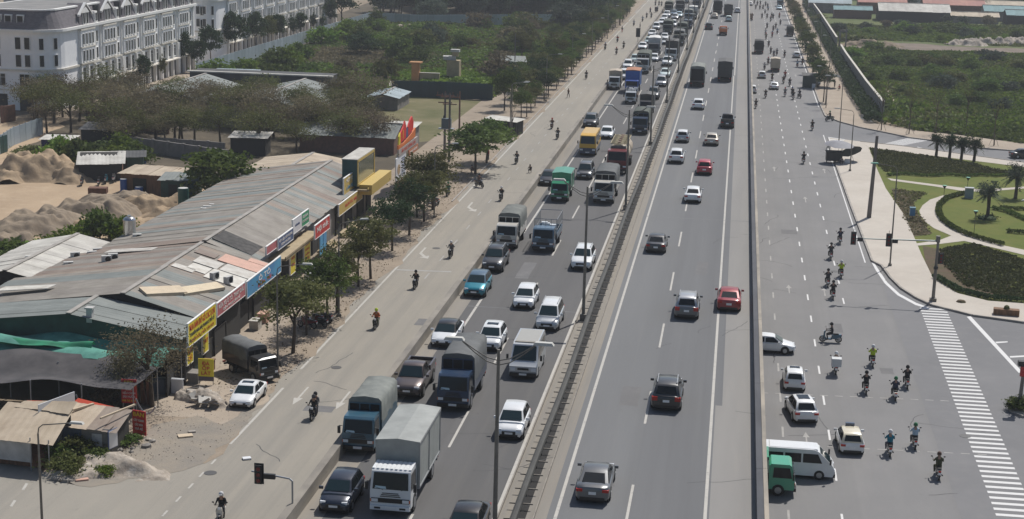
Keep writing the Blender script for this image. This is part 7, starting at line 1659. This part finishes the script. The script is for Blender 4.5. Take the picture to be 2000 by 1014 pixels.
# people on foot
def foot(px, py, rz, pose, top, bottom, head, desc, z=0.):
    x, y = G(px, py, z); return person((x, y, z), rz, pose, top, bottom, head, desc)
foot(1110, 191, 2.6, 'walk', 'brown', 'dark', 'hair', 'walking along the kerb in brown near the beige box truck')
foot(1250, 56, 1.6, 'walk', 'grey', 'dark', 'hair', 'in grey walking across the far left service road')
foot(1215, 64, 3., 'stand', 'black', 'red', 'hair', 'in black and red standing under the far left verge trees')
foot(1036, 337, 3., 'squat', 'dark', 'dark', 'hair', 'crouching low beside the left parapet')
foot(925, 338, 2., 'squat', 'brown', 'dark', 'hair', 'crouching in the shade of the wide layered tree')
foot(954, 313, 2., 'stand', 'red', 'dark', 'hair', 'standing in the shade behind the wide layered tree')
foot(1630, 172, 2., 'stand', 'brown', 'dark', 'hair', 'standing by the hedge on the right pavement')
foot(1640, 176, 2.5, 'squat', 'red', 'dark', 'hair', 'squatting in red by the hedge on the right pavement', .12)
foot(1645, 321, 2.5, 'squat', 'grey', 'dark', 'hair', 'sitting low beside the umbrella cart', .13)
foot(1600, 172, 2.5, 'stand', 'white', 'dark', 'hair', 'standing at the green kiosk', .12)

# ================================================================ POLES, LAMPS, SIGNALS, STALLS, ODDMENTS
POLE = mat('lamp_pole_grey', (.21, .195, .17), .6, .2, c2=(.14, .125, .105), scale=1.2)
LHEAD = mat('lamp_head_pale', (.50, .49, .45), .5)
def lamp2(x, y, z, h, label, group='median street lamps'):
    o = empty('street_lamp', (x, y, z)); tag(o, label, 'street lamp', group)
    MB().tube((0, 0, 0), (0, 0, h), .13, .075, 10).build('pole', POLE, o, smooth=40)
    MB().box((0, 0, .25), (.5, .5, .5)).build('base', POLE, o)
    for s in (-1, 1):
        a = MB()
        for dz in (0., -.22): a.path([(0, 0, h - .55 + dz), (s * .55, 0, h - .42 + dz * .9), (s * 1.15, 0, h - .08 + dz * .6), (s * 1.75, 0, h + .32 + dz * .1)], .03, 6)
        a.build('arm', POLE, o)
        q = MB().box((s * 2.15, 0, h + .42), (1.0, .34, .14), top=.8); q.build('lamp_head', LHEAD, o)
for i in range(11):
    y = 71.8 + 44.1 * i
    lamp2(-10.45, y, ZD, 10.3, 'double armed street lamp on the median, %s from the near end' % ordinal(i))
def lamp1(px, py, h, rz, label, group, arm=2.0, head=LHEAD, xy=None, z=0.):
    x, y = xy or G(px, py, z); o = empty('street_lamp', (x, y, z), rz); tag(o, label, 'street lamp', group)
    MB().tube((0, 0, 0), (0, 0, h - .6), .09, .055, 8).build('pole', POLE, o, smooth=40); MB().box((0, 0, .12), (.34, .34, .24)).build('base', POLE, o)
    MB().path([(0, 0, h - .6), (.06, 0, h - .25), (.3, 0, h - .05), (arm, 0, h + .18)], .035, 6).build('arm', POLE, o)
    MB().box((arm + .35, 0, h + .22), (.85, .28, .12), top=.8).build('lamp_head', head, o)
lamp1(1738, 519, 10.6, math.pi, 'slender street lamp with greenish head on the right pavement, nearest the traffic lights', 'pavement street lamps', head=mat('lamp_head_green', (.22, .48, .34), .5), z=.13)
lamp1(1660, 334, 8.6, math.pi, 'street lamp on the right pavement beside the umbrella cart', 'pavement street lamps', z=.13)
lamp1(1638, 282, 10.5, math.pi, 'tall street lamp at the mouth of the side road', 'pavement street lamps', z=.1)
for i, (px, py) in enumerate(((1620, 131), (1602, 98), (1587, 71), (1576, 55), (1567, 38), (1612, 205))): lamp1(px, py, 7.0, math.pi, 'slim street lamp on the dusty right pavement, %s of six' % ordinal(i), 'dusty pavement street lamps', arm=1.2, z=.1)
lamp1(2035, 560, 8.5, math.pi, 'street lamp reaching in over the park corner from the right edge', 'pavement street lamps', z=.1)
lamp1(0, 0, 7.3, 0., 'curved street lamp at the bottom left corner by the huts', 'left verge street lamps', xy=(-38.4, 81.6))
lamp1(543, 737, 9.0, .1, 'street lamp on the left verge beside the forked tree', 'left verge street lamps')
lamp1(662, 618, 8.6, .5, 'street lamp rising from the dense verge tree', 'left verge street lamps')
lamp1(848, 425, 8.6, .3, 'street lamp rising from the broad sunlit tree', 'left verge street lamps')
lamp1(996, 271, 8.6, .3, 'street lamp beside the bare thin trunk', 'left verge street lamps')
for i, y in enumerate((245, 290, 335, 380, 425, 470)): lamp1(0, 0, 8.6, 0., 'street lamp in the far left verge row, %s by distance' % ordinal(i), 'far left verge street lamps', xy=(-34.4, y))
# utility poles
CPOLE = mat('concrete_pole', (.19, .165, .15), .9, c2=(.11, .095, .09), scale=1., stretch=(1, 1, .3))
x, y = G(1697, 425, .13); o = MB().box((0, 0, 5.0), (.46, .36, 10.0), top=.62).build('utility_pole', CPOLE, loc=(x, y, .1)); o.rotation_euler = (0, math.radians(1.5), .2); tag(o, 'thick concrete pole without wires on the right pavement', 'pole')
x, y = G(2035, 770); 
for px, py, lb in ((868, 312, 'left'), (877, 316, 'right')):
    x, y = G(px, py); o = empty('utility_pole', (x, y, 0)); tag(o, 'concrete pole of the transformer pair behind the sign tower, %s one' % lb, 'pole')
    MB().tube((0, 0, 0), (0, 0, 9.6), .2, .13, 8).build('pole', CPOLE, o)
    MB().box((0, 0, 9.2), (2.6, .12, .14)).box((0, 0, 8.2), (2.0, .12, .14)).build('cross_arm', WBRK, o)
    MB().tube((-1.1, 0, 9.25), (-1.1, 0, 9.7), .06).tube((0, 0, 9.25), (0, 0, 9.8), .06).tube((1.1, 0, 9.25), (1.1, 0, 9.7), .06).build('insulator', WBRK, o)
x, y = G(872, 312); o = empty('transformer', (x, y - .4, 4.6)); tag(o, 'grey transformer hung between the two concrete poles', 'transformer'); MB().box((0, 0, .7), (1.3, .9, 1.4)).build('tank', mat('transformer_grey', (.10, .13, .14), .6), o); MB().box((0, 0, -.06), (2.2, 1.0, .12)).build('platform', STEEL, o); MB().tube((-.4, 0, 1.4), (-.4, 0, 1.8), .08).tube((.4, 0, 1.4), (.4, 0, 1.8), .08).build('bushing', BLACK, o)
x, y = G(897, 258); o = MB().tube((0, 0, 0), (0, 0, 6.5), .16, .12).build('utility_pole', WBRK, loc=(x, y, 0)); tag(o, 'rusty brown post among shrubs right of the transformer poles', 'pole')
x, y = G(1005, 150); o = MB().tube((0, 0, 0), (0, 0, 9.), .13, .08).build('utility_pole', CPOLE, loc=(x, y, 0)); tag(o, 'thin dark pole in front of the grey board shed', 'pole')
# traffic signals
SIG = mat('signal_black', (.012, .013, .014), .5); SGR = mat('signal_green_lens', (.01, .10, .05), .2); SRD = mat('signal_red_lens', (.14, .01, .01), .2)
def signal_head(par, x, y, z, h=1.0):
    MB().box((x, y, z), (.34, .26, h)).box((x, y + .02, z + h * .02), (.5, .03, h * 1.12)).build('signal_head', SIG, par)
    q = MB()
    for k in (-1, 0, 1): q.tube((x, y - .13, z + k * h * .31), (x, y - .17, z + k * h * .31), .11, n=10)
    q.build('lens', SRD, par)
x, y = G(1822, 588, .13); o = empty('traffic_light', (x, y, .13)); tag(o, 'traffic light pole with long arm and two heads at the pavement corner', 'traffic light')
MB().tube((0, 0, 0), (.03, 0, 6.1), .17, .12, 10).build('pole', POLE, o, smooth=40); MB().box((0, 0, .15), (.6, .6, .3)).box((0, 0, 6.1), (.36, .36, .6)).build('base', POLE, o)
MB().tube((0, 0, 5.9), (-7.9, 0, 5.75), .085, .05, 8).build('arm', mat('arm_grey_green', (.33, .37, .34), .5, .2), o)
for dx in (-7.9, -4.6):
    signal_head(o, dx, -.1, 5.75, 1.15); MB().box((dx + .62, -.06, 5.68), (.5, .2, .36)).build('countdown_box', SIG, o); MB().tube((dx, -.1, 6.3), (dx, -.1, 6.7), .02).build('spike', SIG, o)
signal_head(o, .42, .05, 4.2, 1.0); MB().box((0, -.1, 3.3), (.4, .3, .25)).build('junction_box', SIG, o)
o = empty('traffic_light', (-21.25, 74.0, ZD + .8)); tag(o, 'traffic light on a short bent pole fixed to the left parapet', 'traffic light')
MB().path([(0, 0, 0), (0, 0, 1.2), (-.15, 0, 1.32), (-2.2, .2, 1.5)], .05, 7).build('pole', STEEL, o); signal_head(o, -1.75, .0, 1.45, 1.0); MB().box((-1.2, .02, 1.36), (.6, .16, .26)).build('countdown_box', SIG, o)
x, y = G(1241, 81, ZD + .8); o = empty('traffic_light', (-21.25, y, ZD + .8)); tag(o, 'dark signal board on a thin post on the far left parapet', 'traffic light'); MB().tube((0, 0, 0), (0, 0, 1.), .06).build('post', STEEL, o); MB().box((0, 0, 1.9), (.9, .2, 1.9)).build('signal_board', SIG, o)
# island at the lower right
pi_ = [(1968, 786), (1985, 784), (2020, 792), (2040, 806), (2030, 820), (1995, 816), (1972, 805)]
slab('traffic_island', GP(pi_), PAVE, -.04, .16, KERB)
x, y = G(1996, 800, .15); bush(x, y, 1.1, 2.2, 'green', 'clipped shrub on the small traffic island at the right edge', z=.15)
x, y = G(1981, 797, .15); bush(x, y, .9, 1.5, 'dark', 'smaller shrub on the small traffic island', z=.15)
x, y = G(1990, 798, .15); o = empty('traffic_light', (x, y, .15)); tag(o, 'dark pole with red board on the traffic island at the right edge', 'traffic light'); MB().tube((0, 0, 0), (.1, 0, 3.6), .16, .12, 9).build('pole', POLE, o); MB().box((.05, -.15, 3.0), (.5, .2, .8)).build('signal_board', SRED, o); MB().box((.0, -.1, 3.6), (.8, .5, .4)).build('hood', SIG, o)
# kerbside stalls
def umbrella(par, x, y, h, r, m, tilt=0., lbl=None, name='umbrella'):
    b = empty(name, (x, y, 0)); tag(b, lbl, 'umbrella'); b.rotation_euler = (tilt, tilt * .6, 0)
    MB().tube((0, 0, 0), (0, 0, h), .025).build('pole', STEEL, b)
    q = MB(); n = 10; top = (0, 0, h + .05); ring = [(r * math.cos(6.2832 * i / n), r * math.sin(6.2832 * i / n), h - .5 - (.06 if i % 2 else 0)) for i in range(n)]
    mid = [(r * .55 * math.cos(6.2832 * i / n), r * .55 * math.sin(6.2832 * i / n), h - .16) for i in range(n)]
    q.add([top] + mid + ring, [(0, 1 + i, 1 + (i + 1) % n) for i in range(n)] + [(1 + i, 1 + n + i, 1 + n + (i + 1) % n, 1 + (i + 1) % n) for i in range(n)]); q.build('canopy', m, b, smooth=30); return b
UMG = mat('umbrella_grey', (.22, .22, .245), .7, c2=(.17, .17, .19), scale=1); UMD = mat('umbrella_dark', (.02, .028, .03), .8); KIO = mat('kiosk_green', (.012, .035, .03), .7)
x, y = G(1628, 318); b = empty('food_cart', (x, y, 0), .05); tag(b, 'black kerbside food cart under a large grey umbrella', 'food cart')
MB().box((0, 0, 1.0), (2.3, 1.3, 1.3)).build('cart_body', BLACK, b); MB().box((0, 0, 1.7), (2.5, 1.5, .08)).build('counter', UNDER, b)
for s in (-1, 1): obj('wheel', TYR, b, (s * 1.0, .1, .29)).scale = (1, 1.0, 1.0)
q = MB(); [q.tube((sx * 1.1, sy * .6, 1.7), (sx * 1.1, sy * .6, 2.6), .03) for sx in (-1, 1) for sy in (-1, 1)]; q.build('post', STEEL, b); MB().box((-.9, -.5, 2.4), (.5, .1, .4)).build('sign_plate', SWHT, b)
umbrella(None, x + .5, y + .4, 3.2, 2.2, UMG, .1, 'large grey umbrella over the black food cart'); umbrella(None, x + 3.0, y + .2, 2.5, 1.7, UMD, -.55, 'dark umbrella tilted down right of the food cart')
o = MB().box((0, 0, .3), (.9, .6, .6)).build('crate', SWHT, loc=(x + 2.0, y - .3, .05)); tag(o, 'pale box beside the black food cart', 'crate')
x, y = G(1580, 172); b = empty('kiosk', (x, y, 0)); tag(b, 'dark green roadside kiosk under the right verge trees', 'kiosk')
MB().box((0, .8, 1.3), (2.6, 1.8, 2.6)).build('wall', KIO, b); slope(b, (-1.6, 2., 2.9), (1.6, 2., 2.9), (1.6, -.6, 2.5), (-1.6, -.6, 2.5), RDK, 1.6); MB().box((.9, -.2, .5), (.7, .5, .9)).build('cool_box', SWHT, b)
umbrella(None, x + 4.2, y + 1, 3.0, 2.1, UMD, .0, 'dark umbrella beside the green kiosk'); umbrella(None, x + 3., y + 3, 2.8, 1.8, UMD, .1, 'second dark umbrella behind the green kiosk')
x, y = G(1591, 171); o = MB().box((0, 0, .9), (1.2, .12, 1.7)).build('display_board', mat('display_cream', (.5, .42, .34), .7), loc=(x, y, .05)); tag(o, 'cream display board between the kiosk and the umbrella', 'board')
# drums, tank, coolers
def drum(px, py, m, label, z=0., r=.32, h=.95, group=None, ribs=3):
    x, y = G(px, py, z); o = empty('drum', (x, y, z)); tag(o, label, 'drum', group)
    b = MB().tube((0, 0, 0), (0, 0, h), r, r, 14)
    for k in range(ribs): b.tube((0, 0, h * (k + .5) / ribs - .03), (0, 0, h * (k + .5) / ribs + .03), r * 1.05, r * 1.05, 14)
    b.build('barrel', m, o, smooth=40); MB().tube((0, 0, h), (0, 0, h + .03), r * .9, r * .9, 14).build('lid', LHEAD, o)
DBL = mat('drum_blue', (.02, .075, .26), .5)
drum(242, 381, DBL, 'tall blue drum stack before the brown plank shack, left', h=2.0, ribs=5, r=.42); drum(272, 384, DBL, 'blue drum before the brown plank shack, right', h=1.2, r=.5); drum(278, 319, DBL, 'blue drum alone beside the feathery shrub', h=2.0, r=.55, ribs=4); drum(259, 378, SORG, 'rusty orange drum between the two blue ones', h=1.2, r=.42)
drum(359, 424, mat('drum_green', (.01, .075, .06), .5), 'tall green upright tank at the back of the long grey roof', h=3.4, r=.62, ribs=6)
STAIN = mat('stainless_steel', (.50, .50, .50), .22, .9)
x, y = G(254, 470, 3.2); b = empty('water_tank', (x, y, 3.0)); tag(b, 'shiny steel water tank on a stand at the edge of the long roof', 'water tank')
q = MB(); [q.tube((sx * .5, sy * .5, -2.), (sx * .45, sy * .45, .6), .05) for sx in (-1, 1) for sy in (-1, 1)]; q.build('stand', STEEL, b); MB().tube((0, 0, .6), (0, 0, 2.3), .62, .62, 16).build('barrel', STAIN, b, smooth=50); MB().dome((0, 0, 2.3), .62, .35, 16, 3).tube((0, 0, 2.6), (0, 0, 2.75), .2).build('lid', STAIN, b, smooth=50)
AC = MB().box((0, 0, .35), (.85, .38, .62)).mesh('cabinet', [mat('cooler_white', (.50, .49, .46), .6)]); ACF = MB().tube((.12, -.19, .35), (.12, -.21, .35), .25, n=14).mesh('fan', [GRIL])
def cooler(x, y, z, rz, label):
    o = empty('air_conditioner', (x, y, z), rz); tag(o, label, 'air conditioner', 'outdoor units on the roofs'); obj('cabinet', AC, o); obj('fan', ACF, o)
for i, (px, py, z, rz, l) in enumerate(((400, 417, 3.9, .3, 'outdoor unit on the long grey roof by the green upright tank, left of three'), (405, 413, 3.9, .3, 'outdoor unit on the long grey roof by the green upright tank, middle of three'), (417, 409, 3.9, .3, 'outdoor unit on the long grey roof by the green upright tank, right of three'), (268, 469, 3.7, .4, 'outdoor unit beside the steel water tank'), (59, 512, 3.3, .5, 'outdoor unit at the left eave of the workshop'), (134, 524, 3.3, .5, 'outdoor unit on the workshop roof, lowest right'), (147, 505, 3.4, .5, 'outdoor unit in the middle of the workshop roof'), (180, 503, 3.3, .5, 'outdoor unit at the right eave of the workshop, left of two'), (191, 497, 3.3, .5, 'outdoor unit at the right eave of the workshop, right of two'), (208, 512, 4.2, .5, 'outdoor unit on the shop roof below the workshop, left of two'), (221, 508, 4.2, .5, 'outdoor unit on the shop roof below the workshop, right of two'), (419, 545, 4.3, 1.2, 'dark outdoor unit on the pink board roof, left'), (446, 553, 4.1, 1.2, 'dark outdoor unit on the pink board roof, right'))):
    x, y = G(px, py, z); cooler(x, y, z - .05, rz, l)
x, y = G(176, 618, 4.9); o = MB().box((0, 0, .5), (.45, .45, 1.1)).box((0, 0, 1.08), (.65, .6, .12)).build('roof_vent', WWHT, loc=(x, y, 4.5)); tag(o, 'small white capped vent box on the near grey roof', 'vent')
# oddments
x, y = G(192, 385); b = empty('hand_trailer', (x, y, 0), .2); tag(b, 'rusty two wheeled trailer below the red brown shack', 'trailer'); MB().box((0, 0, .85), (2.2, 1.3, .7)).build('trailer_box', WBRN, b)
for s in (-1, 1): obj('wheel', TYR, b, (s * .9, -.6, .29))
for i, (px, py, w_, d_, h, m, l) in enumerate(((308, 770, 1.2, .1, 1.2, 'dusk_blue_sheet', 'grey blue panel leaning at the yard entrance'), (332, 768, 2.1, .1, 1.15, 'sign_white', 'white panel standing at the yard entrance'))):
    x, y = G(px, py); tag(MB().box((0, 0, h / 2), (w_, d_, h)).box((0, .1, h), (w_ + .08, .12, .06)).build('site_board', MATS[m], loc=(x, y, 0)), l, 'panel')
for i, (px, py, w_, d_, m, l) in enumerate(((482, 897, .55, .42, SWHT, 'white slab of foam lying on the left service road'), (362, 853, 1.0, .6, CRM, 'square tan board lying on the dusty forecourt'), (160, 938, .8, .5, PK, 'pinkish slab on the rubble tip'), (375, 845, .5, .3, KERB, 'broken stone by the square tan board'))):
    x, y = G(px, py); tag(MB().box((0, 0, .06), (w_, d_, .1), .5).build('loose_slab', m, loc=(x, y, .01)), l, 'slab')
r0 = random.Random(3)
for i in range(16):
    px, py = r0.uniform(365, 425), r0.uniform(770, 798); x, y = G(px, py); tag(MB().box((0, 0, .0), (r0.uniform(.4, 1.2), r0.uniform(.3, .7), .1)).build('broken_slab', [WB, KERB, RUBM][i % 3], loc=(x, y, r0.uniform(.25, .6))), 'broken slab in the plaster heap on the forecourt', 'slab', 'broken slabs in the plaster heap'); ALL[-1].rotation_euler = (r0.uniform(-.6, .6), r0.uniform(-.6, .6), r0.uniform(0, 3))
for i in range(26):
    px = r0.uniform(110, 300); py = 955 - (px - 110) * .45 + r0.uniform(-22, 0); x, y = G(px, py); s = r0.uniform(.12, .4)
    b = MB(); b.dome((0, 0, 0), s, s * .7, 6, 2); b.v = [(p[0] * r0.uniform(.7, 1.3), p[1] * r0.uniform(.7, 1.3), p[2]) for p in b.v]; tag(b.build('loose_stone', [KERB, RUBM, WGRY][i % 3], loc=(x, y, 0)), 'loose stone on the rubble bank at the street corner', 'stone', 'loose stones on the rubble bank')
x, y = G(278, 790); b = empty('plank_stack', (x, y, 0)); tag(b, 'reddish planks leaning on a frame at the yard entrance', 'planks')
for i in range(7): p = MB().box((0, 0, 1.1), (.22, .05, 2.3)).build('plank', WBRN, b, loc=((i - 3) * .25, 0, 0)); p.rotation_euler = (.25 + .05 * (i % 3), .1 * (i % 2), 0)
x, y = G(255, 800); b = empty('straw_pile', (x - 2.2, y + .5, 0)); b2 = None; tag(b, 'heap of dry straw beside the patched shack', 'straw'); obj('straw', leaf_mesh('straw', crown_pts(3, 1.5, 1.2, 1.5, 26, 60, .3, .3, 0), .16, LF['dry'], 3), b)
# flower tables, shop steps, boxes along the shop front
for i, yv in enumerate((158.5, 162, 167.5, 172.5)):
    b = empty('shop_steps', (-41.4, yv, 0)); tag(b, 'tan steps up to the shop doors under the ochre fascia, %s from the near end' % ordinal(i), 'steps', 'tan shop steps')
    for k in range(3): MB().box((-.35 * k, 0, .09 + .17 * k), (.4, 2.6, .18 + .0)).build('step', TAN, b)
for i, (yv, m, l) in enumerate(((146.5, SWHT, 'pale counter box outside the shop by the yellow upright boards'), (148.3, SDK, 'dark cabinet outside the shop by the yellow upright boards'), (131, PK, 'heap of laundry coloured rags by the orange upright board'), (128.6, WB, 'pale bin outside the car wash'), (113, WGRY, 'grey rack outside the shop under the yellow signboard'), (116, WBRN, 'brown table outside the shop under the yellow signboard'))):
    tag(MB().box((0, 0, .4), (.8, 1.1, .8)).box((0, 0, .84), (.9, 1.2, .08)).build('shop_box', m, loc=(-40.1, yv, 0)), l, 'box')
# park furniture
x, y = G(1781, 428, .1); b = empty('litter_bin', (x, y, .1)); tag(b, 'blue litter bin on a post beside the park path', 'litter bin'); MB().tube((0, 0, 0), (0, 0, .5), .06).build('post', BLACK, b); MB().box((0, 0, .9), (.62, .5, .9)).build('bin_body', mat('bin_blue', (.05, .16, .30), .5), b); MB().box((0, 0, 1.4), (.7, .58, .12)).build('lid', mat('bin_lid', (.12, .24, .30), .5), b)
x, y = G(1892, 387, .1); b = empty('utility_box', (x, y, .1)); tag(b, 'grey blue cabinet where the two park paths meet', 'cabinet'); MB().box((0, 0, .65), (1.0, .8, 1.3)).build('cabinet', mat('cabinet_blue_grey', (.22, .27, .30), .6), b); MB().box((0, 0, 1.34), (1.15, .95, .1)).build('lid', STEEL, b)
for i, (px, py, h, l) in enumerate(((1842, 400, 2.4, 'garden lamp with funnel head beside the curved park path'), (1902, 458, 2.7, 'garden lamp with greenish funnel head on the round lawn'), (1888, 383, 2.4, 'thin garden lamp behind the grey blue cabinet'))):
    x, y = G(px, py, .1); b = empty('garden_lamp', (x, y, .1)); tag(b, l, 'lamp', 'garden lamps'); MB().tube((0, 0, 0), (0, 0, h), .03).build('pole', BLACK, b); MB().tube((0, 0, h - .35), (0, 0, h + .05), .05, .26, 10).build('lamp_shade', BLACK, b); MB().tube((0, 0, h + .05), (0, 0, h + .1), .28, .26, 10).build('lid', MATS['lamp_head_green'], b)
x, y = G(1965, 615, .13); b = empty('planter_box', (x, y, .1), -.12); tag(b, 'brown latticed box planter on the pavement corner at the right edge', 'planter'); MB().box((0, 0, .3), (2.3, .8, .6)).build('planter_side', WBRN, b); MB().dome((0, 0, .6), .3, .4, 8, 2).build('plant', LF['olive'], b)
x, y = G(1877, 590, .13); o = MB().dome((0, 0, 0), .5, .25, 8, 2).build('soil_clod', BED, loc=(x, y, .12)); tag(o, 'brown clod of soil on the pavement by the traffic light', 'soil')
x, y = G(553, 985); 
for i, (px, py) in enumerate(((556, 1000), (563, 996))):
    x, y = G(px, py, ZD); tag(MB().dome((0, 0, 0), .32, .35, 7, 2).box((.2, .1, .15), (.4, .3, .3), .4).build('litter_bag', [SWHT, PK][i], loc=(x + .25, y, ZD + .01)), ['pale litter bag at the foot of the left parapet', 'second litter bag at the foot of the left parapet, pinkish'][i], 'litter bag')
MANH = mat('manhole_iron', (.07, .068, .066), .6)
for i, (px, py, z) in enumerate(((657, 718, 0), (411, 924, 0), (852, 485, 0), (1885, 852, 0), (1630, 530, 0))):
    x, y = G(px, py, z); struct(MB().tube((x, y, .0), (x, y, .02), .42, n=16).build('manhole_cover', MANH))

# grit, pebbles and fallen leaves along the verge, the rubble corner and the gutters: nobody could count them
def grit(name, regions, m, seed, size, flat=1.2):
    r = np.random.RandomState(seed); P = []
    for (x0, x1, y0, y1, n) in regions:
        q = np.stack([r.uniform(x0, x1, n), r.uniform(y0, y1, n) , np.full(n, size * .25)], 1); P.append(q)
    o = obj(name, leaf_mesh(name, np.concatenate(P) + np.array([[0, 0, .012]]), size, m, seed, flat, .8)); o['kind'] = 'stuff'
grit('gravel', [(-39.8, -33.4, 98, 128, 500), (-36.5, -33.2, 128, 260, 600), (-43, -36.5, 92, 99, 500)], mat('pebble_pale', (.36, .32, .27), .9, rand=.2), 201, .05)
grit('gravel', [(-40, -33.4, 96, 128, 350), (-36.5, -33.6, 128, 260, 400), (-22.6, -21.6, 75, 260, 700)], mat('pebble_dark', (.13, .11, .09), .9), 202, .06)
grit('gravel', [(-20.9, -20.0, 75, 300, 1200), (-10.9, -9.1, 75, 300, 800), (1.6, 2.2, 75, 260, 500)], mat('grit_tan', (.30, .25, .19), .9), 203, .05)
grit('fallen_leaves', [(-39, -33.8, 112, 210, 2200), (15.6, 21, 160, 250, 250)], LF['dry'], 204, .09)
paint_sheet('lane_line', [GP([(50, 944), (55, 945), (47, 958), (42, 957)]), GP([(27, 977), (32, 978), (24, 990), (19, 989)])], LINE, .012)

# ================================================================ THE AIR
hz = MB().box((0, 640, 21.5), (2900, 1900, 46)).build('haze', [bpy.data.materials.new('haze_air')])
hz['kind'] = 'stuff'
hm = hz.data.materials[0]; hm.use_nodes = True; n_ = hm.node_tree.nodes
n_.remove(n_['Principled BSDF']); pv_ = n_.new('ShaderNodeVolumePrincipled')
pv_.inputs['Color'].default_value = (.90, .94, 1., 1); pv_.inputs['Density'].default_value = HAZE_DENSITY; pv_.inputs['Anisotropy'].default_value = .3
hm.node_tree.links.new(pv_.outputs[0], n_['Material Output'].inputs['Volume'])

# ================================================================ LABELS of vehicles, motorbikes and people
QUEUE = {'left': 'left carriageway', 'right': 'right carriageway', 'service': 'right service road', 'verge': 'left verge', 'park': 'side road'}
seen = {}
for o, d, c, z, x, y in VEH: seen.setdefault(d, []).append(o)
VEH.sort(key=lambda v: v[5])
cnt = {}
for o, d, c, z, x, y in VEH:
    l = d
    if len(seen[d]) > 1:
        k = cnt.get(d, 0); cnt[d] = k + 1; l = '%s, %s of its kind by distance in the queue' % (d, ordinal(k))
    wd = l.split()
    tag(o, ' '.join(wd[:16]), c, {'left': 'vehicles queueing on the left carriageway', 'right': 'vehicles driving away on the right carriageway', 'service': 'vehicles on the right service road'}.get(z))
for o, d, w_, x, y in BIKES:
    rider = any((p[2] - x) ** 2 + (p[3] - y) ** 2 < .01 for p in PEOPLE)
    o['label'] = ' '.join(d.split()[:16])
for o, d, x, y in PEOPLE:
    o['label'] = ' '.join(('person in ' + d if not d.startswith(('walking', 'in ', 'standing', 'crouching', 'squatting', 'sitting')) else 'person ' + d).split()[:16])
